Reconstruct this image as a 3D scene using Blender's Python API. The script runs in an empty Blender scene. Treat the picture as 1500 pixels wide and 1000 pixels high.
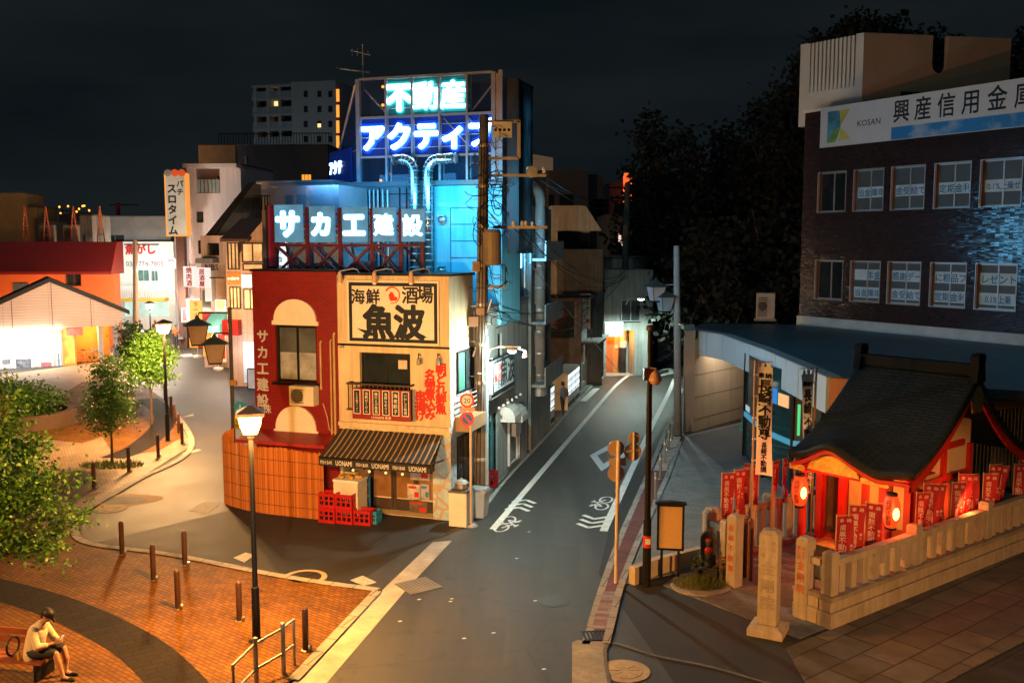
import bpy, math, random
from mathutils import Vector, noise as mnoise
random.seed(7)
S = bpy.context.scene
COL = S.collection
R = math.radians
# ------------------------------------------------------------------ camera
F_PX, CAM_H = 1400.0, 8.0
PITCH = math.atan(145 / 1400)
cd = bpy.data.cameras.new('camera')
cam = bpy.data.objects.new('camera', cd)
COL.objects.link(cam)
cam.location = (0, 0, CAM_H)
cam.rotation_euler = (R(90) - PITCH, 0, 0)
cd.sensor_width = 36
cd.lens = F_PX / 1500 * 36
cd.clip_start, cd.clip_end = 0.2, 3000
S.camera = cam
# ------------------------------------------------------------------ night sky
W = bpy.data.worlds.new('World')
S.world = W
W.use_nodes = True
nt = W.node_tree
nt.nodes.clear()
out = nt.nodes.new('ShaderNodeOutputWorld')
bg = nt.nodes.new('ShaderNodeBackground')
tc = nt.nodes.new('ShaderNodeTexCoord')
mp = nt.nodes.new('ShaderNodeMapping')
mp.inputs['Scale'].default_value = (1.2, 1.2, 5.0)
nz = nt.nodes.new('ShaderNodeTexNoise')
nz.inputs['Scale'].default_value = 2.2
nz.inputs['Detail'].default_value = 5
rp = nt.nodes.new('ShaderNodeValToRGB')
rp.color_ramp.elements[0].position = 0.35
rp.color_ramp.elements[0].color = (0.0036, 0.0064, 0.0078, 1)
rp.color_ramp.elements[1].position = 0.72
rp.color_ramp.elements[1].color = (0.0095, 0.0130, 0.0148, 1)
L = nt.links.new
L(tc.outputs['Generated'], mp.inputs['Vector'])
L(mp.outputs['Vector'], nz.inputs['Vector'])
L(nz.outputs['Fac'], rp.inputs['Fac'])
sx = nt.nodes.new('ShaderNodeSeparateXYZ')
L(tc.outputs['Generated'], sx.inputs[0])
mr = nt.nodes.new('ShaderNodeMapRange')
mr.inputs['From Min'].default_value, mr.inputs['From Max'].default_value = 0.32, 0.85
mr.inputs['To Min'].default_value, mr.inputs['To Max'].default_value = 1.0, 12.0
L(sx.outputs['Z'], mr.inputs['Value'])
L(mr.outputs['Result'], bg.inputs['Strength'])
L(rp.outputs['Color'], bg.inputs['Color'])
L(bg.outputs['Background'], out.inputs['Surface'])
S.view_settings.view_transform = 'Standard'
S.view_settings.look = 'None'
S.view_settings.exposure = 0.0
S.view_settings.gamma = 1.0
S.render.engine = 'CYCLES'
cy = S.cycles
cy.use_denoising = True
cy.max_bounces = 5
cy.diffuse_bounces = 2
cy.glossy_bounces = 3
cy.transmission_bounces = 4
cy.transparent_max_bounces = 8
cy.sample_clamp_indirect = 3.0
cy.caustics_reflective = False
cy.caustics_refractive = False
cy.use_light_tree = True
# ------------------------------------------------------------------ pixel -> place
def ray(px, py):
 u = (px - 750) / F_PX
 v = -(py - 500) / F_PX
 return (u, math.cos(PITCH) + v * math.sin(PITCH), -math.sin(PITCH) + v * math.cos(PITCH))
def G(px, py, z=0.0):
 d = ray(px, py)
 t = (z - CAM_H) / d[2]
 return (d[0] * t, d[1] * t, z)
def P(px, py, Y):
 d = ray(px, py)
 t = Y / d[1]
 return (d[0] * t, Y, CAM_H + d[2] * t)
class Frame:
 """s runs along a facade, d out of it, z up"""
 def __init__(self, o, ang=0.0):
  self.o = (o[0], o[1])
  self.a = ang
  self.sx, self.sy = math.cos(ang), math.sin(ang)
 @classmethod
 def ab(cls, A, B):
  return cls(A, math.atan2(B[1] - A[1], B[0] - A[0]))
 def p(self, s, d, z):
  return (self.o[0] + s * self.sx + d * self.sy, self.o[1] + s * self.sy - d * self.sx, z)
 def shift(self, s, d, da=0.0):
  q = self.p(s, d, 0)
  return Frame(q, self.a + da)
 def loc(self, q):
  x, y = q[0] - self.o[0], q[1] - self.o[1]
  return (x * self.sx + y * self.sy, x * self.sy - y * self.sx)
 def px(self, px, py, d=0.0):
  r = ray(px, py)
  nx, ny = self.sy, -self.sx
  k = nx * self.o[0] + ny * self.o[1] + d
  t = k / (nx * r[0] + ny * r[1])
  q = (r[0] * t, r[1] * t)
  return (self.loc(q)[0], CAM_H + r[2] * t)
 def r(self, x0, y0, x1, y1, d=0.0):
  xm, ym = (x0 + x1) / 2, (y0 + y1) / 2
  return (self.px(x0, ym, d)[0], self.px(x1, ym, d)[0], self.px(xm, y1, d)[1], self.px(xm, y0, d)[1])
WF = Frame((0, 0), 0.0)
# ------------------------------------------------------------------ mesh builder
class MB:
 def __init__(self):
  self.v, self.f = [], []
 def add(self, vs, fs):
  n = len(self.v)
  self.v += vs
  self.f += [tuple(i + n for i in f) for f in fs]
  return self
 def box(self, fr, s0, s1, d0, d1, z0, z1):
  vs = [fr.p(s, d, z) for z in (z0, z1) for s, d in ((s0, d0), (s1, d0), (s1, d1), (s0, d1))]
  if (s1 - s0) * (d1 - d0) * (z1 - z0) > 0:
   fs = [(0, 1, 2, 3), (4, 7, 6, 5), (0, 4, 5, 1), (1, 5, 6, 2), (2, 6, 7, 3), (3, 7, 4, 0)]
  else:
   fs = [(3, 2, 1, 0), (5, 6, 7, 4), (1, 5, 4, 0), (2, 6, 5, 1), (3, 7, 6, 2), (0, 4, 7, 3)]
  return self.add(vs, fs)
 def frustum(self, fr, s, d, z0, z1, hs0, hd0, hs1, hd1):
  vs = [fr.p(s + a * hs, d + b * hd, z) for z, hs, hd in ((z0, hs0, hd0), (z1, hs1, hd1))
    for a, b in ((-1, -1), (1, -1), (1, 1), (-1, 1))]
  return self.add(vs, [(0, 1, 2, 3), (4, 7, 6, 5), (0, 4, 5, 1), (1, 5, 6, 2), (2, 6, 7, 3), (3, 7, 4, 0)])
 def quad(self, a, b, c, d):
  return self.add([tuple(a), tuple(b), tuple(c), tuple(d)], [(0, 1, 2, 3)])
 def flat(self, pts, z, th=0.0):
  """ground polygon (x, y) at height z, optional thickness below"""
  n = len(pts)
  ar = sum(pts[i][0] * pts[(i + 1) % n][1] - pts[(i + 1) % n][0] * pts[i][1] for i in range(n))
  pts = list(pts) if ar > 0 else list(pts)[::-1]
  if th <= 0:
   return self.add([(q[0], q[1], z) for q in pts], [tuple(range(n))])
  vs = [(q[0], q[1], z) for q in pts] + [(q[0], q[1], z - th) for q in pts]
  fs = [tuple(range(n)), tuple(range(2 * n - 1, n - 1, -1))]
  fs += [(i, n + i, n + (i + 1) % n, (i + 1) % n) for i in range(n)]
  return self.add(vs, fs)
 def prism(self, fr, poly, d0, d1):
  """(s, z) outline given thickness d0..d1 (d1 is the front)"""
  n = len(poly)
  ar = sum(poly[i][0] * poly[(i + 1) % n][1] - poly[(i + 1) % n][0] * poly[i][1] for i in range(n))
  poly = list(poly) if ar > 0 else list(poly)[::-1]
  vs = [fr.p(s, d1, z) for s, z in poly] + [fr.p(s, d0, z) for s, z in poly]
  fs = [tuple(range(n)), tuple(range(2 * n - 1, n - 1, -1))]
  fs += [(i, n + i, n + (i + 1) % n, (i + 1) % n) for i in range(n)]
  return self.add(vs, fs)
 def sprism(self, fr, poly, s0, s1):
  """(d, z) outline swept along s"""
  n = len(poly)
  vs = [fr.p(s0, d, z) for d, z in poly] + [fr.p(s1, d, z) for d, z in poly]
  fs = [tuple(range(n)), tuple(range(2 * n - 1, n - 1, -1))]
  fs += [(i, n + i, n + (i + 1) % n, (i + 1) % n) for i in range(n)]
  return self.add(vs, fs)
 def tube(self, pts, r, n=8, closed=False):
  pts = [Vector(q) for q in pts]
  rs = r if isinstance(r, (list, tuple)) else [r] * len(pts)
  m = len(pts)
  base = len(self.v)
  ref = None
  for i, q in enumerate(pts):
   a = pts[max(i - 1, 0)]
   b = pts[min(i + 1, m - 1)]
   if closed:
    a, b = pts[i - 1], pts[(i + 1) % m]
   t = (b - a)
   if t.length < 1e-9:
    t = Vector((0, 0, 1))
   t.normalize()
   if ref is None:
    ref = Vector((1, 0, 0)) if abs(t.x) < 0.9 else Vector((0, 1, 0))
   u = (ref - t * ref.dot(t))
   if u.length < 1e-6:
    u = t.orthogonal()
   u.normalize()
   ref = u
   w = t.cross(u)
   for k in range(n):
    an = 2 * math.pi * k / n
    self.v.append(tuple(q + (u * math.cos(an) + w * math.sin(an)) * rs[i]))
  for i in range(m if closed else m - 1):
   j = (i + 1) % m
   for k in range(n):
    k2 = (k + 1) % n
    self.f.append((base + i * n + k, base + i * n + k2, base + j * n + k2, base + j * n + k))
  if not closed:
   self.f.append(tuple(base + k for k in range(n - 1, -1, -1)))
   self.f.append(tuple(base + (m - 1) * n + k for k in range(n)))
  return self
 def lathe(self, c, prof, n=16, axis='z', fr=WF):
  """prof: (radius, height along the axis)"""
  base = len(self.v)
  for r_, h in prof:
   for k in range(n):
    an = 2 * math.pi * k / n
    x, y = r_ * math.cos(an), r_ * math.sin(an)
    if axis == 'z':
     self.v.append((c[0] + x, c[1] + y, c[2] + h))
    else:                      # round about the frame's d axis
     q = fr.p(x, h, 0)
     self.v.append((c[0] + q[0] - fr.o[0], c[1] + q[1] - fr.o[1], c[2] + y))
  m = len(prof)
  for i in range(m - 1):
   for k in range(n):
    k2 = (k + 1) % n
    self.f.append((base + i * n + k, base + i * n + k2, base + (i + 1) * n + k2, base + (i + 1) * n + k))
  self.f.append(tuple(base + k for k in range(n - 1, -1, -1)))
  self.f.append(tuple(base + (m - 1) * n + k for k in range(n)))
  return self
 def ball(self, c, rx, ry=None, rz=None, n=12, m=8):
  ry = rx if ry is None else ry
  rz = rx if rz is None else rz
  base = len(self.v)
  self.v.append((c[0], c[1], c[2] - rz))
  for i in range(1, m):
   th = math.pi * i / m
   for k in range(n):
    an = 2 * math.pi * k / n
    self.v.append((c[0] + rx * math.sin(th) * math.cos(an), c[1] + ry * math.sin(th) * math.sin(an), c[2] - rz * math.cos(th)))
  self.v.append((c[0], c[1], c[2] + rz))
  top = len(self.v) - 1
  for k in range(n):
   k2 = (k + 1) % n
   self.f.append((base, base + 1 + k2, base + 1 + k))
   for i in range(m - 2):
    a = base + 1 + i * n
    self.f.append((a + k, a + k2, a + n + k2, a + n + k))
   a = base + 1 + (m - 2) * n
   self.f.append((a + k, a + k2, top))
  return self
 def capsule(self, p0, r0, p1, r1, n=10):
  p0, p1 = Vector(p0), Vector(p1)
  t = (p1 - p0).normalized()
  pts, rs = [], []
  for a in (-80, -55, -28, 0):
   pts.append(p0 + t * r0 * math.sin(R(a)))
   rs.append(r0 * math.cos(R(a)))
  for a in (0, 28, 55, 80):
   pts.append(p1 + t * r1 * math.sin(R(a)))
   rs.append(r1 * math.cos(R(a)))
  return self.tube(pts, rs, n)
 def chain(self, joints, n=10):
  """joints: (point, radius) list joined by capsules"""
  for (a, ra), (b, rb) in zip(joints, joints[1:]):
   self.capsule(a, ra, b, rb, n)
  return self
 def wall(self, fr, s0, s1, z0, z1, holes, t=0.14, depth=6.0, d=0.0):
  """a building body whose front face (at d) has recesses t deep where holes (s0, s1, z0, z1) stand"""
  ss = sorted({s0, s1} | {h[0] for h in holes} | {h[1] for h in holes})
  zs = sorted({z0, z1} | {h[2] for h in holes} | {h[3] for h in holes})
  ss = [s for s in ss if s0 <= s <= s1]
  zs = [z for z in zs if z0 <= z <= z1]
  n = len(zs)
  base = len(self.v)
  for s in ss:
   for z in zs:
    self.v.append(fr.p(s, d, z))
  for i in range(len(ss) - 1):
   for j in range(n - 1):
    cs, cz = (ss[i] + ss[i + 1]) / 2, (zs[j] + zs[j + 1]) / 2
    if any(h[0] < cs < h[1] and h[2] < cz < h[3] for h in holes):
     continue
    self.f.append((base + i * n + j, base + (i + 1) * n + j, base + (i + 1) * n + j + 1, base + i * n + j + 1))
  for h in holes:
   a, b, c, e = h[:4]
   q = [fr.p(a, d, c), fr.p(b, d, c), fr.p(b, d, e), fr.p(a, d, e)]
   w = [fr.p(a, d - t, c), fr.p(b, d - t, c), fr.p(b, d - t, e), fr.p(a, d - t, e)]
   self.add(q + w, [(0, 4, 5, 1), (1, 5, 6, 2), (2, 6, 7, 3), (3, 7, 4, 0), (4, 7, 6, 5)][:4] + [(4, 5, 6, 7)])
  q = [fr.p(s0, d, z0), fr.p(s1, d, z0), fr.p(s1, d, z1), fr.p(s0, d, z1)]
  w = [fr.p(s0, d - depth, z0), fr.p(s1, d - depth, z0), fr.p(s1, d - depth, z1), fr.p(s0, d - depth, z1)]
  self.add(q + w, [(1, 5, 6, 2), (2, 6, 7, 3), (3, 7, 4, 0), (5, 4, 7, 6)])
  return self
 def ring(self, fr, s0, s1, z0, z1, d0, d1, b):
  """rectangular frame of bar width b"""
  self.box(fr, s0, s1, d0, d1, z0, z0 + b)
  self.box(fr, s0, s1, d0, d1, z1 - b, z1)
  self.box(fr, s0, s0 + b, d0, d1, z0 + b, z1 - b)
  self.box(fr, s1 - b, s1, d0, d1, z0 + b, z1 - b)
  return self
 def text(self, fr, body, s, z, size, d, bold=0.0, th=0.006, xs=1.0, align='c', vertical=False, pitch=None, mirror=False):
  """lettering lying on the plane d of a frame; (s, z) is the centre of the first / whole run"""
  if vertical:
   pitch = pitch or size
   for i, chx in enumerate(body):
    if chx != ' ':
     self.text(fr, chx, s, z - i * pitch, size, d, bold, th, xs)
   return self
  vs, fs, w = glyphs(body, bold)
  ox = w / 2 if align == 'c' else 0.0
  n = len(vs)
  top = [fr.p(s + (x - ox) * size * xs, d + th + l, z + (y - 0.38) * size) for x, y, l in vs]
  self.add(top, fs)
  return self
 def build(self, name, mat, parent=None, smooth=False, loc=None, uv=True):
  me = bpy.data.meshes.new(name)
  o = bpy.data.objects.new(name, me)
  base = (0.0, 0.0, 0.0)
  if parent is not None:
   q = parent
   while q is not None:
    base = tuple(base[i] + q.location[i] for i in range(3))
    q = q.parent
  elif loc is not None:
   base = tuple(loc)
   o.location = base
  if base != (0.0, 0.0, 0.0):
   vs = [(v[0] - base[0], v[1] - base[1], v[2] - base[2]) for v in self.v]
  else:
   vs = self.v
  me.from_pydata(vs, [], self.f)
  if uv:
   ul = me.uv_layers.new(name='UVMap')
   data = [0.0] * (2 * len(me.loops))
   for p in me.polygons:
    nx, ny, nz_ = p.normal
    if abs(nz_) < 0.75:
     l = math.hypot(nx, ny) or 1.0
     tx, ty = -ny / l, nx / l
     for li, vi in zip(p.loop_indices, p.vertices):
      v = self.v[vi]
      data[2 * li] = v[0] * tx + v[1] * ty
      data[2 * li + 1] = v[2]
    else:
     for li, vi in zip(p.loop_indices, p.vertices):
      v = self.v[vi]
      data[2 * li], data[2 * li + 1] = v[0], v[1]
   ul.data.foreach_set('uv', data)
  if mat is not None:
   me.materials.append(mat)
  if smooth:
   me.polygons.foreach_set('use_smooth', [True] * len(me.polygons))
  COL.objects.link(o)
  if parent is not None:
   o.parent = parent
  return o
_gl = {}
def glyphs(body, bold):
 """lettering as flat faces (x, y, lift); bold adds a rounded rim round every stroke"""
 k = (body, bold)
 if k not in _gl:
  c = bpy.data.curves.new('lettering', 'FONT')
  c.body = body
  c.size = 1
  c.resolution_u = 2
  o = bpy.data.objects.new('lettering', c)
  me = bpy.data.meshes.new_from_object(o)
  vs = [(v.co.x, v.co.y, 0.0) for v in me.vertices]
  fs = [tuple(p.vertices) for p in me.polygons]
  w = 1.0 * len(body) if ord(body[0]) > 0x2000 else (max([x for x, y, z in vs]) if vs else 0.5)
  if bold:
   pos, n = {}, len(vs)
   key = lambda i: (round(vs[i][0], 4), round(vs[i][1], 4))
   cnt, own = {}, {}
   for f in fs:
    for i, j in zip(f, f[1:] + f[:1]):
     e = tuple(sorted((key(i), key(j))))
     cnt[e] = cnt.get(e, 0) + 1
     own[e] = (i, j)
   done = set()
   q = 0
   for e, m_ in cnt.items():
    if m_ != 1 or e[0] == e[1]:
     continue
    i, j = own[e]
    a, b_ = vs[i], vs[j]
    dx, dy = b_[0] - a[0], b_[1] - a[1]
    l = math.hypot(dx, dy) or 1
    nx, ny = dy / l * bold, -dx / l * bold
    q += 1
    lift = -0.0006 * (1 + q % 5)
    m0 = len(vs)
    vs += [(a[0], a[1], lift), (a[0] + nx, a[1] + ny, lift), (b_[0] + nx, b_[1] + ny, lift), (b_[0], b_[1], lift)]
    fs.append((m0, m0 + 1, m0 + 2, m0 + 3))
    for i in (i, j):
     if key(i) in done:
      continue
     done.add(key(i))
     q += 1
     lift = -0.0005 * (7 + q % 5)
     m0 = len(vs)
     vs += [(vs[i][0] + bold * math.cos(t * math.pi / 4), vs[i][1] + bold * math.sin(t * math.pi / 4), lift) for t in range(8)]
     fs.append(tuple(range(m0, m0 + 8)))
  _gl[k] = (vs, fs, w)
  bpy.data.objects.remove(o)
  bpy.data.curves.remove(c)
  bpy.data.meshes.remove(me)
 return _gl[k]
def thing(name, label, cat, loc, group=None):
 if not 4 <= len(label.split()) <= 16:
  print('LABEL', len(label.split()), label)
 o = bpy.data.objects.new(name, None)
 o.empty_display_size = 0.2
 COL.objects.link(o)
 o.location = tuple(loc) if len(loc) == 3 else (loc[0], loc[1], 0.0)
 o['label'], o['category'] = label, cat
 if group:
  o['group'] = group
 return o
def tag(o, label, cat, group=None):
 o['label'], o['category'] = label, cat
 if group:
  o['group'] = group
 return o
def struct(o, kind='structure'):
 o['kind'] = kind
 return o
def dup(root, loc, label=None, rotz=None, group=None):
 r_ = root.copy()
 COL.objects.link(r_)
 r_.location = loc
 if rotz is not None:
  r_.rotation_euler = (0, 0, rotz)
 if label:
  r_['label'] = label
 if group:
  r_['group'] = group
 for ch in list(root.children):
  c = ch.copy()
  COL.objects.link(c)
  c.parent = r_
  for g in list(ch.children):
   e = g.copy()
   COL.objects.link(e)
   e.parent = c
 return r_
ORD = ['first', 'second', 'third', 'fourth', 'fifth', 'sixth', 'seventh', 'eighth', 'ninth', 'tenth', 'eleventh',
  'twelfth', 'thirteenth', 'fourteenth', 'fifteenth', 'sixteenth', 'seventeenth', 'eighteenth']
# ------------------------------------------------------------------ materials
def mnew(name):
 m = bpy.data.materials.new(name)
 m.use_nodes = True
 t = m.node_tree
 return m, t, t.nodes['Principled BSDF']
def c4(c):
 return (c[0], c[1], c[2], 1.0)
def mat(name, col, rough=0.7, metal=0.0, var=0.18, vs=1.5, bump=0.15, bs=25.0, dirt=0.25, spec=0.4, streak=0.0):
 """plain stuff with broad colour drift, small speckle, a little roughness change and bump"""
 m, t, b = mnew(name)
 N, L = t.nodes.new, t.links.new
 tc = N('ShaderNodeTexCoord')
 n1 = N('ShaderNodeTexNoise')
 n1.inputs['Scale'].default_value = vs
 n1.inputs['Detail'].default_value = 6
 n1.inputs['Roughness'].default_value = 0.65
 L(tc.outputs['Object'], n1.inputs['Vector'])
 rp = N('ShaderNodeValToRGB')
 e = rp.color_ramp.elements
 e[0].position, e[1].position = 0.3, 0.7
 e[0].color = c4([x * (1 - var) for x in col])
 e[1].color = c4([min(x * (1 + var), 1) for x in col])
 L(n1.outputs['Fac'], rp.inputs['Fac'])
 n2 = N('ShaderNodeTexNoise')
 n2.inputs['Scale'].default_value = bs
 n2.inputs['Detail'].default_value = 4
 L(tc.outputs['Object'], n2.inputs['Vector'])
 mx = N('ShaderNodeMixRGB')
 mx.blend_type = 'MULTIPLY'
 mx.inputs['Fac'].default_value = dirt
 L(rp.outputs['Color'], mx.inputs['Color1'])
 L(n2.outputs['Fac'], mx.inputs['Color2'])
 col_out = mx.outputs['Color']
 if streak:          # rain streaks and grime running down the wall
  mp = N('ShaderNodeMapping')
  mp.inputs['Scale'].default_value = (3.2, 3.2, 0.22)
  L(tc.outputs['Object'], mp.inputs['Vector'])
  n3 = N('ShaderNodeTexNoise')
  n3.inputs['Scale'].default_value = 1.6
  n3.inputs['Detail'].default_value = 7
  n3.inputs['Roughness'].default_value = 0.7
  L(mp.outputs['Vector'], n3.inputs['Vector'])
  r3 = N('ShaderNodeValToRGB')
  r3.color_ramp.elements[0].position, r3.color_ramp.elements[1].position = 0.36, 0.58
  r3.color_ramp.elements[0].color = (1 - streak, 1 - streak * 1.05, 1 - streak * 1.15, 1)
  r3.color_ramp.elements[1].color = (1, 1, 1, 1)
  L(n3.outputs['Fac'], r3.inputs['Fac'])
  m3 = N('ShaderNodeMixRGB')
  m3.blend_type = 'MULTIPLY'
  m3.inputs['Fac'].default_value = 1
  L(col_out, m3.inputs['Color1'])
  L(r3.outputs['Color'], m3.inputs['Color2'])
  col_out = m3.outputs['Color']
 L(col_out, b.inputs['Base Color'])
 mr = N('ShaderNodeMapRange')
 mr.inputs['To Min'].default_value = max(rough - 0.12, 0.03)
 mr.inputs['To Max'].default_value = min(rough + 0.12, 1)
 L(n1.outputs['Fac'], mr.inputs['Value'])
 L(mr.outputs['Result'], b.inputs['Roughness'])
 b.inputs['Metallic'].default_value = metal
 b.inputs['Specular IOR Level'].default_value = spec
 if bump:
  bp = N('ShaderNodeBump')
  bp.inputs['Strength'].default_value = bump
  bp.inputs['Distance'].default_value = 0.02
  L(n2.outputs['Fac'], bp.inputs['Height'])
  L(bp.outputs['Normal'], b.inputs['Normal'])
 return m
def brick(name, c1, c2, mortar, w, h, ms=0.012, rough=0.7, bump=0.6, off=0.5, rot=0.0, tilt=0.0, stain=0.35, freq=2, spec=0.4, bias=0.0):
 """brick, tile or paver pattern in metres (on the mesh's own UVs); tilt leans each brick's face a little"""
 m, t, b = mnew(name)
 N, L = t.nodes.new, t.links.new
 tc = N('ShaderNodeTexCoord')
 mp = N('ShaderNodeMapping')
 mp.inputs['Rotation'].default_value = (0, 0, rot)
 L(tc.outputs['UV'], mp.inputs['Vector'])
 br = N('ShaderNodeTexBrick')
 br.offset = off
 br.offset_frequency = freq
 br.inputs['Scale'].default_value = 1.0
 br.inputs['Brick Width'].default_value = w
 br.inputs['Row Height'].default_value = h
 br.inputs['Mortar Size'].default_value = ms
 br.inputs['Mortar Smooth'].default_value = 0.2
 br.inputs['Bias'].default_value = bias
 br.inputs['Color1'].default_value = c4(c1)
 br.inputs['Color2'].default_value = c4(c2)
 br.inputs['Mortar'].default_value = c4(mortar)
 L(mp.outputs['Vector'], br.inputs['Vector'])
 n1 = N('ShaderNodeTexNoise')
 n1.inputs['Scale'].default_value = 0.9
 n1.inputs['Detail'].default_value = 7
 n1.inputs['Roughness'].default_value = 0.7
 L(tc.outputs['UV'], n1.inputs['Vector'])
 rp = N('ShaderNodeValToRGB')
 rp.color_ramp.elements[0].position, rp.color_ramp.elements[1].position = 0.3, 0.7
 rp.color_ramp.elements[0].color = (1 - stain, 1 - stain, 1 - stain, 1)
 rp.color_ramp.elements[1].color = (1, 1, 1, 1)
 L(n1.outputs['Fac'], rp.inputs['Fac'])
 mx = N('ShaderNodeMixRGB')
 mx.blend_type = 'MULTIPLY'
 mx.inputs['Fac'].default_value = 1
 L(br.outputs['Color'], mx.inputs['Color1'])
 L(rp.outputs['Color'], mx.inputs['Color2'])
 L(mx.outputs['Color'], b.inputs['Base Color'])
 b.inputs['Roughness'].default_value = rough
 b.inputs['Specular IOR Level'].default_value = spec
 bp = N('ShaderNodeBump')
 bp.inputs['Strength'].default_value = bump
 bp.inputs['Distance'].default_value = 0.01
 bp.invert = True
 L(br.outputs['Fac'], bp.inputs['Height'])
 if tilt:
  ge = N('ShaderNodeNewGeometry')
  sn = N('ShaderNodeVectorMath')
  sn.operation = 'DIVIDE'
  sn.inputs[1].default_value = (w, h, 1)
  fl = N('ShaderNodeVectorMath')
  fl.operation = 'FLOOR'
  L(mp.outputs['Vector'], sn.inputs[0])
  L(sn.outputs[0], fl.inputs[0])
  wn = N('ShaderNodeTexWhiteNoise')
  wn.noise_dimensions = '3D'
  L(fl.outputs[0], wn.inputs['Vector'])
  sb = N('ShaderNodeVectorMath')
  sb.operation = 'SUBTRACT'
  sb.inputs[1].default_value = (0.5, 0.5, 0.5)
  L(wn.outputs['Color'], sb.inputs[0])
  sc = N('ShaderNodeVectorMath')
  sc.operation = 'SCALE'
  sc.inputs['Scale'].default_value = tilt
  L(sb.outputs[0], sc.inputs[0])
  ad = N('ShaderNodeVectorMath')
  ad.operation = 'ADD'
  L(ge.outputs['Normal'], ad.inputs[0])
  L(sc.outputs[0], ad.inputs[1])
  nm = N('ShaderNodeVectorMath')
  nm.operation = 'NORMALIZE'
  L(ad.outputs[0], nm.inputs[0])
  L(nm.outputs[0], bp.inputs['Normal'])
 L(bp.outputs['Normal'], b.inputs['Normal'])
 return m
def emit(name, col, strength, var=0.0, vs=6.0):
 m, t, b = mnew(name)
 N, L = t.nodes.new, t.links.new
 b.inputs['Base Color'].default_value = c4([min(0.8, x) * .25 for x in col])
 b.inputs['Emission Color'].default_value = c4(col)
 b.inputs['Emission Strength'].default_value = strength
 b.inputs['Roughness'].default_value = 0.4
 if var:
  tc = N('ShaderNodeTexCoord')
  n1 = N('ShaderNodeTexNoise')
  n1.inputs['Scale'].default_value = vs
  n1.inputs['Detail'].default_value = 3
  L(tc.outputs['Object'], n1.inputs['Vector'])
  mr = N('ShaderNodeMapRange')
  mr.inputs['From Min'].default_value, mr.inputs['From Max'].default_value = 0.3, 0.7
  mr.inputs['To Min'].default_value = strength * (1 - var)
  mr.inputs['To Max'].default_value = strength * (1 + var)
  L(n1.outputs['Fac'], mr.inputs['Value'])
  L(mr.outputs['Result'], b.inputs['Emission Strength'])
 return m
def leafmat(name, c1, c2, trans=0.35, gloss=0.5):
 m, t, b = mnew(name)
 N, L = t.nodes.new, t.links.new
 ge = N('ShaderNodeNewGeometry')
 rp = N('ShaderNodeValToRGB')
 rp.color_ramp.elements[0].color, rp.color_ramp.elements[1].color = c4(c1), c4(c2)
 L(ge.outputs['Random Per Island'], rp.inputs['Fac'])
 L(rp.outputs['Color'], b.inputs['Base Color'])
 b.inputs['Roughness'].default_value = gloss
 tr = N('ShaderNodeBsdfTranslucent')
 L(rp.outputs['Color'], tr.inputs['Color'])
 ms = N('ShaderNodeMixShader')
 ms.inputs['Fac'].default_value = trans
 L(b.outputs['BSDF'], ms.inputs[1])
 L(tr.outputs['BSDF'], ms.inputs[2])
 L(ms.outputs['Shader'], t.nodes['Material Output'].inputs['Surface'])
 return m
def glass(name, col, rough=0.08, spec=0.6):
 """window glass over a dark room"""
 m, t, b = mnew(name)
 N, L = t.nodes.new, t.links.new
 tc = N('ShaderNodeTexCoord')
 n1 = N('ShaderNodeTexNoise')
 n1.inputs['Scale'].default_value = 1.3
 n1.inputs['Detail'].default_value = 2
 L(tc.outputs['Object'], n1.inputs['Vector'])
 rp = N('ShaderNodeValToRGB')
 rp.color_ramp.elements[0].position, rp.color_ramp.elements[1].position = 0.35, 0.65
 rp.color_ramp.elements[0].color = c4([x * 0.55 for x in col])
 rp.color_ramp.elements[1].color = c4(col)
 L(n1.outputs['Fac'], rp.inputs['Fac'])
 L(rp.outputs['Color'], b.inputs['Base Color'])
 b.inputs['Roughness'].default_value = rough
 b.inputs['Specular IOR Level'].default_value = spec
 return m
def clear_glass(name, col, alpha):
 """thin see-through pane"""
 m, t, b = mnew(name)
 N, L = t.nodes.new, t.links.new
 tr = N('ShaderNodeBsdfTransparent')
 b.inputs['Base Color'].default_value = c4(col)
 b.inputs['Roughness'].default_value = 0.05
 ms = N('ShaderNodeMixShader')
 ms.inputs['Fac'].default_value = alpha
 L(tr.outputs['BSDF'], ms.inputs[1])
 L(b.outputs['BSDF'], ms.inputs[2])
 L(ms.outputs['Shader'], t.nodes['Material Output'].inputs['Surface'])
 return m
def lamp(name, kind, loc, power, col, size=0.15, rot=None, spot=None, parent=None, sizey=None):
 l = bpy.data.lights.new(name, kind)
 l.energy = power
 l.color = col
 if kind == 'AREA':
  l.size = size
  if sizey:
   l.shape = 'RECTANGLE'
   l.size_y = sizey
 else:
  l.shadow_soft_size = size
 if spot:
  l.spot_size = R(spot[0])
  l.spot_blend = spot[1]
 o = bpy.data.objects.new(name, l)
 COL.objects.link(o)
 o.location = loc
 if rot:
  o.rotation_euler = rot
 if parent is not None:
  base = [0, 0, 0]
  q = parent
  while q is not None:
   base = [base[i] + q.location[i] for i in range(3)]
   q = q.parent
  o.location = tuple(loc[i] - base[i] for i in range(3))
  o.parent = parent
 return o
WARM = (1.0, 0.44, 0.08)
WARMW = (1.0, 0.74, 0.45)
COOL = (0.72, 1.0, 0.92)
BLUE = (0.10, 0.45, 1.0)
mAsph = mat('asphalt', (0.060, 0.058, 0.055), 0.62, var=0.3, vs=0.6, bump=0.5, bs=55, dirt=0.5)
mAsph2 = mat('patched asphalt', (0.030, 0.029, 0.028), 0.7, var=0.3, vs=1.2, bump=0.5, bs=60, dirt=0.5)
mPaint = mat('road paint', (0.72, 0.72, 0.69), 0.6, var=0.22, vs=5, bump=0.2, bs=40, dirt=0.35)
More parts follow.
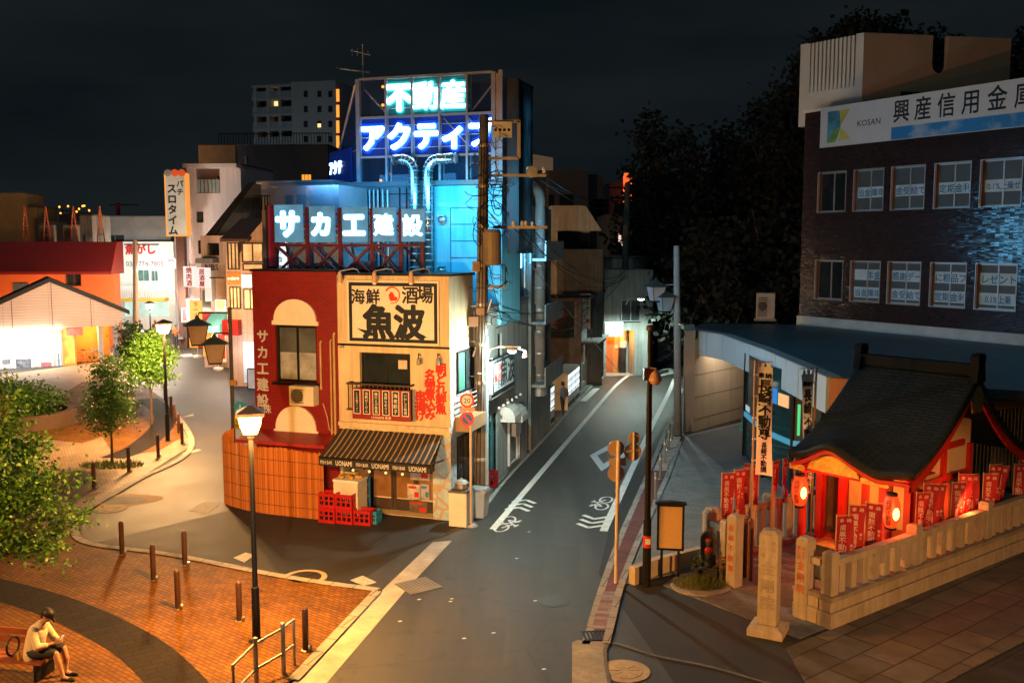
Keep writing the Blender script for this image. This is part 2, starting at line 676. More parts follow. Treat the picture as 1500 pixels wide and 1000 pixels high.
mConc = mat('concrete', (0.36, 0.34, 0.31), 0.85, streak=.25, var=0.25, vs=1.4, bump=0.3, bs=30, dirt=0.4)
mConcD = mat('dark concrete', (0.16, 0.155, 0.15), 0.85, streak=.3, var=0.3, vs=1.0, bump=0.3, bs=20, dirt=0.4)
mBlackM = mat('black painted steel', (0.008, 0.008, 0.009), 0.5, var=0.2, bump=0.05, spec=0.2)
mBrownM = mat('brown painted steel', (0.060, 0.025, 0.018), 0.45, var=0.3, vs=6, bump=0.08)
mSteel = mat('brushed steel', (0.55, 0.54, 0.52), 0.33, 0.9, var=0.15, bump=0.05)
mAlu = mat('dull aluminium', (0.50, 0.51, 0.52), 0.45, 0.6, var=0.15, bump=0.05)
mWhiteM = mat('white painted metal', (0.72, 0.70, 0.66), 0.5, var=0.1, bump=0.06)
mDarkGlass = glass('dark window glass', (0.020, 0.026, 0.030))
mGreyGlass = glass('grey window glass', (0.10, 0.11, 0.11), 0.12)
mCable = mat('black cable', (0.012, 0.012, 0.013), 0.6, var=0.2, bump=0)
mRed = mat('red paint', (0.42, 0.016, 0.012), 0.55, var=0.18, vs=2.5)
mCharcoal = mat('charcoal lettering', (0.004, 0.010, 0.018), 0.7, bump=0)
def window(fr, h, parent, t=0.14, d=0.0, fm=None, gm=None, cols=2, rows=1, bar=0.045, name='window'):
 """a framed window standing in a recess"""
 a, b, c, e = h[:4]
 mb = MB()
 f0, f1 = d - t + 0.012, d - t + 0.075
 mb.ring(fr, a + 0.003, b - 0.003, c + 0.003, e - 0.003, f0, f1, bar)
 for i in range(1, cols):
  s = a + (b - a) * i / cols
  mb.box(fr, s - bar / 2, s + bar / 2, f0, f1 - 0.012, c + bar + 0.003, e - bar - 0.003)
 for j in range(1, rows):
  z = c + (e - c) * j / rows
  for i in range(cols):
   mb.box(fr, a + (b - a) * i / cols + bar / 2 + (bar / 2 + 0.003 if i == 0 else 0), a + (b - a) * (i + 1) / cols - bar / 2 - (bar / 2 + 0.003 if i == cols - 1 else 0),
     f0, f1 - 0.012, z - bar / 2, z + bar / 2)
 w = mb.build(name, fm or mBlackM, parent)
 pb = MB()
 pb.quad(fr.p(a + bar, f0 + 0.014, c + bar), fr.p(b - bar, f0 + 0.014, c + bar), fr.p(b - bar, f0 + 0.014, e - bar), fr.p(a + bar, f0 + 0.014, e - bar))
 pb.build('pane', gm or mDarkGlass, w)
 return w
def cable(pts_sag, r=0.012, n=10):
 """[(a, b, sag), ...] hanging cables as one tube run"""
 mb = MB()
 for a, b, sag in pts_sag:
  a, b = Vector(a), Vector(b)
  q = []
  for i in range(n + 1):
   t = i / n
   v = a.lerp(b, t)
   v.z -= sag * 4 * t * (1 - t)
   q.append(v)
  mb.tube(q, r, 5)
 return mb
# ground, roads, paving
def gp(*pts):
 return [G(x, y)[:2] for x, y in pts]
mb = MB()
mb.flat([(-420, -40), (420, -40), (420, 640), (-420, 640)], 0.0, 0.5)
struct(mb.build('ground', mAsph2))
mRoad = mat('road asphalt', (0.070, 0.069, 0.064), 0.58, var=0.22, vs=0.35, bump=0.6, bs=70, dirt=0.55)
t_ = mRoad.node_tree
bs = t_.nodes['Principled BSDF']
src = bs.inputs['Base Color'].links[0].from_socket
N, L = t_.nodes.new, t_.links.new
tcn = N('ShaderNodeTexCoord')
mpn = N('ShaderNodeMapping')
mpn.inputs['Rotation'].default_value = (0, 0, R(-14))
mpn.inputs['Scale'].default_value = (.8, .06, 1)
ns = N('ShaderNodeTexNoise')
ns.inputs['Scale'].default_value = 1.3
ns.inputs['Detail'].default_value = 5
vo = N('ShaderNodeTexVoronoi')
vo.feature = 'DISTANCE_TO_EDGE'
vo.inputs['Scale'].default_value = .42
wv = N('ShaderNodeTexNoise')
wv.inputs['Scale'].default_value = 2.5
wv.inputs['Detail'].default_value = 6
L(tcn.outputs['Object'], mpn.inputs['Vector'])
L(mpn.outputs['Vector'], ns.inputs['Vector'])
L(tcn.outputs['Object'], wv.inputs['Vector'])
ad = N('ShaderNodeMixRGB')
ad.inputs['Fac'].default_value = .22
L(tcn.outputs['Object'], ad.inputs['Color1'])
L(wv.outputs['Color'], ad.inputs['Color2'])
L(ad.outputs['Color'], vo.inputs['Vector'])
for k_, (sk, p0_, p1_, c0_) in enumerate(((ns.outputs['Fac'], .38, .62, .62), (vo.outputs['Distance'], .003, .009, .72), (wv.outputs['Fac'], .30, .42, .72))):
 rr = N('ShaderNodeValToRGB')
 rr.color_ramp.elements[0].position, rr.color_ramp.elements[1].position = p0_, p1_
 rr.color_ramp.elements[0].color = (c0_, c0_, c0_, 1)
 L(sk, rr.inputs['Fac'])
 mm = N('ShaderNodeMixRGB')
 mm.blend_type = 'MULTIPLY'
 mm.inputs['Fac'].default_value = 1
 L(src, mm.inputs['Color1'])
 L(rr.outputs['Color'], mm.inputs['Color2'])
 src = mm.outputs['Color']
L(src, bs.inputs['Base Color'])
mb = MB()
mb.flat([(-7.2, 5), (3.4, 5), (3.0, 16.5), (2.1, 22.5), (3.4, 30), (5.2, 36), (9.6, 52), (12.6, 62), (13.5, 72), (11.5, 72), (8.0, 62.5), (5.7, 58), (2.9, 46), (1.0, 37.5), (-0.45, 31), (-1.35, 26.6), (-2.6, 24.6), (-5.2, 18)], 0.004)
struct(mb.build('road', mRoad))
mStreet = mat('side street asphalt', (0.046, 0.040, 0.035), 0.6, var=0.28, vs=0.5, bump=0.5, bs=60, dirt=0.5)
mb = MB()
mb.flat(gp((118, 800), (335, 748), (380, 700), (345, 600), (330, 540), (300, 480), (262, 458), (205, 458), (222, 500), (232, 540), (250, 590), (286, 655), (200, 708), (122, 752)), 0.004)
struct(mb.build('side_street', mStreet))
mPave = brick('orange pavers', (0.235, 0.098, 0.014), (0.15, 0.060, 0.009), (0.060, 0.026, 0.006), 0.2, 0.1, 0.009, 0.7, 0.8, rot=R(38), stain=0.55, spec=.15)
mPaveG = brick('grey brown pavers', (0.36, 0.25, 0.16), (0.26, 0.175, 0.11), (0.08, 0.07, 0.06), 0.22, 0.11, 0.010, 0.6, 0.7, rot=R(-28), stain=0.4)
mBand = brick('dark paver band', (0.022, 0.015, 0.012), (0.015, 0.011, 0.010), (0.008, 0.006, 0.005), 0.4, 0.2, 0.012, 0.75, 0.7, rot=R(-35), stain=0.4, spec=.12)
near = gp((425, 1000), (548, 872), (560, 866), (420, 846), (250, 813), (128, 797))
mb = MB()
mb.flat([(-8.0, 5), (-6.2, 11)] + near + gp((112, 765)) + [(-15.2, 25.5), (-22, 20), (-14, 5)], 0.030, 0.4)
struct(mb.build('station_paving', mPave))
mb = MB()
far = gp((112, 764), (122, 750), (200, 704), (281, 653), (247, 588), (230, 540), (218, 500), (205, 470))
mb.flat(far + gp((165, 470), (150, 530), (0, 550), (-200, 552)) + [(-40, 50), (-26, 24), (-22.2, 20.2), (-15.25, 25.55)], 0.028, 0.4)
struct(mb.build('plaza_paving', mPaveG))
mb = MB()
mb.flat(gp((150, 640), (170, 672), (235, 660), (268, 640), (245, 590), (205, 560), (120, 560), (60, 600), (40, 640), (120, 650)), 0.034)
struct(mb.build('plaza_inner_paving', mPave))
def ribbon(pts, w, z, n=10):
 """a band of paving through ground points (x, y)"""
 q = []
 m = len(pts)
 for i in range(m - 1):
  p0, p1, p2, p3 = [Vector(pts[max(0, min(m - 1, k))]) for k in (i - 1, i, i + 1, i + 2)]
  for k in range(n):
   t = k / n
   q.append(0.5 * (2 * p1 + (p2 - p0) * t + (2 * p0 - 5 * p1 + 4 * p2 - p3) * t * t + (3 * p1 - p0 - 3 * p2 + p3) * t ** 3))
 q.append(Vector(pts[-1]))
 mb = MB()
 for i, v in enumerate(q):
  a, b = q[max(0, i - 1)], q[min(len(q) - 1, i + 1)]
  t = (b - a).normalized()
  nn = Vector((-t.y, t.x)) * (w[i] if isinstance(w, list) else w) / 2
  mb.v += [(v.x - nn.x, v.y - nn.y, z), (v.x + nn.x, v.y + nn.y, z)]
 for i in range(len(q) - 1):
  mb.f.append((2 * i, 2 * i + 2, 2 * i + 3, 2 * i + 1))
 return mb
struct(ribbon(gp((-120, 835), (30, 873), (120, 905), (210, 955), (285, 1030)), 0.95, 0.034).build('dark_paving_band', mBand))
struct(ribbon(gp((165, 672), (205, 655), (238, 625), (240, 605), (215, 585)), 1.0, 0.038).build('dark_curved_band', mBand))
mb = MB()
for cx, cy in ((312, 862), (346, 870), (385, 876), (424, 883)):
 x, y, _ = G(cx, cy)
 f = Frame((x, y), R(-16))
 for s0, s1, d0, d1 in ((-.5, .5, -.36, -.32), (-.5, .5, .32, .36), (-.5, -.46, -.32, .32), (.46, .5, -.32, .32)):
  q = [f.p(s0, d0, 0)[:2], f.p(s1, d0, 0)[:2], f.p(s1, d1, 0)[:2], f.p(s0, d1, 0)[:2]]
  mb.flat(q, 0.035)
struct(mb.build('paving_inset', mat('inset stone line', (0.10, 0.04, 0.025), 0.7)))
mKerb = brick('kerb stone', (0.36, 0.33, 0.29), (0.30, 0.28, 0.25), (0.1, 0.09, 0.08), 0.6, 0.6, 0.015, 0.8, 0.5, rot=R(20), stain=0.35)
mb = ribbon(gp((430, 998), (552, 868)), 0.22, 0.05, 2)
k2 = ribbon(gp((555, 866), (420, 847), (250, 814), (126, 796), (110, 768), (122, 751), (200, 705), (281, 654), (247, 588), (228, 530), (215, 490)), 0.22, 0.050, 6)
mb.add(k2.v, k2.f)
struct(mb.build('kerb', mKerb))
mGut = mat('gutter concrete', (0.40, 0.38, 0.34), 0.8, var=0.28, vs=1.6, bump=0.3, bs=35, dirt=0.4)
mb = MB()
mb.flat(gp((634, 794), (662, 792), (600, 858), (487, 990), (470, 1010), (420, 1010), (556, 868)), 0.010)
struct(mb.build('gutter', mGut))
mb = ribbon(gp((668, 772), (702, 744), (735, 703), (768, 668), (803, 632), (842, 588), (885, 549), (940, 528)), 0.38, 0.016, 5)
struct(mb.build('street_gutter', mGut))
mb = ribbon(gp((690, 745), (728, 703), (762, 668), (795, 634), (838, 588), (876, 550)), 0.5, 0.09, 4)
struct(mb.build('doorstep_kerb', mConcD))
mb = ribbon(gp((722, 775), (800, 683), (868, 604), (905, 562), (935, 541), (965, 526), (988, 517)), 0.20, 0.009, 6)
mb2 = ribbon(gp((884, 778), (928, 682), (956, 622), (976, 583), (988, 555)), 0.22, 0.009, 6)
mb.add(mb2.v, mb2.f)
struct(mb.build('lane_line', mPaint))
mb = ribbon(gp((854, 588), (874, 569)), 0.35, 0.022, 2)
struct(mb.build('stop_line', mPaint))
def diamond(o, i):
 o, i = gp(*o), gp(*i)
 mb = MB()
 for k in range(4):
  k2 = (k + 1) % 4
  mb.flat([o[k], o[k2], i[k2], i[k]], 0.009)
 return mb
mb = diamond(((864, 667), (881, 690), (923, 664), (905, 644)), ((875, 667), (884, 679), (912, 664), (902, 654)))
m2 = diamond(((952, 545), (962, 552), (988, 547), (984, 538)), ((962, 545), (966, 549), (980, 545), (979, 541)))
mb.add(m2.v, m2.f)
struct(mb.build('diamond_marking', mPaint))
def cycle_mark(c, heading, flip=1):
 """painted bicycle and two chevrons along a lane"""
 f = Frame(c, heading - R(90))           # s across the lane, -d along heading
 mb = MB()
 def bar(a, b, w=0.07):
  a, b = Vector(a), Vector(b)
  t = (b - a).normalized()
  n = Vector((-t.y, t.x)) * w / 2
  q = [a - n, b - n, b + n, a + n]
  mb.flat([f.p(v.x * .88, -v.y * .88, 0)[:2] for v in q], 0.010)
 for j in range(3):
  y0 = flip * (1.75 + j * 0.5)
  bar((-0.42, y0 - flip * 0.22), (0.02, y0 + flip * 0.16), 0.16)
  bar((-0.02, y0 + flip * 0.16), (0.42, y0 - flip * 0.22), 0.16)
 for wy in (-0.55, 0.35):
  for k in range(10):
   a0, a1 = k * 0.628, (k + 1) * 0.628
   bar((0.22 * math.cos(a0), wy + 0.42 * math.sin(a0)), (0.22 * math.cos(a1), wy + 0.42 * math.sin(a1)), 0.07)
 for a, b in (((0, -0.55), (0.25, -0.1)), ((0.25, -0.1), (0, 0.35)), ((0.25, -0.1), (0.42, -0.25)), ((0, 0.35), (0.4, 0.2)), ((0.25, 0.1), (0.42, 0.4)), ((0.36, -0.35), (0.44, -0.1))):
  bar(a, b, 0.08)
 return mb
mb = cycle_mark(G(741, 766)[:2], R(76))
m2 = cycle_mark(G(884, 738)[:2], R(255))
mb.add(m2.v, m2.f)
struct(mb.build('bicycle_marking', mPaint))
mb = MB()
for q in (((267, 664), (289, 658), (296, 659), (276, 665)), ((267, 611), (283, 606), (284, 609), (269, 611)), ((264, 520), (280, 518), (283, 522), (268, 523)),
   ((276, 748), (298, 735), (324, 736), (304, 752)), ((342, 817), (360, 809), (373, 813), (358, 824)), ((513, 850), (531, 843), (552, 853), (533, 858))):
 mb.flat(gp(*q), 0.011)
struct(mb.build('pale_street_patch', mat('pale worn marking', (0.5, 0.46, 0.40), 0.75, var=0.35, vs=8, dirt=0.5)))
mRedBr = brick('red footway brick', (0.24, 0.065, 0.05), (0.17, 0.05, 0.045), (0.07, 0.05, 0.045), 0.2, 0.1, 0.01, 0.75, 0.7, rot=R(-20), stain=0.5)
mb = MB()
mb.flat(gp((862, 945), (884, 868), (912, 790), (944, 716), (958, 690), (978, 690), (954, 745), (925, 810), (905, 865), (896, 900), (886, 945)), 0.030, 0.3)
struct(mb.build('brick_gutter_strip', mRedBr))
mb = ribbon(gp((858, 945), (880, 868), (908, 790), (940, 716), (966, 655), (985, 606), (1000, 570)), 0.16, 0.034, 4)
m2 = ribbon(gp((888, 945), (899, 900), (908, 865), (928, 810), (957, 745), (981, 690), (996, 648)), 0.16, 0.060, 4)
mb.add(m2.v, m2.f)
struct(mb.build('roadside_kerb', mKerb))
mb = MB()
a0, a1, b0, b1 = [Vector(q) for q in gp((957, 690), (979, 640), (976, 690), (998, 640))]
for i in range(13):
 t0, t1 = i / 13, (i + 0.72) / 13
 mb.flat([tuple(a0.lerp(a1, t0)), tuple(a0.lerp(a1, t1)), tuple(b0.lerp(b1, t1)), tuple(b0.lerp(b1, t0))], 0.042, 0.2)
c0, c1, d0_, d1_ = [Vector(q) for q in gp((873, 910), (889, 862), (889, 912), (906, 862))]
struct(mb.build('drain_cover', mGut))
mTac = brick('worn zigzag tile', (0.33, 0.29, 0.27), (0.24, 0.085, 0.07), (0.2, 0.16, 0.15), 0.5, 0.16, 0.02, 0.7, 0.5, rot=R(8), stain=0.4)
mb = MB()
mb.flat(gp((866, 922), (884, 868), (905, 868), (890, 924)), 0.036)
struct(mb.build('worn_tile_strip', mTac))
mb = MB()
x, y, _ = G(872, 933)
f = Frame((x, y), R(5))
for i in range(7):
 mb.box(f, -0.24 + i * 0.08, -0.20 + i * 0.08, -0.2, 0.2, 0.034, 0.048)
mb.box(f, -0.27, 0.29, 0.2, 0.24, 0.034, 0.048).box(f, -0.27, 0.29, -0.24, -0.2, 0.034, 0.048)
tag(mb.build('drain_grate', mBlackM, loc=(x, y, 0)), 'black steel drain grate at the lower end of the red brick gutter', 'drain grate')
mb = MB()
mb.flat(gp((838, 1010), (838, 942), (846, 939), (888, 942), (890, 1010)), 0.034, 0.3)
struct(mb.build('corner_kerb_block', mConc))
mb = ribbon(gp((893, 1005), (890, 944), (960, 962), (1040, 978), (1130, 1004)), 0.07, 0.036, 4)
struct(mb.build('asphalt_seam', mConcD))
mTile = brick('pale plaza tile', (0.25, 0.235, 0.21), (0.19, 0.18, 0.165), (0.14, 0.135, 0.13), 0.3, 0.15, 0.010, 0.6, 0.5, rot=R(22), stain=0.35)
mTileShade = brick('shaded plaza tile', (0.115, 0.12, 0.125), (0.09, 0.095, 0.10), (0.05, 0.05, 0.05), 0.3, 0.15, 0.010, 0.6, 0.5, rot=R(22), stain=0.35)  # plaza tile darkened to stand for shade
mb = MB()
mb.flat(gp((912, 856), (930, 815), (958, 748), (984, 690), (1000, 648), (1006, 638), (1092, 618), (1230, 720), (1060, 760), (1030, 832)), 0.030, 0.3)
struct(mb.build('bank_forecourt', mTile))
mb = MB()
mb.flat(gp((1008, 640), (1092, 620), (1150, 665), (1062, 690)), 0.034)  # shade beside the lamplit triangle, painted as darker tile
struct(mb.build('forecourt_shade', mTileShade))
mFlag = brick('flagstones', (0.17, 0.135, 0.10), (0.10, 0.082, 0.065), (0.045, 0.04, 0.035), 1.1, 0.7, 0.02, 0.72, 0.9, rot=R(-38.5), stain=0.55)
A = Vector(G(1216, 922)[:2])
B = Vector(G(1500, 807)[:2])
E = (B - A).normalized()
NP = Vector((E.y, -E.x))
mb = MB()
p0, p1 = A - E * 0.9 - NP * 0.0, A + E * 14
mb.flat([tuple(p0 + NP * 0.03), tuple(p1 + NP * 0.03), tuple(p1 + NP * 2.7), tuple(p0 - E * 1.35 + NP * 2.7), tuple(p0 - E * 2.0 + NP * 1.7), tuple(p0 - E * 0.6 + NP * 0.03)], 0.024, 0.3)
struct(mb.build('flagstone_path', mFlag))
mb = MB()
mb.flat([tuple(A - E * 0.9 - NP * 0.1), tuple(A + E * 14 - NP * 0.1), tuple(A + E * 14 - NP * 9), tuple(A - E * 0.9 - NP * 3.9)], 0.020, 0.3)
struct(mb.build('shrine_ground', mConcD))
mIron = mat('cast iron', (0.05, 0.045, 0.04), 0.55, 0.5, var=0.4, vs=6, bump=0.6, bs=28)
mRing = mat('concrete ring', (0.42, 0.34, 0.24), 0.8, var=0.25, vs=4)
for (px, py, r, lab, rm, im) in ((446, 846, 0.42, 'round iron manhole with a pale ring at the kerb of the orange paving', mRing, mIron),
         (915, 983, 0.36, 'round yellowed manhole in the dark asphalt in front of the stone pillar', mRing, mRing),
         (163, 745, 0.34, 'small pale manhole beside the oval patch in the side street', mRing, mRing)):
 x, y, _ = G(px, py)
 t = thing('manhole_cover', lab, 'manhole', (x, y, 0))
 MB().lathe((x, y, 0.004), [(r + 0.12, 0.0), (r + 0.12, 0.014), (r, 0.016)], 28).build('ring', rm, t)
 mb = MB().lathe((x, y, 0.012), [(r - 0.015, 0.0), (r - 0.015, 0.012), (r - 0.04, 0.018), (0.02, 0.018)], 28)
 for k in range(8):
  a = k * math.pi / 4
  mb.box(Frame((x, y), a), 0.08, r - 0.08, -0.012, 0.012, 0.03, 0.036)
 mb.build('lid', im, t)
x, y, _ = G(613, 858)
f = Frame((x, y), R(35))
t = thing('drain_cover', 'square ribbed steel drain cover on the pale gutter', 'drain cover', (x, y, 0))
mb = MB().box(f, -0.42, 0.42, -0.42, 0.42, 0.004, 0.02)
for i in range(9):
 mb.box(f, -0.38 + i * 0.09, -0.34 + i * 0.09, -0.4, 0.4, 0.02, 0.03)
mb.build('plate', mat('worn steel plate', (0.22, 0.22, 0.21), 0.5, 0.5), t)
mb = MB()
mb.flat([(G(178, 733)[0] + 1.15 * math.cos(a) * (1 + 0.2 * math.sin(2 * a)), G(178, 733)[1] + 0.75 * math.sin(a)) for a in [k * 0.3 for k in range(21)]], 0.010)
struct(mb.build('street_patch_rim', mat('rusty patch rim', (0.34, 0.19, 0.075), 0.8, var=0.3, vs=3)))
mb = MB()
mb.flat([(G(178, 733)[0] + 0.75 * math.cos(a), G(178, 733)[1] + 0.42 * math.sin(a)) for a in [k * 0.3 for k in range(21)]], 0.016)
struct(mb.build('street_patch', mAsph2))
mb = MB()
for px, py in ((614, 878), (586, 910), (660, 881), (662, 877), (723, 927), (784, 880), (757, 818), (775, 779), (797, 980), (680, 935)):
 x, y, _ = G(px, py)
 mb.flat([(x + 0.05 * math.cos(k), y + 0.035 * math.sin(k * 1.1)) for k in range(6)], 0.012)
o = struct(mb.build('gum_spots', mPaint), 'stuff')
mb = MB()
for q in (((700, 905), (742, 905), (735, 985), (688, 985)), ((800, 800), (850, 800), (848, 850), (795, 850)), ((770, 690), (800, 690), (785, 715), (752, 715))):
 mb.flat(gp(*q), 0.0065)
struct(mb.build('road_patch', mat('newer asphalt patch', (0.056, 0.055, 0.053), .6, var=.3, vs=.9, bump=.6, bs=75, dirt=.5)))
x, y, _ = G(812, 880)
t = thing('manhole_cover', 'dark round manhole in the middle of the main road', 'manhole', (x, y, 0))
MB().lathe((x, y, .004), [(.36, 0), (.36, .006), (.30, .008)], 28).build('ring', mIron, t)
MB().lathe((x, y, .008), [(.29, 0), (.29, .006), (.02, .007)], 28).build('lid', mIron, t)
# the corner: red building and cream bar
BR, BL = G(660, 762), G(378, 735)
FB = Frame.ab(BL, BR)
s_mid = FB.px(496, 560)[0]
s_end = FB.loc(BR)[0]
z_red = FB.px(436, 398)[1]
z_crm = FB.px(577, 404)[1]
mRedWall = brick('red glazed wall tile', (0.25, 0.010, 0.010), (0.20, 0.008, 0.008), (0.06, 0.004, 0.004), 0.20, 0.06, 0.006, 0.5, 0.35, stain=0.28)
mCream = mat('cream stucco', (0.66, 0.51, 0.31), 0.85, streak=.24, var=0.10, vs=0.8, bump=0.25, bs=40, dirt=0.25)
mCreamL = mat('pale cream panel', (0.74, 0.65, 0.52), 0.7, var=0.08, vs=2, bump=0.1)
mWood = mat('dark brown wood', (0.050, 0.028, 0.018), 0.6, var=0.35, vs=5, bump=0.2)
rb = thing('red_building', 'narrow dark red tiled building with arched cream panels and lettering down its edge', 'building', FB.p(s_mid / 2, -3, 0))
hw = FB.r(404, 477, 464, 560)
mb = MB().wall(FB, 0, s_mid, 0, z_red, [hw], t=0.16, depth=7)
mb.build('wall', mRedWall, rb)
MB().box(FB, -0.04, s_mid - 0.004, -7, 0.05, z_red + 0.003, z_red + 0.07).build('coping', mBlackM, rb)
def arch(x0, y0, x1, y1):
 a, b, c, e = FB.r(x0, y0, x1, y1)
 k = (e - c) * 0.16
 pts = [(a - 0.06, c), (b + 0.06, c), (b + 0.06, c + k), (b, c + k)]
 cx, rx, rz = (a + b) / 2, (b - a) / 2, e - c - k
 for i in range(1, 16):
  an = math.pi * i / 16
  pts.append((cx + rx * math.cos(an), c + k + rz * math.sin(an) ** 0.9))
 pts += [(a, c + k), (a - 0.06, c + k)]
 return MB().prism(FB, pts, 0.002, 0.07)
arch(402, 438, 464, 476).build('arched_panel', mCreamL, rb)
arch(405, 594, 464, 636).build('arched_panel', mCreamL, rb)
mCurtain = mat('frosted window film', (0.30, 0.31, 0.31), 0.35, var=0.35, vs=3, bump=0.3, bs=9)
w = window(FB, hw, rb, t=0.16, cols=2, gm=mGreyGlass, bar=0.07)
a, b, c, e = hw
MB().quad(FB.p(a + .08, -.128, c + .08), FB.p(b - .08, -.128, c + .08), FB.p(b - .08, -.128, c + (e - c) * .52), FB.p(a + .08, -.128, c + (e - c) * .52)).build('frosted_film', mCurtain, w)
MB().box(FB, a - .1, b + .1, 0.003, 0.10, c - 0.09, c - 0.004).build('window_sill', mBlackM, rb)
mSil = mat('silver lettering', (0.60, 0.60, 0.58), 0.45, 0.3)
mb = MB()
for i, ch in enumerate('サカ工建設'):
 s, z = FB.px(386, 492 + i * 23.5)
 mb.text(FB, ch, s, z, 0.42, 0.01, 0.028, 0.04)
mb.text(FB, '株', *FB.px(392, 598), 0.30, 0.01, 0.02, 0.03)
mb.build('wall_lettering', mSil, rb)
mPipe = mat('painted drain pipe', (0.40, 0.24, 0.10), 0.6)
mb = MB()
for x, y0, y1, r_ in ((472, 502, 570, .035), (488, 500, 640, .03), (493, 490, 640, .04)):
 s, z0 = FB.px(x, y1)
 _, z1 = FB.px(x, y0)
 mb.tube([FB.p(s, 0.06, z0), FB.p(s, 0.06, z1), FB.p(s + 0.02, 0.03, z1 + 0.06)], r_, 7)
mb.tube([FB.p(*q) for q in ((FB.px(475, 590)[0], .08, FB.px(475, 590)[1]), (FB.px(482, 610)[0], .1, FB.px(482, 610)[1]), (FB.px(485, 628)[0], .1, FB.px(485, 628)[1]), (FB.px(494, 634)[0], .06, FB.px(494, 634)[1]))], 0.02, 6)
mb.build('drain_pipe', mPipe, rb)
zt, zb = FB.px(440, 632)[1], FB.px(440, 650, 1.05)[1]
MB().sprism(FB, [(0.003, zt), (1.05, zb), (1.05, zb - 0.10), (0.003, zt - 0.12)], -0.02, s_mid + 0.05).build('lean_to_roof', mat('red sheet roof', (0.30, 0.02, 0.016), 0.5, var=0.3, vs=3), rb)
mAC = mat('ivory air conditioner case', (0.62, 0.55, 0.42), 0.5, var=0.08)
def ac_unit(fr, a, b, c, e, d0, d1, label, group=None, m=None):
 q = fr.p((a + b) / 2, (d0 + d1) / 2, c)
 t = thing('air_conditioner', label, 'air conditioner', q, group)
 MB().box(fr, a, b, d0, d1, c, e).build('case', m or mAC, t)
 mb = MB()
 w_, h_ = b - a, e - c
 for i in range(9):
  z = c + h_ * (0.12 + 0.085 * i)
  mb.box(fr, a + w_ * .06, a + w_ * .58, d1 + 0.002, d1 + 0.014, z, z + h_ * 0.035)
 mb.build('grille', mWood, t)
 MB().lathe(fr.p(a + w_ * .32, d1 + 0.003, c + h_ * .5), [(min(w_ * .26, h_ * .42), 0), (min(w_ * .26, h_ * .42), 0.006), (0.02, 0.008)], 18, 'd', fr).build('fan_guard', mConcD, t)
 return t
a, b, c, e = FB.r(434, 563, 469, 591)
ac_unit(FB, a, b, c, e, 0.08, 0.40, 'ivory outdoor air conditioner fixed to the red wall under its window')
# ---- cream bar
bb = thing('bar_building', 'cream two storey seafood bar on the street corner with a striped awning', 'building', FB.p((s_mid + s_end) / 2, -3, 0))
win = FB.r(527, 517, 601, 571)
ent = (FB.px(503, 700)[0], FB.px(634, 700)[0], 0.02, FB.px(570, 640)[1])
MB().wall(FB, s_mid + 0.004, s_end, 0, z_crm, [win, ent], t=0.5, depth=1.95).build('wall', mCream, bb)
zs = FB.px(580, 507)[1]
MB().box(FB, s_mid + 0.01, s_end + 0.02, 0.003, 0.05, zs - 0.03, zs + 0.03).build('dark_band', mBlackM, bb)
zs = FB.px(580, 624)[1]
MB().box(FB, s_mid + 0.01, s_end + 0.02, 0.003, 0.09, zs - 0.06, zs + 0.05).build('ledge', mCream, bb)
MB().box(FB, s_mid + 0.004, s_end + 0.05, -2.0, 0.05, z_crm + 0.003, z_crm + 0.06).build('coping', mBlackM, bb)
w = window(FB, win, bb, t=0.2, cols=2, bar=0.06)
a, b, c, e = win
mPoster = mat('paper notice', (0.55, 0.45, 0.34), 0.8)
MB().box(FB, *[FB.px(594 - 13, 530)[0], FB.px(594, 530)[0]], -.115, -.11, FB.px(585, 541)[1], FB.px(585, 528)[1]).build('paper_notice', mPoster, w)
a, b, c, e = FB.r(518, 560, 605, 600)
mb = MB().box(FB, a - .05, b + .05, 0.30, 0.36, e - .05, e).box(FB, a - .05, b + .05, 0.30, 0.36, c, c + .05)
for i in range(15):
 s = a + (b - a) * i / 14
 mb.box(FB, s - .012, s + .012, 0.315, 0.345, c + .05, e - .05)
mb.box(FB, a - .05, a, 0.003, 0.30, e - .05, e).box(FB, b, b + .05, 0.003, 0.30, e - .05, e)
mb.build('window_railing', mWood, bb)
mRedP = mat('red brushed lettering', (0.50, 0.022, 0.014), 0.7, var=0.12)
mb = MB()
for x, y0, st, sp in ((646, 540, '朝どれ鮮魚', 14.6), (630, 549, '名物煮込み', 14.4), (616, 580, '串揚げ', 14)):
 for i, ch in enumerate(st):
  s, z = FB.px(x, y0 + i * sp)
  mb.text(FB, ch, s, z, 0.34, 0.004, 0.055, 0.006)
mb.build('wall_lettering', mRedP, bb)
m, t_, bs = mnew('painted stone pattern')
N, L = t_.nodes.new, t_.links.new
tcn = N('ShaderNodeTexCoord')
v1 = N('ShaderNodeTexVoronoi')
v1.feature = 'DISTANCE_TO_EDGE'
v1.inputs['Scale'].default_value = 2.3
v2 = N('ShaderNodeTexVoronoi')
v2.inputs['Scale'].default_value = 2.3
rp = N('ShaderNodeValToRGB')
rp.color_ramp.elements[0].position, rp.color_ramp.elements[1].position = 0.045, 0.075
rp.color_ramp.elements[0].color = (0.50, 0.26, 0.08, 1)
rp.color_ramp.elements[1].color = (1, 1, 1, 1)
r2 = N('ShaderNodeValToRGB')
r2.color_ramp.elements[0].color = (0.20, 0.30, 0.36, 1)
r2.color_ramp.elements[1].color = (0.50, 0.60, 0.62, 1)
n3 = N('ShaderNodeTexNoise')
n3.inputs['Scale'].default_value = 5
L(tcn.outputs['UV'], v1.inputs['Vector'])
L(tcn.outputs['UV'], v2.inputs['Vector'])
L(tcn.outputs['UV'], n3.inputs['Vector'])
L(v1.outputs['Distance'], rp.inputs['Fac'])
L(n3.outputs['Fac'], r2.inputs['Fac'])
mx = N('ShaderNodeMixRGB')
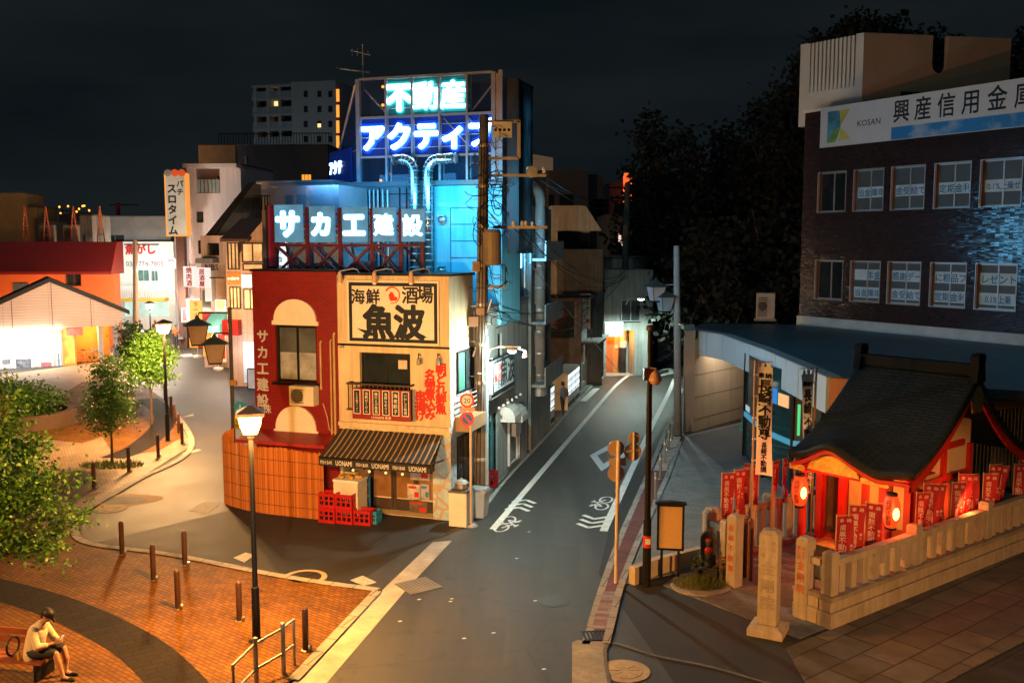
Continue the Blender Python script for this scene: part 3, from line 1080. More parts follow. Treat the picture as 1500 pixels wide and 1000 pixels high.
L(rp.outputs['Color'], mx.inputs['Fac'])
mx.inputs['Color1'].default_value = (0.42, 0.22, 0.075, 1)
L(r2.outputs['Color'], mx.inputs['Color2'])
L(mx.outputs['Color'], bs.inputs['Base Color'])
bs.inputs['Roughness'].default_value = 0.8
mStonePat = m
zp = FB.px(650, 640)[1]
MB().box(FB, ent[1] + 0.02, s_end + 0.03, -0.85, 0.03, 0.0, zp).build('stone_pattern_pillar', mStonePat, bb)
mGlow = emit('lit bar interior', (1.0, 0.34, 0.08), 0.07, 0.98, 2.2)
a, b, c, e = ent
mb = MB()
n = 4
for i in range(n):
 u0, u1 = a + (b - a) * i / n, a + (b - a) * (i + 1) / n
 mb.ring(FB, u0 + .01, u1 - .01, c + .02, e - .05, -.46 + .03 * (i % 2), -.42 + .03 * (i % 2), .06)
 mb.box(FB, u0 + .07, u1 - .07, -.46 + .03 * (i % 2), -.42 + .03 * (i % 2), c + (e - c) * .52, c + (e - c) * .56)
 mb.box(FB, u0 + .07, u1 - .07, -.46 + .03 * (i % 2), -.42 + .03 * (i % 2), c + .08, c + .35)
dr = mb.build('door', mWood, bb)
MB().quad(FB.p(a + .02, -.485, c + .38), FB.p(b - .02, -.485, c + .38), FB.p(b - .02, -.485, e - .08), FB.p(a + .02, -.485, e - .08)).build('pane', mGlow, dr)
for x0, y0, x1, y1, col in ((601, 681, 629, 703, (.42, .36, .34)), (597, 709, 615, 731, (.55, .45, .36)), (616, 709, 629, 731, (.40, .34, .42)), (600, 733, 626, 752, (.12, .08, .05))):
 q = FB.r(x0, y0, x1, y1, -.38)
 po = MB().box(FB, q[0], q[1], -.385, -.375, q[2], q[3]).build('poster', mat('bar poster', col, 0.7, var=.4, vs=6), bb)
 w_, h_ = q[1] - q[0], q[3] - q[2]
 MB().box(FB, q[0] + w_ * .08, q[0] + w_ * .7, -.374, -.371, q[3] - h_ * .28, q[3] - h_ * .12).box(FB, q[0] + w_ * .55, q[1] - w_ * .08, -.374, -.371, q[2] + h_ * .15, q[2] + h_ * .5).build('poster_print', mRedP if x0 != 616 else mat('teal print', (.03, .25, .35)), po)
q = FB.r(503, 690, 528, 745, -.2)
MB().box(FB, q[0], q[1] - .1, -.3, -.1, 0.02, q[3]).build('door_post', mCream, bb)
mb = MB()
for i in range(9):
 s = a + .5 + i * .09
 mb.tube([FB.p(s, -.05, e - .06), FB.p(s + .01, -.06, e - .5), FB.p(s - .01, -.05, e - .85 - .1 * (i % 3))], .028, 6)
mb.build('door_curtain', mat('dark cloth strip', (.05, .035, .03), .9), bb)
za, zb = FB.px(575, 631)[1], None
DA = 1.35
q0, q1 = FB.px(467, 671, DA), FB.px(628, 679, DA)
zb = (q0[1] + q1[1]) / 2
aw0, aw1 = q0[0], q1[0]
t0, t1 = FB.px(500, 627)[0], FB.px(650, 634)[0]
m, t_, bs = mnew('striped awning canvas')
N, L = t_.nodes.new, t_.links.new
tcn = N('ShaderNodeTexCoord')
sp = N('ShaderNodeSeparateXYZ')
L(tcn.outputs['UV'], sp.inputs[0])
ma = N('ShaderNodeMath')
ma.operation = 'MULTIPLY'
ma.inputs[1].default_value = 20.0
L(sp.outputs['X'], ma.inputs[0])
mf = N('ShaderNodeMath')
mf.operation = 'FRACT'
L(ma.outputs[0], mf.inputs[0])
rp = N('ShaderNodeValToRGB')
rp.color_ramp.interpolation = 'CONSTANT'
e_ = rp.color_ramp.elements
e_[0].position, e_[0].color = 0.0, (0.022, 0.020, 0.018, 1)
e_[1].position, e_[1].color = 0.74, (0.30, 0.19, 0.085, 1)
L(mf.outputs[0], rp.inputs['Fac'])
L(rp.outputs['Color'], bs.inputs['Base Color'])
bs.inputs['Roughness'].default_value = 0.8
mAwn = m
me = bpy.data.meshes.new('awning')
nn = 24
vs, fs, uv = [], [], []
for i in range(nn + 1):
 u = i / nn
 for j in range(5):
  v = j / 4
  s = (t0 + (t1 - t0) * u) * (1 - v) + (aw0 + (aw1 - aw0) * u) * v
  sagz = -0.035 * math.sin(math.pi * v) - 0.008 * math.sin(u * 60)
  vs.append(FB.p(s, 0.1 + (DA - 0.1) * v, za + (zb - za) * v + sagz))
  uv.append((u, v))
for i in range(nn):
 for j in range(4):
  fs.append((i * 5 + j, i * 5 + j + 1, i * 5 + j + 6, i * 5 + j + 5))
base = bb.location
me.from_pydata([tuple(Vector(v) - base) for v in vs], [], fs)
ul = me.uv_layers.new()
for p_ in me.polygons:
 for li, vi in zip(p_.loop_indices, p_.vertices):
  ul.data[li].uv = uv[vi]
me.materials.append(mAwn)
aw = bpy.data.objects.new('awning', me)
COL.objects.link(aw)
aw.parent = bb
sm = aw.modifiers.new('thickness', 'SOLIDIFY')
sm.thickness = 0.015
mb = MB()
zv = zb - 0.24
mb.box(FB, aw0, aw1, DA - .006, DA + .006, zv, zb - .01)
mb.build('valance', mat('black valance cloth', (.02, .017, .016), .85), aw)
mb = MB()
wl = aw1 - aw0
for i in range(3):
 c0 = aw0 + wl * (i + 0.19) / 3
 mb.text(FB, 'FISH BAR', aw0 + wl * (i + 0.21) / 3, zb - .135, .145, DA + .008, .006, .004, xs=.66)
 mb.text(FB, 'UONAMI', aw0 + wl * (i + 0.70) / 3, zb - .13, .20, DA + .008, .016, .004, xs=.66)
mb.build('valance_lettering', mat('pale valance lettering', (.62, .58, .5), .8, bump=0), aw)
mb = MB()
mb.tube([FB.p(aw0, DA, zb), FB.p(aw1, DA, zb)], .025, 7)
mb.tube([FB.p(aw1 - .02, DA, zb), FB.p(t1, .05, za - .75)], .02, 6)
mb.tube([FB.p(aw0 + .02, DA, zb), FB.p(t0, .05, za - .75)], .02, 6)
mb.build('awning_frame', mBlackM, aw)
mBulb = emit('small warm bulb', (1, .55, .2), 1.6)
for i in range(4):
 s = aw0 + wl * (.3 + .15 * i)
 MB().ball(FB.p(s, DA - .12, zb - .34), .04, n=8, m=6).build('bulb', mBulb, aw)
FS = FB.shift(s_end, 0, R(90))
mWhiteW = mat('white stucco', (0.60, 0.60, 0.57), 0.85, streak=.3, var=0.14, vs=1.0, bump=0.25, bs=35, dirt=0.35)
mGreen = mat('green shutter', (0.03, 0.14, 0.10), 0.5, var=0.2)
SL = 1.95
MB().box(FS, 0.02, SL, -0.3, 0.012, 0.0, FB.px(580, 512)[1]).build('white_side_wall', mWhiteW, bb)
a, b = FS.px(668, 540)[0], FS.px(691, 540)[0]
c, e = FS.px(680, 572)[1], FS.px(680, 512)[1]
w = MB().ring(FS, a, b, c, e, .014, .07, .06).box(FS, (a + b) / 2 - .03, (a + b) / 2 + .03, .014, .07, c + .06, e - .06).build('side_window', mBlackM, bb)
MB().box(FS, a + .06, (a + b) / 2 - .03, .014, .04, c + .06, e - .06).build('shutter', mGreen, w)
MB().quad(FS.p((a + b) / 2 + .03, .03, c + .06), FS.p(b - .06, .03, c + .06), FS.p(b - .06, .03, e - .06), FS.p((a + b) / 2 + .03, .03, e - .06)).build('pane', mDarkGlass, w)
mb = MB()
for i in range(4):
 mb.tube([FS.p(a - .02, .25, c - .05 - i * .14), FS.p(b + .05, .25, c - .05 - i * .14)], .018, 6)
mb.tube([FS.p(a, .02, c - .05), FS.p(a, .25, c - .05), FS.p(a, .25, c - .5)], .018, 6).tube([FS.p(b, .02, c - .05), FS.p(b, .25, c - .05), FS.p(b, .25, c - .5)], .018, 6)
mb.build('guard_rail', mAlu, w)
a, b = FS.px(668, 700)[0], FS.px(688, 700)[0]
MB().ring(FS, a, b, 0.75, 2.35, .014, .06, .06).build('dark_doorway', mBlackM, bb)
MB().quad(FS.p(a + .06, .03, .8), FS.p(b - .06, .03, .8), FS.p(b - .06, .03, 2.3), FS.p(a + .06, .03, 2.3)).build('door_glass', mDarkGlass, bb)
MB().box(FS, a - .1, b + .1, .02, .5, 2.55, 2.95).build('brown_box', mat('brown sign box', (.30, .16, .08), .6), bb)
a, b, c, e = FB.r(510, 411, 644, 503)
sb = thing('bar_signboard', 'cream signboard with dark border, black characters and a red fish mark above the bar', 'sign', FB.p((a + b) / 2, .05, c))
MB().box(FB, a, b, .004, .07, c, e).build('panel', mCreamL, sb)
a2, b2, c2, e2 = FB.r(513, 414, 642, 501)
MB().ring(FB, a2, b2, c2, e2, .071, .078, .10).build('border', mCharcoal, sb)
mb = MB()
for ch, x, y, sz in (('海', 526, 434, .46), ('鮮', 548, 434, .46), ('酒', 602, 432, .52), ('場', 624, 431, .52)):
 mb.text(FB, ch, *FB.px(x, y), sz, .072, .025, .006)
for ch, x, y, sz, xs in (('魚', 556, 471, 1.02, 1.0), ('波', 601, 472, 1.02, .95)):
 mb.text(FB, ch, *FB.px(x, y), sz, .072, .045, .006, xs)
for pts in (((524, 480), (541, 484), (552, 489), (546, 492), (538, 489)), ((600, 478), (612, 486), (628, 494), (612, 494), (603, 488))):
 mb.prism(FB, [FB.px(x, y) for x, y in pts], .072, .0775)
mb.build('lettering', mCharcoal, sb)
mb = MB()
cs, cz = FB.px(576, 432)
for k in range(14):
 a0, a1 = R(150 - k * 18), R(150 - (k + 1) * 18)
 r0 = .20 + .002 * k
 mb.prism(FB, [(cs + r0 * math.cos(a0), cz + r0 * math.sin(a0)), (cs + r0 * math.cos(a1), cz + r0 * math.sin(a1)), (cs + (r0 + .05 - .002 * k) * math.cos(a1), cz + (r0 + .05 - .002 * k) * math.sin(a1)), (cs + (r0 + .05 - .002 * k) * math.cos(a0), cz + (r0 + .05 - .002 * k) * math.sin(a0))], .072, .078)
mb.prism(FB, [(cs - .11, cz), (cs - .05, cz + .09), (cs + .03, cz + .07), (cs + .08, cz - .04), (cs + .17, cz - .06), (cs + .15, cz - .15), (cs + .05, cz - .16), (cs - .04, cz - .17), (cs - .09, cz - .11)], .072, .079)
mb.build('fish_mark', mat('red fish mark', (.60, .03, .02), .7, bump=0), sb)
for i, x in enumerate((510, 560, 613)):
 s, z = FB.px(x, 405)
 t = thing('sign_lamp', '%s of three small spot lamps on bent arms over the bar signboard' % ('leftmost', 'middle', 'rightmost')[i], 'lamp', FB.p(s, 0, z), 'spot lamps over the bar signboard')
 MB().tube([FB.p(s + .35, -.05, z + .06), FB.p(s + .36, .1, z + .2), FB.p(s + .3, .3, z + .24), FB.p(s, .52, z + .17)], .016, 6).build('arm', mAlu, t)
 MB().lathe(FB.p(s, .52, z - .16), [(.075, 0), (.085, .06), (.05, .3), (.02, .33)], 12).build('head', mat('lamp head', (.5, .33, .2), .5), t)
 MB().ball(FB.p(s, .52, z - .17), .06, .06, .05, 8, 6).build('bulb', mWhiteM, t)
for i, x in enumerate((616, 644)):
 s, z = FB.px(x, 523)
 t = thing('wall_lamp', '%s small dark wall lamp above the red brushed lettering' % ('left', 'right')[i], 'lamp', FB.p(s, 0, z - .15), 'small lamps above the red lettering')
 MB().tube([FB.p(s, .0, z + .05), FB.p(s, .15, z + .12), FB.p(s + .03, .22, z)], .014, 6).build('arm', mBlackM, t)
 MB().lathe(FB.p(s + .03, .22, z - .2), [(.06, 0), (.065, .02), (.05, .18), (.02, .2)], 10).build('head', mConc, t)
DM = .40
a, b, c, e = FB.r(517, 570, 602, 615, DM)
mn = thing('menu_board', 'dark red menu board with six black vertical slips hung under the bar window', 'sign', FB.p((a + b) / 2, DM, c))
MB().box(FB, a, b, DM, DM + .04, c, e).build('board', mat('dark red board', (.22, .012, .012), .5), mn)
sl_, tx = MB(), MB()
txt = ['しじみ塩ラーメン', '海鮮ばくだん', '鶏天えび南蛮', '漁師なめろう', '海老餃子', 'いわし三昧揚']
wl = (b - a) / 6
brd = MB()
for i in range(6):
 u = a + wl * (i + .5)
 sl_.box(FB, u - wl * .31, u + wl * .31, DM + .041, DM + .047, c + .17, e - .05)
 brd.ring(FB, u - wl * .36, u + wl * .36, c + .15, e - .03, DM + .041, DM + .049, .02)
 k = len(txt[i])
 p_ = (e - .1 - c - .19) / k
 tx.text(FB, txt[i], u, e - .09 - p_ / 2, min(p_ * .98, .135), DM + .048, .012, .003, vertical=True, pitch=p_)
sl_.build('slip', mCharcoal, mn)
brd.build('slip_border', mCreamL, mn)
tx.text(FB, 'UONAMI 魚波', (a + b) / 2, c + .075, .10, DM + .041, .01, .004)
tx.build('lettering', mCreamL, mn)
pts = [G(329, 738), G(338, 741), G(352, 745), G(376, 750), G(420, 756), G(476, 762)]
q = [Vector((x[0], x[1])) for x in pts]
fine = []
for i in range(len(q) - 1):
 p0, p1, p2, p3 = [q[max(0, min(len(q) - 1, k))] for k in (i - 1, i, i + 1, i + 2)]
 for k in range(12):
  t = k / 12
  fine.append(0.5 * (2 * p1 + (p2 - p0) * t + (2 * p0 - 5 * p1 + 4 * p2 - p3) * t * t + (3 * p1 - p0 - 3 * p2 + p3) * t ** 3))
fine.append(q[-1])
back = [G(345, 722), G(333, 731)]
fine = [Vector(x[:2]) for x in back] + fine
scr = MB()
tot = 0
reed = []
last = None
zt = P(400, 657, G(400, 755)[1])[2]
for i in range(len(fine) - 1):
 a_, b_ = fine[i], fine[i + 1]
 l = (b_ - a_).length
 n = max(1, int(l / .024))
 for k in range(n):
  v = a_.lerp(b_, k / n)
  h = zt + .10 * math.sin(i * .3) * .3 + random.uniform(-.03, .03) + (.12 if i < 14 else 0)
  j = random.uniform(-.006, .006)
  scr.tube([(v.x, v.y + j, .01), (v.x + j, v.y, h * .5), (v.x, v.y + j, h)], .0125, 4)
rs = thing('reed_screen', 'tall bundled reed screen hung along the foot of the red wall', 'screen', (q[3].x, q[3].y, 0))
m, t_, bs = mnew('dry reed')
N, L = t_.nodes.new, t_.links.new
ge = N('ShaderNodeNewGeometry')
rp = N('ShaderNodeValToRGB')
rp.color_ramp.elements[0].color, rp.color_ramp.elements[1].color = (.30, .080, .012, 1), (.60, .20, .035, 1)
L(ge.outputs['Random Per Island'], rp.inputs['Fac'])
L(rp.outputs['Color'], bs.inputs['Base Color'])
bs.inputs['Roughness'].default_value = .7
scr.build('reeds', m, rs, uv=False)
tw = MB()
for z in (.3, .75, 1.2, 1.65):
 tw.tube([(v.x, v.y - .02, z) for v in fine], .009, 5)
tw.build('binding_twine', mat('twine', (.10, .05, .02), .9), rs)
mCrate = mat('red plastic crate', (.40, .012, .012), .4, var=.1, bump=0)
def crate(fr, s, d, z, w, dp, h, m, label, group, lattice=True):
 t = thing('crate', label, 'crate', fr.p(s, d, z), group)
 mb = MB()
 x0, x1, y0, y1 = s - w / 2, s + w / 2, d - dp / 2, d + dp / 2
 mb.box(fr, x0, x1, y0, y1, z, z + .03)
 b_ = .022
 for (u0, u1, v0, v1) in ((x0, x1, y1 - b_, y1), (x0, x1, y0, y0 + b_), (x0, x0 + b_, y0 + b_, y1 - b_), (x1 - b_, x1, y0 + b_, y1 - b_)):
  mb.box(fr, u0, u1, v0, v1, z + h - .10, z + h)
  mb.box(fr, u0, u1, v0, v1, z + .03, z + .09)
 for i in range(4):
  u = x0 + (w - .05) * i / 3
  mb.box(fr, u, u + .05, y1 - b_ + .002, y1 - .002, z + .09, z + h - .10)
  mb.box(fr, u, u + .05, y0 + .002, y0 + b_ - .002, z + .09, z + h - .10)
 for i in range(4):
  v = y0 + (dp - .05) * i / 3
  mb.box(fr, x0 + .002, x0 + b_ - .002, v, v + .05, z + .09, z + h - .10)
  mb.box(fr, x1 - b_ + .002, x1 - .002, v, v + .05, z + .09, z + h - .10)
 mb.box(fr, x0 + .02, x1 - .02, y1 - .012, y1 - .006, z + h * .45, z + h * .55)
 mb.build('shell', m, t)
 bt = MB()
 for i in range(4):
  for j in range(3):
   u, v = x0 + w * (i + .5) / 4, y0 + dp * (j + .5) / 3
   bt.lathe(fr.p(u, v, z + .032), [(.036, 0), (.036, .15), (.014, .21), (.014, .25)], 7)
 bt.build('bottles', mat('brown bottle', (.03, .012, .006), .15), t)
 return t
DC = 1.35
xs_ = [FB.px(x, 755, DC)[0] for x in (476, 499, 523, 540)]
cw = .52
s0 = FB.px(466, 750, DC)[0] + cw / 2
for i, lab in enumerate(('bottom left red bottle crate of the stack next to the reed screen', 'bottom middle red bottle crate of the stack by the reed screen', 'bottom right red bottle crate, beside the blue crate')):
 crate(FB, s0 + i * (cw + .015), DC - .2 - .05 * i, .006, cw, .40, .43, mCrate, lab, 'red bottle crates by the bar door')
for i, lab in enumerate(('upper left red bottle crate of the stack next to the reed screen', 'upper right red bottle crate, below the white box and clutter')):
 crate(FB, s0 + i * (cw + .02), DC - .22, .440, cw, .40, .43, mCrate, lab, 'red bottle crates by the bar door')
sc = FB.px(545, 742, .8)[0]
crate(FB, sc, .85, .006, .5, .38, .36, mat('blue plastic crate', (.02, .24, .40), .45, var=.1, bump=0), 'light blue plastic crate beside the red bottle crates at the bar door', None)
a, b = FB.px(492, 700, .9)[0], FB.px(527, 700, .9)[0]
fz = thing('freezer_box', 'white chest box standing behind the red crates with food trays on top', 'freezer', FB.p((a + b) / 2, .75, 0))
MB().box(FB, a, b, .45, 1.05, .01, 1.16).build('case', mat('off white box', (.62, .55, .44), .5), fz)
MB().box(FB, a - .02, b + .02, .43, 1.07, 1.163, 1.22).build('lid', mWhiteM, fz)
mb = MB()
for i in range(7):
 mb.ball(FB.p(a + .1 + i * .1, .8 + .12 * math.sin(i * 2), 1.27), .07, .06, .05, 8, 6)
tag(mb.build('food_tray', mat('yellow food', (.5, .25, .03), .6, var=.5, vs=8), loc=FB.p((a + b) / 2, .75, 1.2)), 'heap of small yellow and orange things on top of the white box', 'food')
a, b = FB.px(503, 690, .3)[0], FB.px(541, 690, .3)[0]
bo = thing('blue_board', 'blue painted board with round shell decorations beside the bar door', 'board', FB.p((a + b) / 2, .3, 0))
MB().box(FB, a, b, .22, .27, .05, FB.px(520, 695, .25)[1]).build('panel', mat('blue board', (.02, .10, .24), .5, var=.3, vs=4), bo)
mShell = mat('shell yellow', (.6, .45, .25), .6, var=.4, vs=9)
zt_ = FB.px(520, 695, .25)[1]
for i in range(8):
 MB().lathe(FB.p(a + .12 + (i % 4) * (b - a - .24) / 3, .271, zt_ - .2 - .35 * (i // 4) - .05 * (i % 2)), [(.07, 0), (.06, .02), (.03, .035)], 10, 'd', FB).build('shell_decoration', mShell, bo)
FC = Frame(G(676, 768), FB.a)
cb = thing('cabinet', 'cream metal cabinet with a grey top at the bar corner beside the sign post', 'cabinet', FC.p(0, 0, 0))
MB().box(FC, -.27, .25, -.3, .28, .02, .98).build('case', mCreamL, cb)
MB().box(FC, -.29, .27, -.32, .30, .983, 1.03).build('top', mConcD, cb)
MB().box(FC, .253, .26, -.28, .26, .08, .94).build('side_door', mWhiteM, cb)
pt = thing('steel_pot', 'round steel pot with lid standing on the cream cabinet', 'pot', FC.p(0, -.02, 1.034))
MB().lathe(FC.p(0, -.02, 1.034), [(.16, 0), (.2, .05), (.2, .18)], 18).build('pot', mSteel, pt)
MB().lathe(FC.p(0, -.02, 1.216), [(.21, 0), (.15, .07), (.03, .1), (.03, .13)], 18).build('lid', mAlu, pt)
FD = Frame(G(702, 756), FB.a)
tb = thing('rubbish_bin', 'pale grey plastic bin behind the cream cabinet at the foot of the utility pole', 'bin', FD.p(0, 0, 0))
MB().frustum(FD, 0, 0, .01, .78, .2, .2, .25, .24).build('body', mWhiteM, tb)
MB().frustum(FD, 0, 0, .783, .86, .27, .26, .24, .23).build('lid', mAlu, tb)
FE = Frame(G(718, 716), FB.a)
crate(FE, 0, 0, .1, .42, .4, .5, mCrate, 'single red crate on the street kerb beyond the utility pole', None)
x, y, _ = G(690, 770)
FP = Frame((x, y), R(-6))
sp_ = thing('traffic_sign', 'round 20 limit sign over a no parking disc on a pale post at the corner', 'traffic sign', (x, y, 0))
zt = P(690, 572, y)[2]
MB().tube([(x, y, 0), (x, y, zt)], .038, 10).build('post', mat('cream painted post', (.55, .42, .32), .55), sp_)
MB().lathe((x, y, .004), [(.2, 0), (.17, .05), (.05, .07)], 14).build('base', mConc, sp_)
mSignRed = mat('sign red', (.60, .035, .012), .5, var=.05, bump=0)
mSignBlue = mat('sign blue', (.012, .08, .38), .5, var=.05, bump=0)
z20, znp = P(685, 586, y)[2], P(685, 613, y)[2]
DSX = -.09
for z, nm in ((z20, '20'), (znp, 'np')):
 c_ = FP.p(DSX, .05, z)
 dsc = MB().lathe(c_, [(.205, 0), (.205, .012), (.02, .0125)], 28, 'd', FP).build('disc', mSignRed, sp_)
 if nm == '20':
  MB().lathe(FP.p(DSX, .0635, z), [(.145, 0), (.145, .003), (.01, .0032)], 24, 'd', FP).build('disc_face', mCreamL, dsc)
  MB().text(FP, '20', DSX, z + .005, .20, .068, .02, .003).build('numerals', mSignBlue, dsc)
 else:
  MB().lathe(FP.p(DSX, .0635, z), [(.14, 0), (.14, .003), (.01, .0032)], 24, 'd', FP).build('disc_face', mSignBlue, dsc)
  u = .14 / math.sqrt(2)
  MB().prism(FP, [(DSX - u - .02, z + u), (DSX - u + .02, z + u + .03), (DSX + u + .02, z - u), (DSX + u - .02, z - u - .03)], .0672, .0705).build('red_bar', mSignRed, dsc)
zz = P(685, 599, y)[2]
MB().box(FP, DSX - .22, DSX + .22, .05, .06, zz - .05, zz + .05).build('plate', mat('orange plate', (.62, .26, .09), .5), sp_)
# roof sign, neon tower
mPlum = mat('plum painted steel', (0.10, 0.012, 0.030), 0.45, var=0.2, vs=5)
mNavy = mat('navy sign flank', (0.012, 0.018, 0.060), 0.5)
mPanel = emit('pale blue glowing panel', (.14, .42, .66), .48, .3, 2)  # panel glows itself, standing for the light of its characters
neonW = emit('white neon lettering', (0.80, 0.95, 1.0), 11)
neonC = emit('cyan white neon lettering', (0.66, 1.0, 0.98), 15)
neonB = emit('blue white neon lettering', (0.42, 0.74, 1.0), 20)
rimB = emit('deep blue glow rim', (0.005, 0.13, 1.0), 3.2)  # rims: glow round the letters, made as wider emissive outlines behind them
rimC = emit('cyan glow rim', (0.03, 0.55, 0.62), 2.0)
haloB = emit('blue bloom outline', (0.0, 0.06, 0.9), 0.75)  # bloom of the neon, put into wide dim emissive outlines
haloC = emit('cyan bloom outline', (0.01, 0.32, 0.38), 0.7)
rimW = emit('pale blue glow rim', (0.10, 0.42, 0.75), 1.6)
FR = FB.shift(0, -0.9)                       # plane of the roof sign
a_, _ = FR.px(400, 330)
rs_ = thing('roof_sign', 'row of five square panels with white lit characters on plum steel roof struts', 'sign', FR.p(FR.px(510, 400)[0], 0, z_red))
for ch, x0, x1, y0, y1 in (('サ', 402, 442, 300, 355), ('カ', 453, 489, 302, 355), ('工', 501, 537, 303, 355), ('建', 546, 579, 304, 354), ('設', 588, 621, 306, 354)):
 a, b, c, e = FR.r(x0, y0, x1, y1)
 pn = MB().box(FR, a, b, -.10, .0, c, e).build('panel', mPanel, rs_)
 cs, cz = (a + b) / 2, (c + e) / 2
 sz = (b - a) * .90
 bd = .05 if ch in 'サカ工' else .018
 MB().text(FR, ch, cs, cz, sz, .03, bd, .01, 1.0).build('character', neonW, pn)
 MB().text(FR, ch, cs, cz, sz, .008, bd + .045, .01, 1.0).build('character_glow_rim', rimW, pn)
mb = MB()
zt_, zm_ = FR.px(510, 306)[1], FR.px(510, 357)[1]
z0 = z_red - .15
def post(x, yt=300, r_=.055):
 s = FR.px(x, 380)[0]
 zt = FR.px(x, yt)[1]
 mb.box(FR, s - r_, s + r_, -.24, -.13, z0, zt)
 return s
ps = [post(397, 300), post(447, 303), post(495, 304), post(542, 305), post(584, 306)]
s5 = FR.px(616, 380)[0]
mb.box(FR, s5 - .05, s5 + .05, -.24, -.13, z_crm, FR.px(616, 308)[1])
ps.append(s5)
for i in range(4):
 zz0, zz1 = z0, zm_
 mb.tube([FR.p(ps[i], -.18, zz0), FR.p(ps[i + 1], -.18, zz1)], .05, 5)
 mb.tube([FR.p(ps[i + 1], -.20, zz0), FR.p(ps[i], -.20, zz1)], .05, 5)
 sm_ = (ps[i] + ps[i + 1]) / 2
 mb.tube([FR.p(sm_, -.22, zz0), FR.p(ps[i], -.9, zz1)], .045, 5)
for z in (zm_ - .05, (zt_ + zm_) / 2, zt_ - .15):
 mb.box(FR, ps[0], ps[-1], -.235, -.135, z - .04, z + .04)
for i in range(5):
 mb.tube([FR.p(ps[i], -.2, zm_), FR.p(ps[i] + .1, -2.2, z0)], .045, 5)
mb.build('steel_frame', mPlum, rs_)
a, b, c, e = FR.r(387, 300, 396, 400)
MB().box(FR, a, b - .08, -.6, -.1, c + .02, e).build('navy_flank', mNavy, rs_)
MB().box(FR, b - .075, b - .01, -.14, .0, c + .02, e - .02).build('pink_strip', mat('magenta strip', (.30, .02, .09), .5), rs_)
for lab, x, w_ in (('dark bundle lying on the flat roof under the roof sign panel nearest the tower', 520, .9),):
 s = FR.px(x, 395)[0]
 t = thing('roof_bundle', lab, 'bundle', FR.p(s, -.6, z_crm))
 MB().ball(FR.p(s, -.6, z_crm + .2), w_ * .5, .3, .2, 12, 8).build('sheet', mNavy, t)
FRB = FB.shift(0, -2.3)
a, b, c, e = FRB.r(398, 352, 498, 402)
bw = thing('roof_house', 'pale corrugated rooftop house half hidden behind the roof sign struts', 'roof house', FRB.p((a + b) / 2, 0, z_red - .3))
mb = MB().box(FRB, a, b, -2, 0, z_red - .3, FRB.px(440, 272)[1])
mb.build('wall', mat('pale corrugated sheet', (.34, .35, .36), .6, var=.15), bw)
mb = MB()
for i in range(26):
 s = a + (b - a) * (i + .5) / 26
 mb.box(FRB, s - .02, s + .02, .001, .03, z_red - .2, FRB.px(440, 345)[1])
mb.build('rib', mAlu, bw)
a, b, c, e = FRB.r(404, 352, 420, 400, .05)
ls = thing('lit_side_sign', 'narrow lit white sign with red ends behind the roof sign struts', 'sign', FRB.p((a + b) / 2, .05, c))
MB().box(FRB, a, b, .035, .12, c, e).build('box', emit('white lit sign face', (.75, .9, 1.0), 1.3), ls)
MB().box(FRB, a, b, .121, .13, c, c + .14).box(FRB, a, b, .121, .13, e - .14, e).build('red_end', mSignRed, ls)
MB().text(FRB, 'お食事', (a + b) / 2, e - .35, .22, .122, .01, .004, vertical=True, pitch=.27).build('lettering', mSignBlue, ls)
# ---- the tower
FT = FB.shift(0, -4.6)
TL, TR = FT.px(500, 300)[0], FT.px(736, 300)[0]
CL = FT.px(526, 200)[0]
zc = FT.px(630, 272)[1]
zt = FT.px(630, 111)[1]
mTowG = mat('grey tower panel', (.16, .17, .18), .6, var=.15, vs=1.2)
mTowB = mat('pale blue tower wall', (.16, .52, .68), .6, streak=.2, var=.08, vs=.8, bump=.12)
mMull = mat('tower mullion', (.34, .36, .38), .45, .3)
tw = thing('neon_tower', 'tall glass topped tower with glowing blue and white characters behind the bar', 'tower', FT.p((TL + TR) / 2, -2, 0))
bm = FT.px(637, 350)[0]
MB().box(FT, TL, bm, -1.9, 0, 0, zc).build('grey_wall', mTowG, tw)
MB().box(FT, bm + .003, TR, -1.9, .06, 5.3, zc - .02).build('blue_wall', mTowB, tw)
MB().box(FT, TL - .05, TR + .05, -1.95, .12, zc, zc + .16).build('ledge', mTowG, tw)
mb = MB()
for x in (556, 586, 596, 612):
 s = FT.px(x, 300)[0]
 mb.box(FT, s - .02, s + .02, .001, .03, 5, zc - .05)
for z in (8.4, 9.6):
 mb.box(FT, TL, bm, .001, .02, z, z + .03)
mb.build('panel_seam', mBlackM, tw)
mLine = mat('dark panel line', (.03, .10, .14), .7, bump=0)  # dark lines round and across the door panels
a, b, c, e = FT.r(660, 304, 700, 450, .06)
mb = MB().ring(FT, a, b, c, e, .062, .08, .02)
for i in range(1, 6):
 z = c + (e - c) * i / 6
 mb.box(FT, a + .02, b - .02, .062, .075, z - .012, z + .012)
mb.build('door_panel', mLine, tw)
a, b, c, e = FT.r(712, 375, 734, 446, .06)
MB().ring(FT, a, b, c, e, .062, .08, .02).build('door_panel', mLine, tw)
cols = [FT.px(x, 190)[0] for x in (526, 567, 605, 645, 685, 724)]
zz = [zc + .16, FT.px(630, 228)[1], FT.px(630, 169)[1], zt]
mb = MB()
for i, s in enumerate(cols):
 r_ = .07 if i in (0, 5) else .035
 mb.box(FT, s - r_, s + r_, -.06, .10, zz[0], zz[3])
for z in zz[1:]:
 mb.box(FT, cols[0] + .07, cols[-1] - .07, -.05, .075, z - .035, z + .035)
s = FT.px(734, 190)[0]
mb.box(FT, s - .07, s + .07, -.5, .08, zz[0], zz[3] + .05)
mb.build('mullion', mMull, tw)
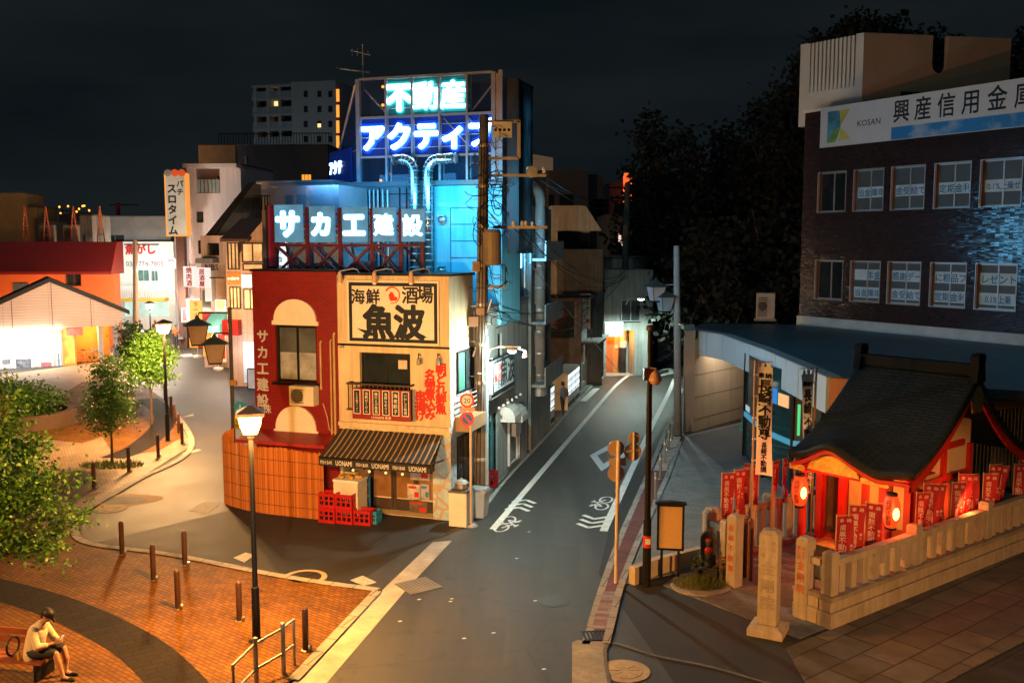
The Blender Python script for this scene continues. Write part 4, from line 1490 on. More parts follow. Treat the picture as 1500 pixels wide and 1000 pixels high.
MB().box(FT, s - .20, s - .09, -.3, .04, zz[0], zz[3] - .05).build('corner_post', mat('pinkish corner post', (.45, .32, .33), .5), tw)
mBackB = emit('glowing blue backing', (.004, .06, .55), .10, .5, 1.2)  # backings glow faintly, standing for neon light falling on them
mBackC = emit('glowing teal backing', (.03, .42, .48), .07, .5, 1.2)
mb = MB()
for i in range(5):
 mb.box(FT, cols[i] + .04, cols[i + 1] - .04, -.10, -.06, zz[1] + .04, zz[2] - .04)
mb.build('blue_backing', mBackB, tw)
mb = MB()
for i in (1, 2, 3):
 mb.box(FT, cols[i] + .04, cols[i + 1] - .04, -.10, -.06, zz[2] + .04, zz[3] - .04)
mb.build('teal_backing', mBackC, tw)
mGl = clear_glass('tower glass', (.03, .05, .09), .35)
for i in range(5):
 MB().quad(FT.p(cols[i] + .04, -.02, zz[0]), FT.p(cols[i + 1] - .04, -.02, zz[0]), FT.p(cols[i + 1] - .04, -.02, zz[1] - .04), FT.p(cols[i] + .04, -.02, zz[1] - .04)).build('glass', mGl, tw)
for i in (0, 4):
 MB().quad(FT.p(cols[i] + .04, -.02, zz[2] + .04), FT.p(cols[i + 1] - .04, -.02, zz[2] + .04), FT.p(cols[i + 1] - .04, -.02, zz[3] - .04), FT.p(cols[i] + .04, -.02, zz[3] - .04)).build('glass', mGl, tw)
MB().box(FT, cols[0] + .5, cols[-1] - .25, -1.9, -1.2, zz[0], zz[3] - .1).build('cage_core', mat('dark navy core', (.014, .022, .05), .6, var=.3), tw)
mb = MB()
mb.tube([FT.p(cols[0] + .1, -.25, zz[3] - .3), FT.p(cols[1] - .05, -.25, zz[2] + .1)], .035, 5)
mb.tube([FT.p(cols[5] - .1, -.25, zz[3] - .3), FT.p(cols[4] + .05, -.25, zz[2] + .1)], .035, 5)
mb.tube([FT.p(cols[4], -.045, zz[2] - .1), FT.p(cols[5], -.045, zz[1] + .1)], .02, 5)
mb.tube([FT.p(cols[3] + .1, -.045, zz[2] - .1), FT.p(cols[4], -.045, zz[1] + .3)], .02, 5)
for s in cols[1:5]:
 mb.tube([FT.p(s, -.3, zz[0]), FT.p(s, -.3, zz[3])], .04, 5)
mb.build('brace', mAlu, tw)
mLetRail = mat('letter rail', (.25, .4, .5), .4)
mb = MB()
for r_, lo, hi in ((1, 0, 5), (2, 1, 4)):
 for k in range(3):
  z = zz[r_] + (zz[r_ + 1] - zz[r_]) * (.22 + .28 * k)
  mb.box(FT, cols[lo] + .05, cols[hi] - .05, -.055, -.03, z - .012, z + .012)
mb.build('letter_rail', mLetRail, tw)
for i, ch in enumerate('不動産'):
 cs, cz = (cols[i + 1] + cols[i + 2]) / 2, (zz[2] + zz[3]) / 2
 sz = (cols[2] - cols[1]) * .98
 bd = .05 if ch == '不' else .022
 c = MB().text(FT, ch, cs, cz, sz, .05, bd, .01, 1.0).build('character', neonC, tw)
 MB().text(FT, ch, cs, cz, sz, -.02, bd + .05, .01, 1.0).build('character_glow_rim', rimC, c)
 MB().text(FT, ch, cs, cz, sz, -.045, bd + .12, .01, 1.0).build('character_bloom', haloC, c)
for i, ch in enumerate('アクティブ'):
 cs, cz = (cols[i] + cols[i + 1]) / 2, (zz[1] + zz[2]) / 2
 sz = (cols[2] - cols[1]) * .98
 c = MB().text(FT, ch, cs, cz, sz, .05, .045, .01, 1.0).build('character', neonB, tw)
 MB().text(FT, ch, cs, cz, sz, -.02, .09, .01, 1.0).build('character_glow_rim', rimB, c)
 MB().text(FT, ch, cs, cz, sz, -.045, .17, .01, 1.0).build('character_bloom', haloB, c)
mOr = emit('small orange lamp', (1, .35, .05), 3)
for x, y in ((557, 126), (557, 153), (565, 254), (554, 264)):
 s, z = FT.px(x, y)
 MB().ball(FT.p(s, -.2, z), .05, n=8, m=6).build('pilot_lamp', mOr, tw)
fl = [(526, 115), (526, 270), (487, 274), (503, 205)]
q = [FT.p(FT.px(526, 115)[0], .0, zt), FT.p(FT.px(526, 270)[0], .0, zz[0])]
lo = FT.p(FT.px(484, 272, -2.2)[0], -2.2, zz[0])
hi = FT.p(FT.px(520, 118, -1.2)[0], -1.2, zt)
mb = MB()
mb.tube([hi, lo], .05, 6).tube([q[1], lo], .05, 6).tube([q[0], hi], .05, 6)
for t in (.36, .68):
 a, b = Vector(q[0]).lerp(Vector(q[1]), t), Vector(hi).lerp(Vector(lo), t)
 mb.tube([a, b], .035, 6)
for t in (.33, .66):
 b0 = Vector(q[1]).lerp(Vector(lo), t)
 a0 = Vector(q[0]).lerp(Vector(hi), t)
 mb.tube([a0, b0], .025, 6)
mb.build('raked_frame', mMull, tw)
mb = MB().quad(q[0], q[1], lo, hi)
mb.build('raked_glass', mat('dark blue glazing', (.02, .045, .13), .2, var=.3), tw)
A_, B_ = lo, q[1]
FLK = Frame.ab(A_, B_)
lw = (Vector(B_) - Vector(A_)).length
h_ = zt - zz[0]
MB().box(FLK, .12, lw - .6, .02, .06, zz[0] + .1, zz[0] + h_ * .36).build('side_backing', mBackB, tw)
for i, ch in enumerate('アクテ'):
 MB().text(FLK, ch, .35 + i * .5, zz[0] + h_ * .19, .5, .075, .04, .01, .8).build('side_character', neonB, tw)
FX = FT.shift(TR, 0, R(90))  # street side neon, hidden from view, added for its reflection in the bank bricks
MB().box(FX, .35, 1.9, .03, .06, zz[0] - 2.2, zz[0] + 2.6).build('added_side_backing', mBackB, tw)
mSideN = emit('added blue side neon', (.10, .60, 1.0), 14)
for i, ch in enumerate('アクティブ'):
 MB().text(FX, ch, 1.12, zz[0] + 2.1 - .95 * i, 1.0, .075, .06, .01).build('added_side_character', mSideN, tw)
mb = MB()
for k in range(7):
 mb.box(FX, .18 + .26 * k, .20 + .26 * k, .10, .50, zz[0] - 2.4, zt - .2)
mb.box(FX, .1, 1.9, .45, .48, zt - .3, zt - .22).box(FX, .1, 1.9, .45, .48, zz[0] - 2.4, zz[0] - 2.3)
mb.build('louvre', mat('dark louvre blades', (.03, .035, .04), .5), tw)
mDuct = mat('silver spiral duct', (.62, .60, .58), .22, .95, var=.08, bump=0)
mPipeS = mat('pale vertical pipe', (.50, .45, .42), .4, .5)
fd = FT
def duct(pts, r_, lab):
 mb = MB().tube(pts, r_, 14)
 t = thing('exhaust_duct', lab, 'duct', pts[-1], 'silver exhaust ducts on the tower')
 mb.build('tube', mDuct, t, smooth=True)
 for a, b in zip(pts, pts[1:]):
  a, b = Vector(a), Vector(b)
  n = max(1, int((b - a).length / .22))
  for k in range(n):
   c = a.lerp(b, k / n)
   dr = (b - a).normalized() * .012
   MB().tube([c - dr, c + dr], r_ + .012, 14).build('joint_ring', mAlu, t)
def el(xs, yt, yb, x1):
 s, z1 = fd.px(xs, yb, .35)
 zt_ = fd.px(xs, yt, .35)[1]
 s1 = fd.px(x1, yt, .35)[0]
 dr = 1 if s1 > s else -1
 rr = .38
 pts = [fd.p(s1, .35, zt_), fd.p(s + dr * rr, .35, zt_)]
 for k in range(1, 6):
  an = R(90) * k / 5
  pts.append(fd.p(s + dr * rr * (1 - math.sin(an)), .35, zt_ - rr * (1 - math.cos(an))))
 pts += [fd.p(s, .35, zt_ - 1.5), fd.p(s, .35, z1)]
 return pts
duct(el(608, 233, 402, 577), .165, 'left silver exhaust duct bending left in front of the tower')
duct(el(628, 233, 402, 668), .165, 'right silver exhaust duct bending right in front of the tower')
for i, x in enumerate((543, 549, 555, 562, 569)):
 s, z1 = fd.px(x, 400, .15)
 zt_ = fd.px(x, 278, .15)[1]
 tag(MB().tube([fd.p(s, .15, z1), fd.p(s, .15, zt_)], .035, 7).build('vent_pipe', mPipeS, loc=fd.p(s, .15, z1)), '%s from the left of five thin pale pipes on the grey tower wall' % ORD[i], 'pipe', 'thin pale pipes on the tower wall')
for x, y, lab in ((649, 322, 'upper silver bulkhead lamp on the pale blue tower wall'), (648, 396, 'lower silver bulkhead lamp on the blue tower wall near the roof')):
 s, z = FT.px(x, y, .06)
 t = thing('bulkhead_lamp', lab, 'lamp', FT.p(s, .06, z - .1))
 MB().lathe(FT.p(s, .065, z), [(.15, 0), (.16, .05), (.12, .16), (.05, .2)], 14, 'd', FT).build('housing', mSteel, t)
 MB().box(FT, s - .12, s + .12, .065, .3, z + .12, z + .15).build('hood', mAlu, t)
lamp('neon_wash', 'AREA', FT.p((bm + TR) / 2, 2.2, zc - .3), 220, (.08, .60, 1.0), 3.0, rot=(R(62), 0, FT.a), parent=tw, sizey=.6)
lamp('neon_wash', 'AREA', FT.p((TL + bm) / 2, 2.6, zc + .3), 120, (.08, .42, 1.0), 3.0, rot=(R(70), 0, FT.a), parent=tw, sizey=.6)
s, z = FT.px(516, 110)
at = thing('tv_antenna', 'thin rooftop antenna with comb like crossbars at the left top of the tower', 'antenna', FT.p(s, -.8, zt - .6))
mb = MB().tube([FT.p(s, -.8, zt - .6), FT.p(s, -.8, FT.px(516, 66, -.8)[1])], .02, 6)
mb.build('mast', mAlu, at)
mb = MB()
za_ = FT.px(510, 108, -.8)[1]
mb.tube([FT.p(s - .9, -.8, za_ + .18), FT.p(s + .25, -.8, za_)], .012, 5)
for k in range(9):
 u = s - .85 + k * .12
 mb.tube([FT.p(u, -1.0, za_ + .17 - k * .02), FT.p(u, -.5, za_ + .17 - k * .02)], .008, 5)
z7 = FT.px(516, 78, -.8)[1]
mb.tube([FT.p(s - .45, -.8, z7 + .1), FT.p(s + .3, -.8, z7 - .12)], .012, 5)
for k in range(4):
 u = s - .4 + k * .2
 mb.tube([FT.p(u, -.8, z7 - .1), FT.p(u, -.8, z7 + .22 - k * .06)], .008, 5)
mb.build('crossbar', mAlu, at)
FW = FB.shift(0, -4.2)
a, b, c, e = FW.r(384, 268, 500, 400)
MBs = thing('grey_roof_house', 'long low grey clad house with a flat roof left of the neon tower', 'house', FW.p(a + 2, -2, 0))
MB().box(FW, a, TL - .01, -5, 0, 0, e).build('wall', mat('grey siding', (.24, .25, .27), .7, var=.1), MBs)
MB().box(FW, a - .1, TL - .01, -5.1, .15, e + .003, e + .08).build('roof_edge', mAlu, MBs)
mb = MB()
for i in range(26):
 s = a + (TL - a) * i / 26
 mb.box(FW, s, s + .02, .5, .53, FW.px(440, 308)[1], FW.px(440, 288)[1])
mb.box(FW, a, TL - .3, .5, .54, FW.px(440, 288)[1], FW.px(440, 287)[1] + .02)
mb.build('balcony_railing', mBlackM, MBs)
q0, q1 = FW.px(437, 318, .8), FW.px(497, 272, .8)
st = thing('outside_stair', 'pale steel stair climbing to the foot of the glass cage', 'stair', FW.p(q0[0], .8, q0[1] - .4))
mb = MB()
for k in range(12):
 t = k / 11
 s, z = q0[0] + (q1[0] - q0[0]) * t, q0[1] + (q1[1] - q0[1]) * t - .25
 mb.box(FW, s, s + .22, .45, 1.15, z, z + .03)
mb.tube([FW.p(q0[0], 1.15, q0[1]), FW.p(q1[0], 1.15, q1[1])], .03, 6).tube([FW.p(q0[0], 1.15, q0[1] - .28), FW.p(q1[0], 1.15, q1[1] - .28)], .05, 6)
mb.tube([FW.p(q0[0], .45, q0[1]), FW.p(q1[0], .45, q1[1])], .03, 6)
mb.build('flight', mWhiteM, st)
bs2 = thing('added_blue_panel', 'added blue glowing panel on the annex roof, unseen, lighting the bank bricks', 'sign', (.33, 34.7, 5.9))
FBl = Frame((.30, 33.6), R(89))  # glowing panel added edge on, for its blue reflection in the bank bricks
MB().box(FBl, 0, 2.2, -.14, 0, 6.3, 9.5).build('box', mBlackM, bs2)
for j in range(2):
 MB().box(FBl, .1, 2.1, .002, .03, 7.1 + j * 1.03, 8.05 + j * 1.03).build('lit_face', emit('added blue panel face', (.10, .55, 1.0), 13) if j == 0 else bpy.data.materials['added blue panel face'], bs2)
MB().box(FBl, .9, 1.1, -.12, -.02, 5.0, 6.3).build('support', mBlackM, bs2)
lamp('added_panel_spill', 'AREA', FBl.p(1.1, .3, 8.2), 220, (.22, .62, 1.0), 2.0, rot=(0, R(-90), R(-2)), parent=bs2, sizey=2.8)  # area lamp added with the panel to light the bank
# left side of the main street
def bld(name, label, fr, s0, s1, h, depth, m, z0=0.0, cat='building', holes=(), t=.14, group=None, roof=True, wname='wall'):
 r_ = thing(name, label, cat, fr.p((s0 + s1) / 2, -depth / 2, z0), group)
 MB().wall(fr, s0, s1, z0, h, list(holes), t=t, depth=depth).build(wname, m, r_)
 if roof:
  MB().box(fr, s0 - .05, s1 + .05, -depth - .05, .05, h + .003, h + .10).build('coping', mConcD, r_)
 return r_
A1 = FB.shift(s_end, 0).p(0, -1.97, 0)
A1 = (A1[0] + .06, A1[1], 0)
B1 = (.56, 35.35, 0)
FA = Frame.ab(A1, B1)                       # street facade of the annex
LA = math.hypot(B1[0] - A1[0], B1[1] - A1[1])
h_an = P(735, 449, 31)[2]
mPaleG = mat('pale greenish stucco', (.46, .47, .44), .85, streak=.35, var=.16, vs=.9, bump=.25, bs=30, dirt=.4)
door = (FA.px(711, 650)[0], FA.px(729, 650)[0], .12, FA.px(720, 607)[1])
upw = (FA.px(729, 512)[0], FA.px(735, 512)[0], FA.px(732, 522)[1], FA.px(732, 488)[1])
an = bld('white_annex', 'low white two storey annex with teal doors and pipes just beyond the utility pole', FA, 0, LA, h_an, 3.5, mPaleG, holes=[door, upw])
mTeal = glass('teal door glass', (.05, .22, .22), .15)
window(FA, door, an, t=.14, cols=2, gm=mTeal, name='door', bar=.06)
window(FA, upw, an, t=.14, cols=1)
a, b = FA.px(722, 555, .55)[0], FA.px(753, 535, .55)[0]
zb_, zt_ = FA.px(722, 579, .55)[1], FA.px(722, 531, .55)[1]
sg = thing('annex_signboard', 'white signboard with black characters and a red fish along the annex front', 'sign', FA.p((a + b) / 2, .3, zb_))
MB().box(FA, a, b + .4, .003, .5, zb_ - .15, zb_ + .02).build('canopy', mConcD, sg)
MB().box(FA, a, b, .42, .55, zb_ + .02, zt_).build('panel', mat('white sign face', (.42, .45, .44), .5), sg)
MB().ring(FA, a, b, zb_ + .02, zt_, .551, .57, .06).build('border', mCharcoal, sg)
w_ = b - a
mb = MB()
mb.text(FA, '魚波', a + w_ * .68, (zb_ + zt_) / 2 + .10, .95, .552, .03, .004, .95)
mb.text(FA, 'うおなみ', a + w_ * .33, zb_ + .26, .34, .552, .02, .004)
mb.build('lettering', mCharcoal, sg)
mb = MB()
mb.text(FA, '海鮮', a + w_ * .3, zt_ - .24, .26, .552, .01, .004).text(FA, '酒場', a + w_ * .3, zt_ - .52, .26, .552, .01, .004)
mb.prism(FA, [(a + .18, zt_ - .5), (a + .3, zt_ - .3), (a + .42, zt_ - .42), (a + .5, zt_ - .62), (a + .3, zt_ - .68)], .552, .558)
mb.build('red_lettering', mRedP, sg)
for i, x in enumerate((738, 749)):
 s, z = FA.px(x, 604)
 t = thing('door_hood', '%s rounded pale hood over a door of the white annex' % ('nearer', 'farther')[i], 'hood', FA.p(s, 0, z), 'rounded hoods on the annex')
 mb = MB()
 pr = [(0, z - .25), (.5, z - .25), (.5, z - .05), (.42, z + .14), (.25, z + .25), (0, z + .28)]
 mb.sprism(FA, pr, s - .42, s + .42)
 mb.build('hood', mWhiteM, t)
mb = MB()
for x, y0, y1, r_ in ((742, 588, 682, .05), (754, 640, 672, .04), (757, 620, 670, .03)):
 s, z0_ = FA.px(x, y1)
 mb.tube([FA.p(s, .08, z0_), FA.p(s, .08, FA.px(x, y0)[1]), FA.p(s, .0, FA.px(x, y0)[1] + .1)], r_, 7)
mb.tube([FA.p(FA.px(742, 680)[0], .08, .35), FA.p(FA.px(757, 668)[0], .08, .35)], .03, 6)
mb.build('pipe', mWhiteM, an)
a, b, c, e = FA.r(747, 617, 755, 636)
MB().box(FA, a, b, .003, .22, c, e).build('meter_box', mWhiteM, an)
a, b, c, e = FA.r(743, 594, 748, 625)
MB().box(FA, a, b, .003, .02, c, e).build('dark_vent', mDarkGlass, an)
for i in range(6):
 s, z = FA.px(718 + i * 6.5, 597 - i * 4)
 MB().ball(FA.p(s, .3, z), .05, n=8, m=6).build('round_lamp', mWhiteM, an)
CB = (.72, 36.0)
FBk = Frame(CB, R(8)).shift(0, 0)
mGreenish = mat('grey green render', (.34, .37, .34), .85, streak=.4, var=.25, vs=.7, bump=.25, bs=25, dirt=.5)
hb = P(765, 286, 36.3)[2]
hs = []
bb2 = bld('balcony_building', 'narrow grey green building with stacked balconies beside the big vent duct', FBk, -2.6, 0, hb, 1.5, mGreenish,
   holes=[(FBk.px(752, 340)[0], FBk.px(762, 340)[0], FBk.px(757, 368)[1], FBk.px(757, 330)[1]), (FBk.px(752, 400)[0], FBk.px(763, 400)[0], FBk.px(757, 415)[1], FBk.px(757, 378)[1])])
FBs = Frame(CB, math.atan2(40.2 - 36, 1.62 - .72))
LB = 4.4
mb = MB().wall(FBs, 0, LB, 0, hb - .4, [(.5 + 1.9 * i, 1.7 + 1.9 * i, 3.2 + 2.4 * j, 4.6 + 2.4 * j) for i in range(2) for j in range(3)], t=.15, depth=2.4)
mb.build('street_wall', mGreenish, bb2)
for i in range(2):
 for j in range(3):
  window(FBs, (.5 + 1.9 * i, 1.7 + 1.9 * i, 3.2 + 2.4 * j, 4.6 + 2.4 * j), bb2, t=.15, fm=mAlu, gm=glass('lit stair glass', (.12, .17, .15), .2) if (i, j) == (0, 2) else mGreyGlass)
mb = MB()
for j in range(3):
 z = 2.5 + 2.4 * j
 mb.box(FBs, .1, LB - .1, .002, .55, z, z + .10)
 mb.box(FBs, .1, LB - .1, .5, .55, z + .10, z + .75)
mb.build('balcony', mPaleG, bb2)
mb = MB()
for x, y0, y1 in ((749, 285, 470), (752, 290, 470), (768, 300, 470)):
 s, z0_ = FBk.px(x, y1)
 mb.tube([FBk.p(s, .06, z0_), FBk.p(s, .06, FBk.px(x, y0)[1])], .05, 6)
mb.build('pipe', mAlu, bb2)
mVent = mat('beige vent duct', (.36, .31, .27), .6, .0, var=.15, vs=1.2)
q0, q1 = P(789, 560, 37.2), P(788, 285, 37.2)
vd = thing('vent_duct', 'tall thick beige ventilation duct with a bent top beside the balcony building', 'duct', (q0[0], q0[1], 2.5))
pts = [(q0[0], 37.2, q0[2]), (q0[0], 37.2, q1[2] - .2)]
for k in range(1, 7):
 an_ = R(90) * k / 6
 pts.append((q0[0] - .55 * (1 - math.cos(an_)), 37.2, q1[2] - .2 + .55 * math.sin(an_)))
pts.append((q0[0] - 1.1, 37.2, q1[2] + .35))
MB().tube(pts, .24, 14).build('tube', mVent, vd, smooth=True)
for k in range(8):
 z = q0[2] + .3 + k * .85
 MB().tube([(q0[0], 37.2, z), (q0[0], 37.2, z + .05)], .26, 14).build('joint_ring', mAlu, vd)
MB().lathe((q0[0], 37.2, q0[2] - .5), [(.34, 0), (.36, .5), (.24, .62)], 14).build('funnel', mAlu, vd)
FV = Frame.ab(G(801, 630), G(880, 549))     # street line
mVend = mat('ivory vending machine case', (.58, .56, .50), .4, var=.06, bump=.04)
mVF = emit('lit vending window', (.75, .95, 1.0), 1.7, .35, 9)
def vending(s0, wd, lab, dp=.75, d0=.0, split=2, hh=1.85):
 t = thing('vending_machine', lab, 'vending machine', FV.p(s0 + wd / 2, d0 - dp / 2, .06), 'vending machines by the main street')
 MB().box(FV, s0, s0 + wd, d0 - dp, d0, .06, hh).build('case', mVend, t)
 MB().quad(FV.p(s0 + .06, d0 + .004, .75), FV.p(s0 + wd - .06, d0 + .004, .75), FV.p(s0 + wd - .06, d0 + .004, hh - .1), FV.p(s0 + .06, d0 + .004, hh - .1)).build('display_window', mVF, t)
 mb, cn = MB(), MB()
 for r_ in range(3):
  z = .78 + r_ * (hh - .9) / 3
  mb.box(FV, s0 + .05, s0 + wd - .05, d0 + .005, d0 + .02, z - .03, z)
  for k in range(6):
   u = s0 + .14 + (wd - .28) * k / 5
   cn.box(FV, u - .03, u + .03, d0 + .006, d0 + .016, z + .03, z + .16)
 mb.build('shelf', mWhiteM, t)
 m = mat('drink can row', (random.choice([.5, .1, .4]), random.choice([.1, .2, .3]), random.choice([.1, .3, .1])), .4, var=.6, vs=12, bump=0)
 cn.build('can_row', m, t)
 MB().box(FV, s0 + .12, s0 + wd - .12, d0 + .004, d0 + .03, .22, .42).build('outlet', mBlackM, t)
 return t
sv0 = FV.loc(G(800, 628))[0]
vending(sv0, .95, 'ivory vending machine nearest the camera, standing apart behind the beige letter booth', d0=.1)
sv1 = FV.loc(G(813, 606))[0] + .55
for i, lab in enumerate(('lit vending machine right behind the standing person, nearest of the row of three', 'middle one of the row of three lit vending machines', 'farthest of the row of three lit vending machines')):
 vending(sv1 + i * 1.22, 1.18, lab, d0=.15)
x, y, _ = G(784, 632)
FL = Frame((x, y), R(-12))
bt = thing('equipment_cabinet', 'beige round topped street cabinet beside the nearest vending machine', 'cabinet', (x, y, .06))
pr = [(-.36, .06), (.36, .06), (.36, 1.15)] + [(.36 * math.cos(R(a_)), 1.15 + .30 * math.sin(R(a_))) for a_ in range(15, 180, 15)] + [(-.36, 1.15)]
MB().prism(FL, pr, -.5, 0).build('case', mat('beige cabinet', (.50, .46, .36), .55), bt)
MB().ring(FL, -.15, .15, .95, 1.05, .002, .012, .015).build('plate', mBlackM, bt)
x, y, _ = G(779, 640)
FO = Frame((x, y), R(-20))
ob = thing('safety_barrier', 'crumpled orange safety barrier leaning at the beige street cabinet', 'barrier', (x, y, .06))
mb = MB()
mb.box(FO, -.4, .4, -.05, .05, .12, .5).box(FO.shift(0, .05, R(25)), -.35, .35, .0, .08, .3, .62).box(FO.shift(.1, .05, R(-30)), -.3, .3, .0, .06, .06, .3)
mb.build('panel', mat('orange plastic', (.62, .20, .03), .5), ob)
mBrownW = mat('dark brown boards', (.13, .10, .085), .8, var=.35, vs=2, bump=.3, bs=18)
CH = (3.72, 51.0)
FH = Frame(CH, R(4))
hh_ = P(830, 436, 51)[2]
oh = bld('old_house', 'dark brown old wooden shop house with a hanging vertical sign and glass front', FH, -3.2, 0, hh_, 1.4, mBrownW, holes=[(-2.4, -.2, 2.9, 4.9)], roof=False)
FHs = Frame.ab(CH, (5.2, 57.3))
LH = math.hypot(5.2 - CH[0], 57.3 - CH[1])
gl = [(.3 + 1.5 * i, 1.6 + 1.5 * i, .35, 2.45) for i in range(4)]
ul_ = [(.4, 1.7, 3.3, 4.7), (2.2, 3.6, 3.3, 4.7), (4.2, 5.6, 3.3, 4.7)]
MB().wall(FHs, 0, LH, 0, hh_ - .05, gl + ul_, t=.12, depth=1.6).build('street_wall', mConcD, oh)
for g_ in gl:
 window(FHs, g_, oh, t=.12, fm=mAlu, gm=mGreyGlass, rows=2)
for g_ in ul_:
 window(FHs, g_, oh, t=.12, fm=mAlu, gm=mGreyGlass)
window(FH, (-2.4, -.2, 2.9, 4.9), oh, t=.14, fm=mWood, gm=mDarkGlass)
MB().box(FH, -3.4, .3, -1.6, .35, hh_ + .003, hh_ + .12).box(FHs, .3, LH + .2, -.4, .45, hh_ + .003, hh_ + .11).build('eaves', mBlackM, oh)
mb = MB().box(FHs, -.1, LH, .002, .9, 2.62, 2.72)
mb.build('canopy', mConcD, oh)
a, b, c, e = FHs.r(855, 435, 863, 478, .3)
vs_ = thing('vertical_sign', 'narrow vertical sign with dark characters hanging off the old brown house', 'sign', P(858, 480, 51.5))
q = P(857, 456, 51.4)
FVs = Frame((q[0], q[1]), R(2))
MB().box(FVs, -.27, .27, -.1, .1, q[2] - .95, q[2] + .95).build('panel', mat('faded white sign', (.45, .44, .42), .6), vs_)
MB().text(FVs, 'ヘアサロン', -.12, q[2] + .72, .27, .102, .015, .004, vertical=True, pitch=.34).text(FVs, '理容室', .14, q[2] + .72, .22, .102, .01, .004, vertical=True, pitch=.27).build('lettering', mCharcoal, vs_)
MB().box(FVs, .04, .24, .101, .108, q[2] - .6, q[2] - .4).build('red_mark', mRedP, vs_)
ws_ = thing('canopy_sign', 'blank white box sign over the orange lit doorway', 'sign', P(898, 490, 55.3))
q = P(898, 482, 55.3)
FVs = Frame((q[0], q[1]), R(14))
MB().box(FVs, -.55, .55, -.15, .15, q[2] - .42, q[2] + .42).build('box', mWhiteM, ws_)
q = P(855, 430, 53)
cm = bld('concrete_house', 'windowless dark concrete upper storey above the old brown house', Frame((q[0], 53.2), R(4)), P(825, 400, 53)[0] - q[0], P(884, 400, 53)[0] - q[0], P(850, 368, 53)[2], 6, mConcD, cat='house')
FWh = Frame((P(808, 330, 56)[0], 56.0), R(3))
w_, z0_ = P(882, 330, 56)[0] - FWh.o[0], P(850, 376, 56)[2]
zt_ = P(850, 301, 56)[2]
za_ = P(850, 338, 56)[2]
sw = thing('slanted_house', 'white house with slanted top and dark balcony opening high above the street', 'house', FWh.p(w_ / 2, -3, 0))
mb = MB()
x1_ = P(858, 330, 56)[0] - FWh.o[0]
x2_ = P(827, 330, 56)[0] - FWh.o[0]
mb.prism(FWh, [(0, za_), (0, zt_), (x1_, zt_), (w_, za_)], -5, 0)
mb.prism(FWh, [(0, 0), (0, za_ - .003), (x2_ - .4, za_ - .003), (x2_ - .4, 0)], -5, -.003)
mb.box(FWh, x2_ - .4, w_ - .5, -5, -1.6, 0, za_ - .003)
mb.build('wall', mat('off white upper wall', (.66, .60, .53), .8, streak=.3, var=.15), sw)
MB().box(FWh, x2_ - .35, w_ - .55, -1.59, -1.55, z0_ - .4, za_ - .1).build('dark_opening', mDarkGlass, sw)
mb = MB().box(FWh, x2_ - .4, w_ - .45, -.1, -.05, z0_ + .55, z0_ + .6)
for i in range(14):
 s = x2_ - .4 + (w_ - .05 - x2_) * i / 14
 mb.box(FWh, s, s + .03, -.09, -.06, z0_, z0_ + .55)
mb.build('balcony_rail', mBlackM, sw)
FOd = Frame(G(884, 551)[:2], R(9))
mOrangeW = mat('orange painted wall', (.62, .22, .05), .7)
w_ = 3.0
od = thing('orange_doorway_house', 'small house whose orange doorway glows beside the far utility pole', 'house', FOd.p(1.2, -2, 0))
MB().wall(FOd, 0, w_, 0, P(900, 395, 58)[2], [(.15, 1.9, .02, 2.75)], t=1.6, depth=5).build('wall', mPaleG, od)
MB().box(FOd, .17, 1.88, -1.59, -1.5, .03, 2.7).build('orange_back_wall', mOrangeW, od)
MB().box(FOd, .5, .95, -1.49, -1.44, .03, 2.0).build('door', mat('orange door', (.5, .12, .03), .6), od)
MB().box(FOd, 1.05, 1.8, -1.49, -1.44, 1.5, 2.3).build('notice', mat('pinkish notice', (.65, .42, .3), .7), od)
MB().ball(FOd.p(1.0, -.6, 2.6), .09).build('door_lamp', emit('orange doorway lamp', (1, .4, .06), 14), od)
lamp('doorway_light', 'POINT', FOd.p(1.0, -.5, 2.4), 170, (1, .36, .06), .1, parent=od)
window(FOd, (1.0, 2.2, 3.3, 4.6), od, t=-.1, fm=mAlu, gm=mGreyGlass)
FW2 = Frame.ab((7.4, 58.6), (9.6, 66.0))
wb = bld('white_street_building', 'pale building behind the far street lamp with small dark openings', FW2, -.1, 8, P(930, 378, 61)[2], 6, mPaleG, holes=[(1.5, 2.4, 3.6, 4.8), (4.2, 5.4, 3.4, 4.8), (.6, 4.5, .1, 2.3)])
for h in ((1.5, 2.4, 3.6, 4.8), (4.2, 5.4, 3.4, 4.8)):
 window(FW2, h, wb)
MB().box(FW2, .62, 4.48, -.13, -.06, .12, 2.28).build('shutter_door', mConc, wb)
MB().box(FW2, .3, 5, .002, .5, 2.55, 2.65).build('canopy', mConcD, wb)
for x0, y0, x1, y1, Y, lab in ((905, 341, 916, 362, 74, 'dark house with a pair of pale pink lit windows beyond the far pole'),):
 q0, q1 = P(x0 - 18, y1 + 40, Y), P(x1 + 18, y0 - 25, Y)
 F_ = Frame((q0[0], Y), 0)
 h0, h1 = P(x0, y1, Y), P(x1, y0, Y)
 hl = (h0[0] - q0[0], h1[0] - q0[0], h0[2], h1[2])
 t = bld('distant_house', lab, F_, 0, q1[0] - q0[0], q1[2], 8, mConcD, cat='house', holes=[hl])
 window(F_, hl, t, fm=mBlackM, gm=emit('pink lit window', (1, .62, .5), 1.1), rows=2)
q0, q1 = P(955, 430, 84), P(975, 395, 84)
F_ = Frame((q0[0] - 2, 84), 0)
t = bld('distant_house', 'dark house among trees with two narrow orange lit windows above the hanging lanterns', F_, 0, 6, 7.2, 6, mConcD, cat='house', holes=[(2.1, 2.5, 3.2, 5.6), (2.9, 3.6, 3.6, 5.6)])
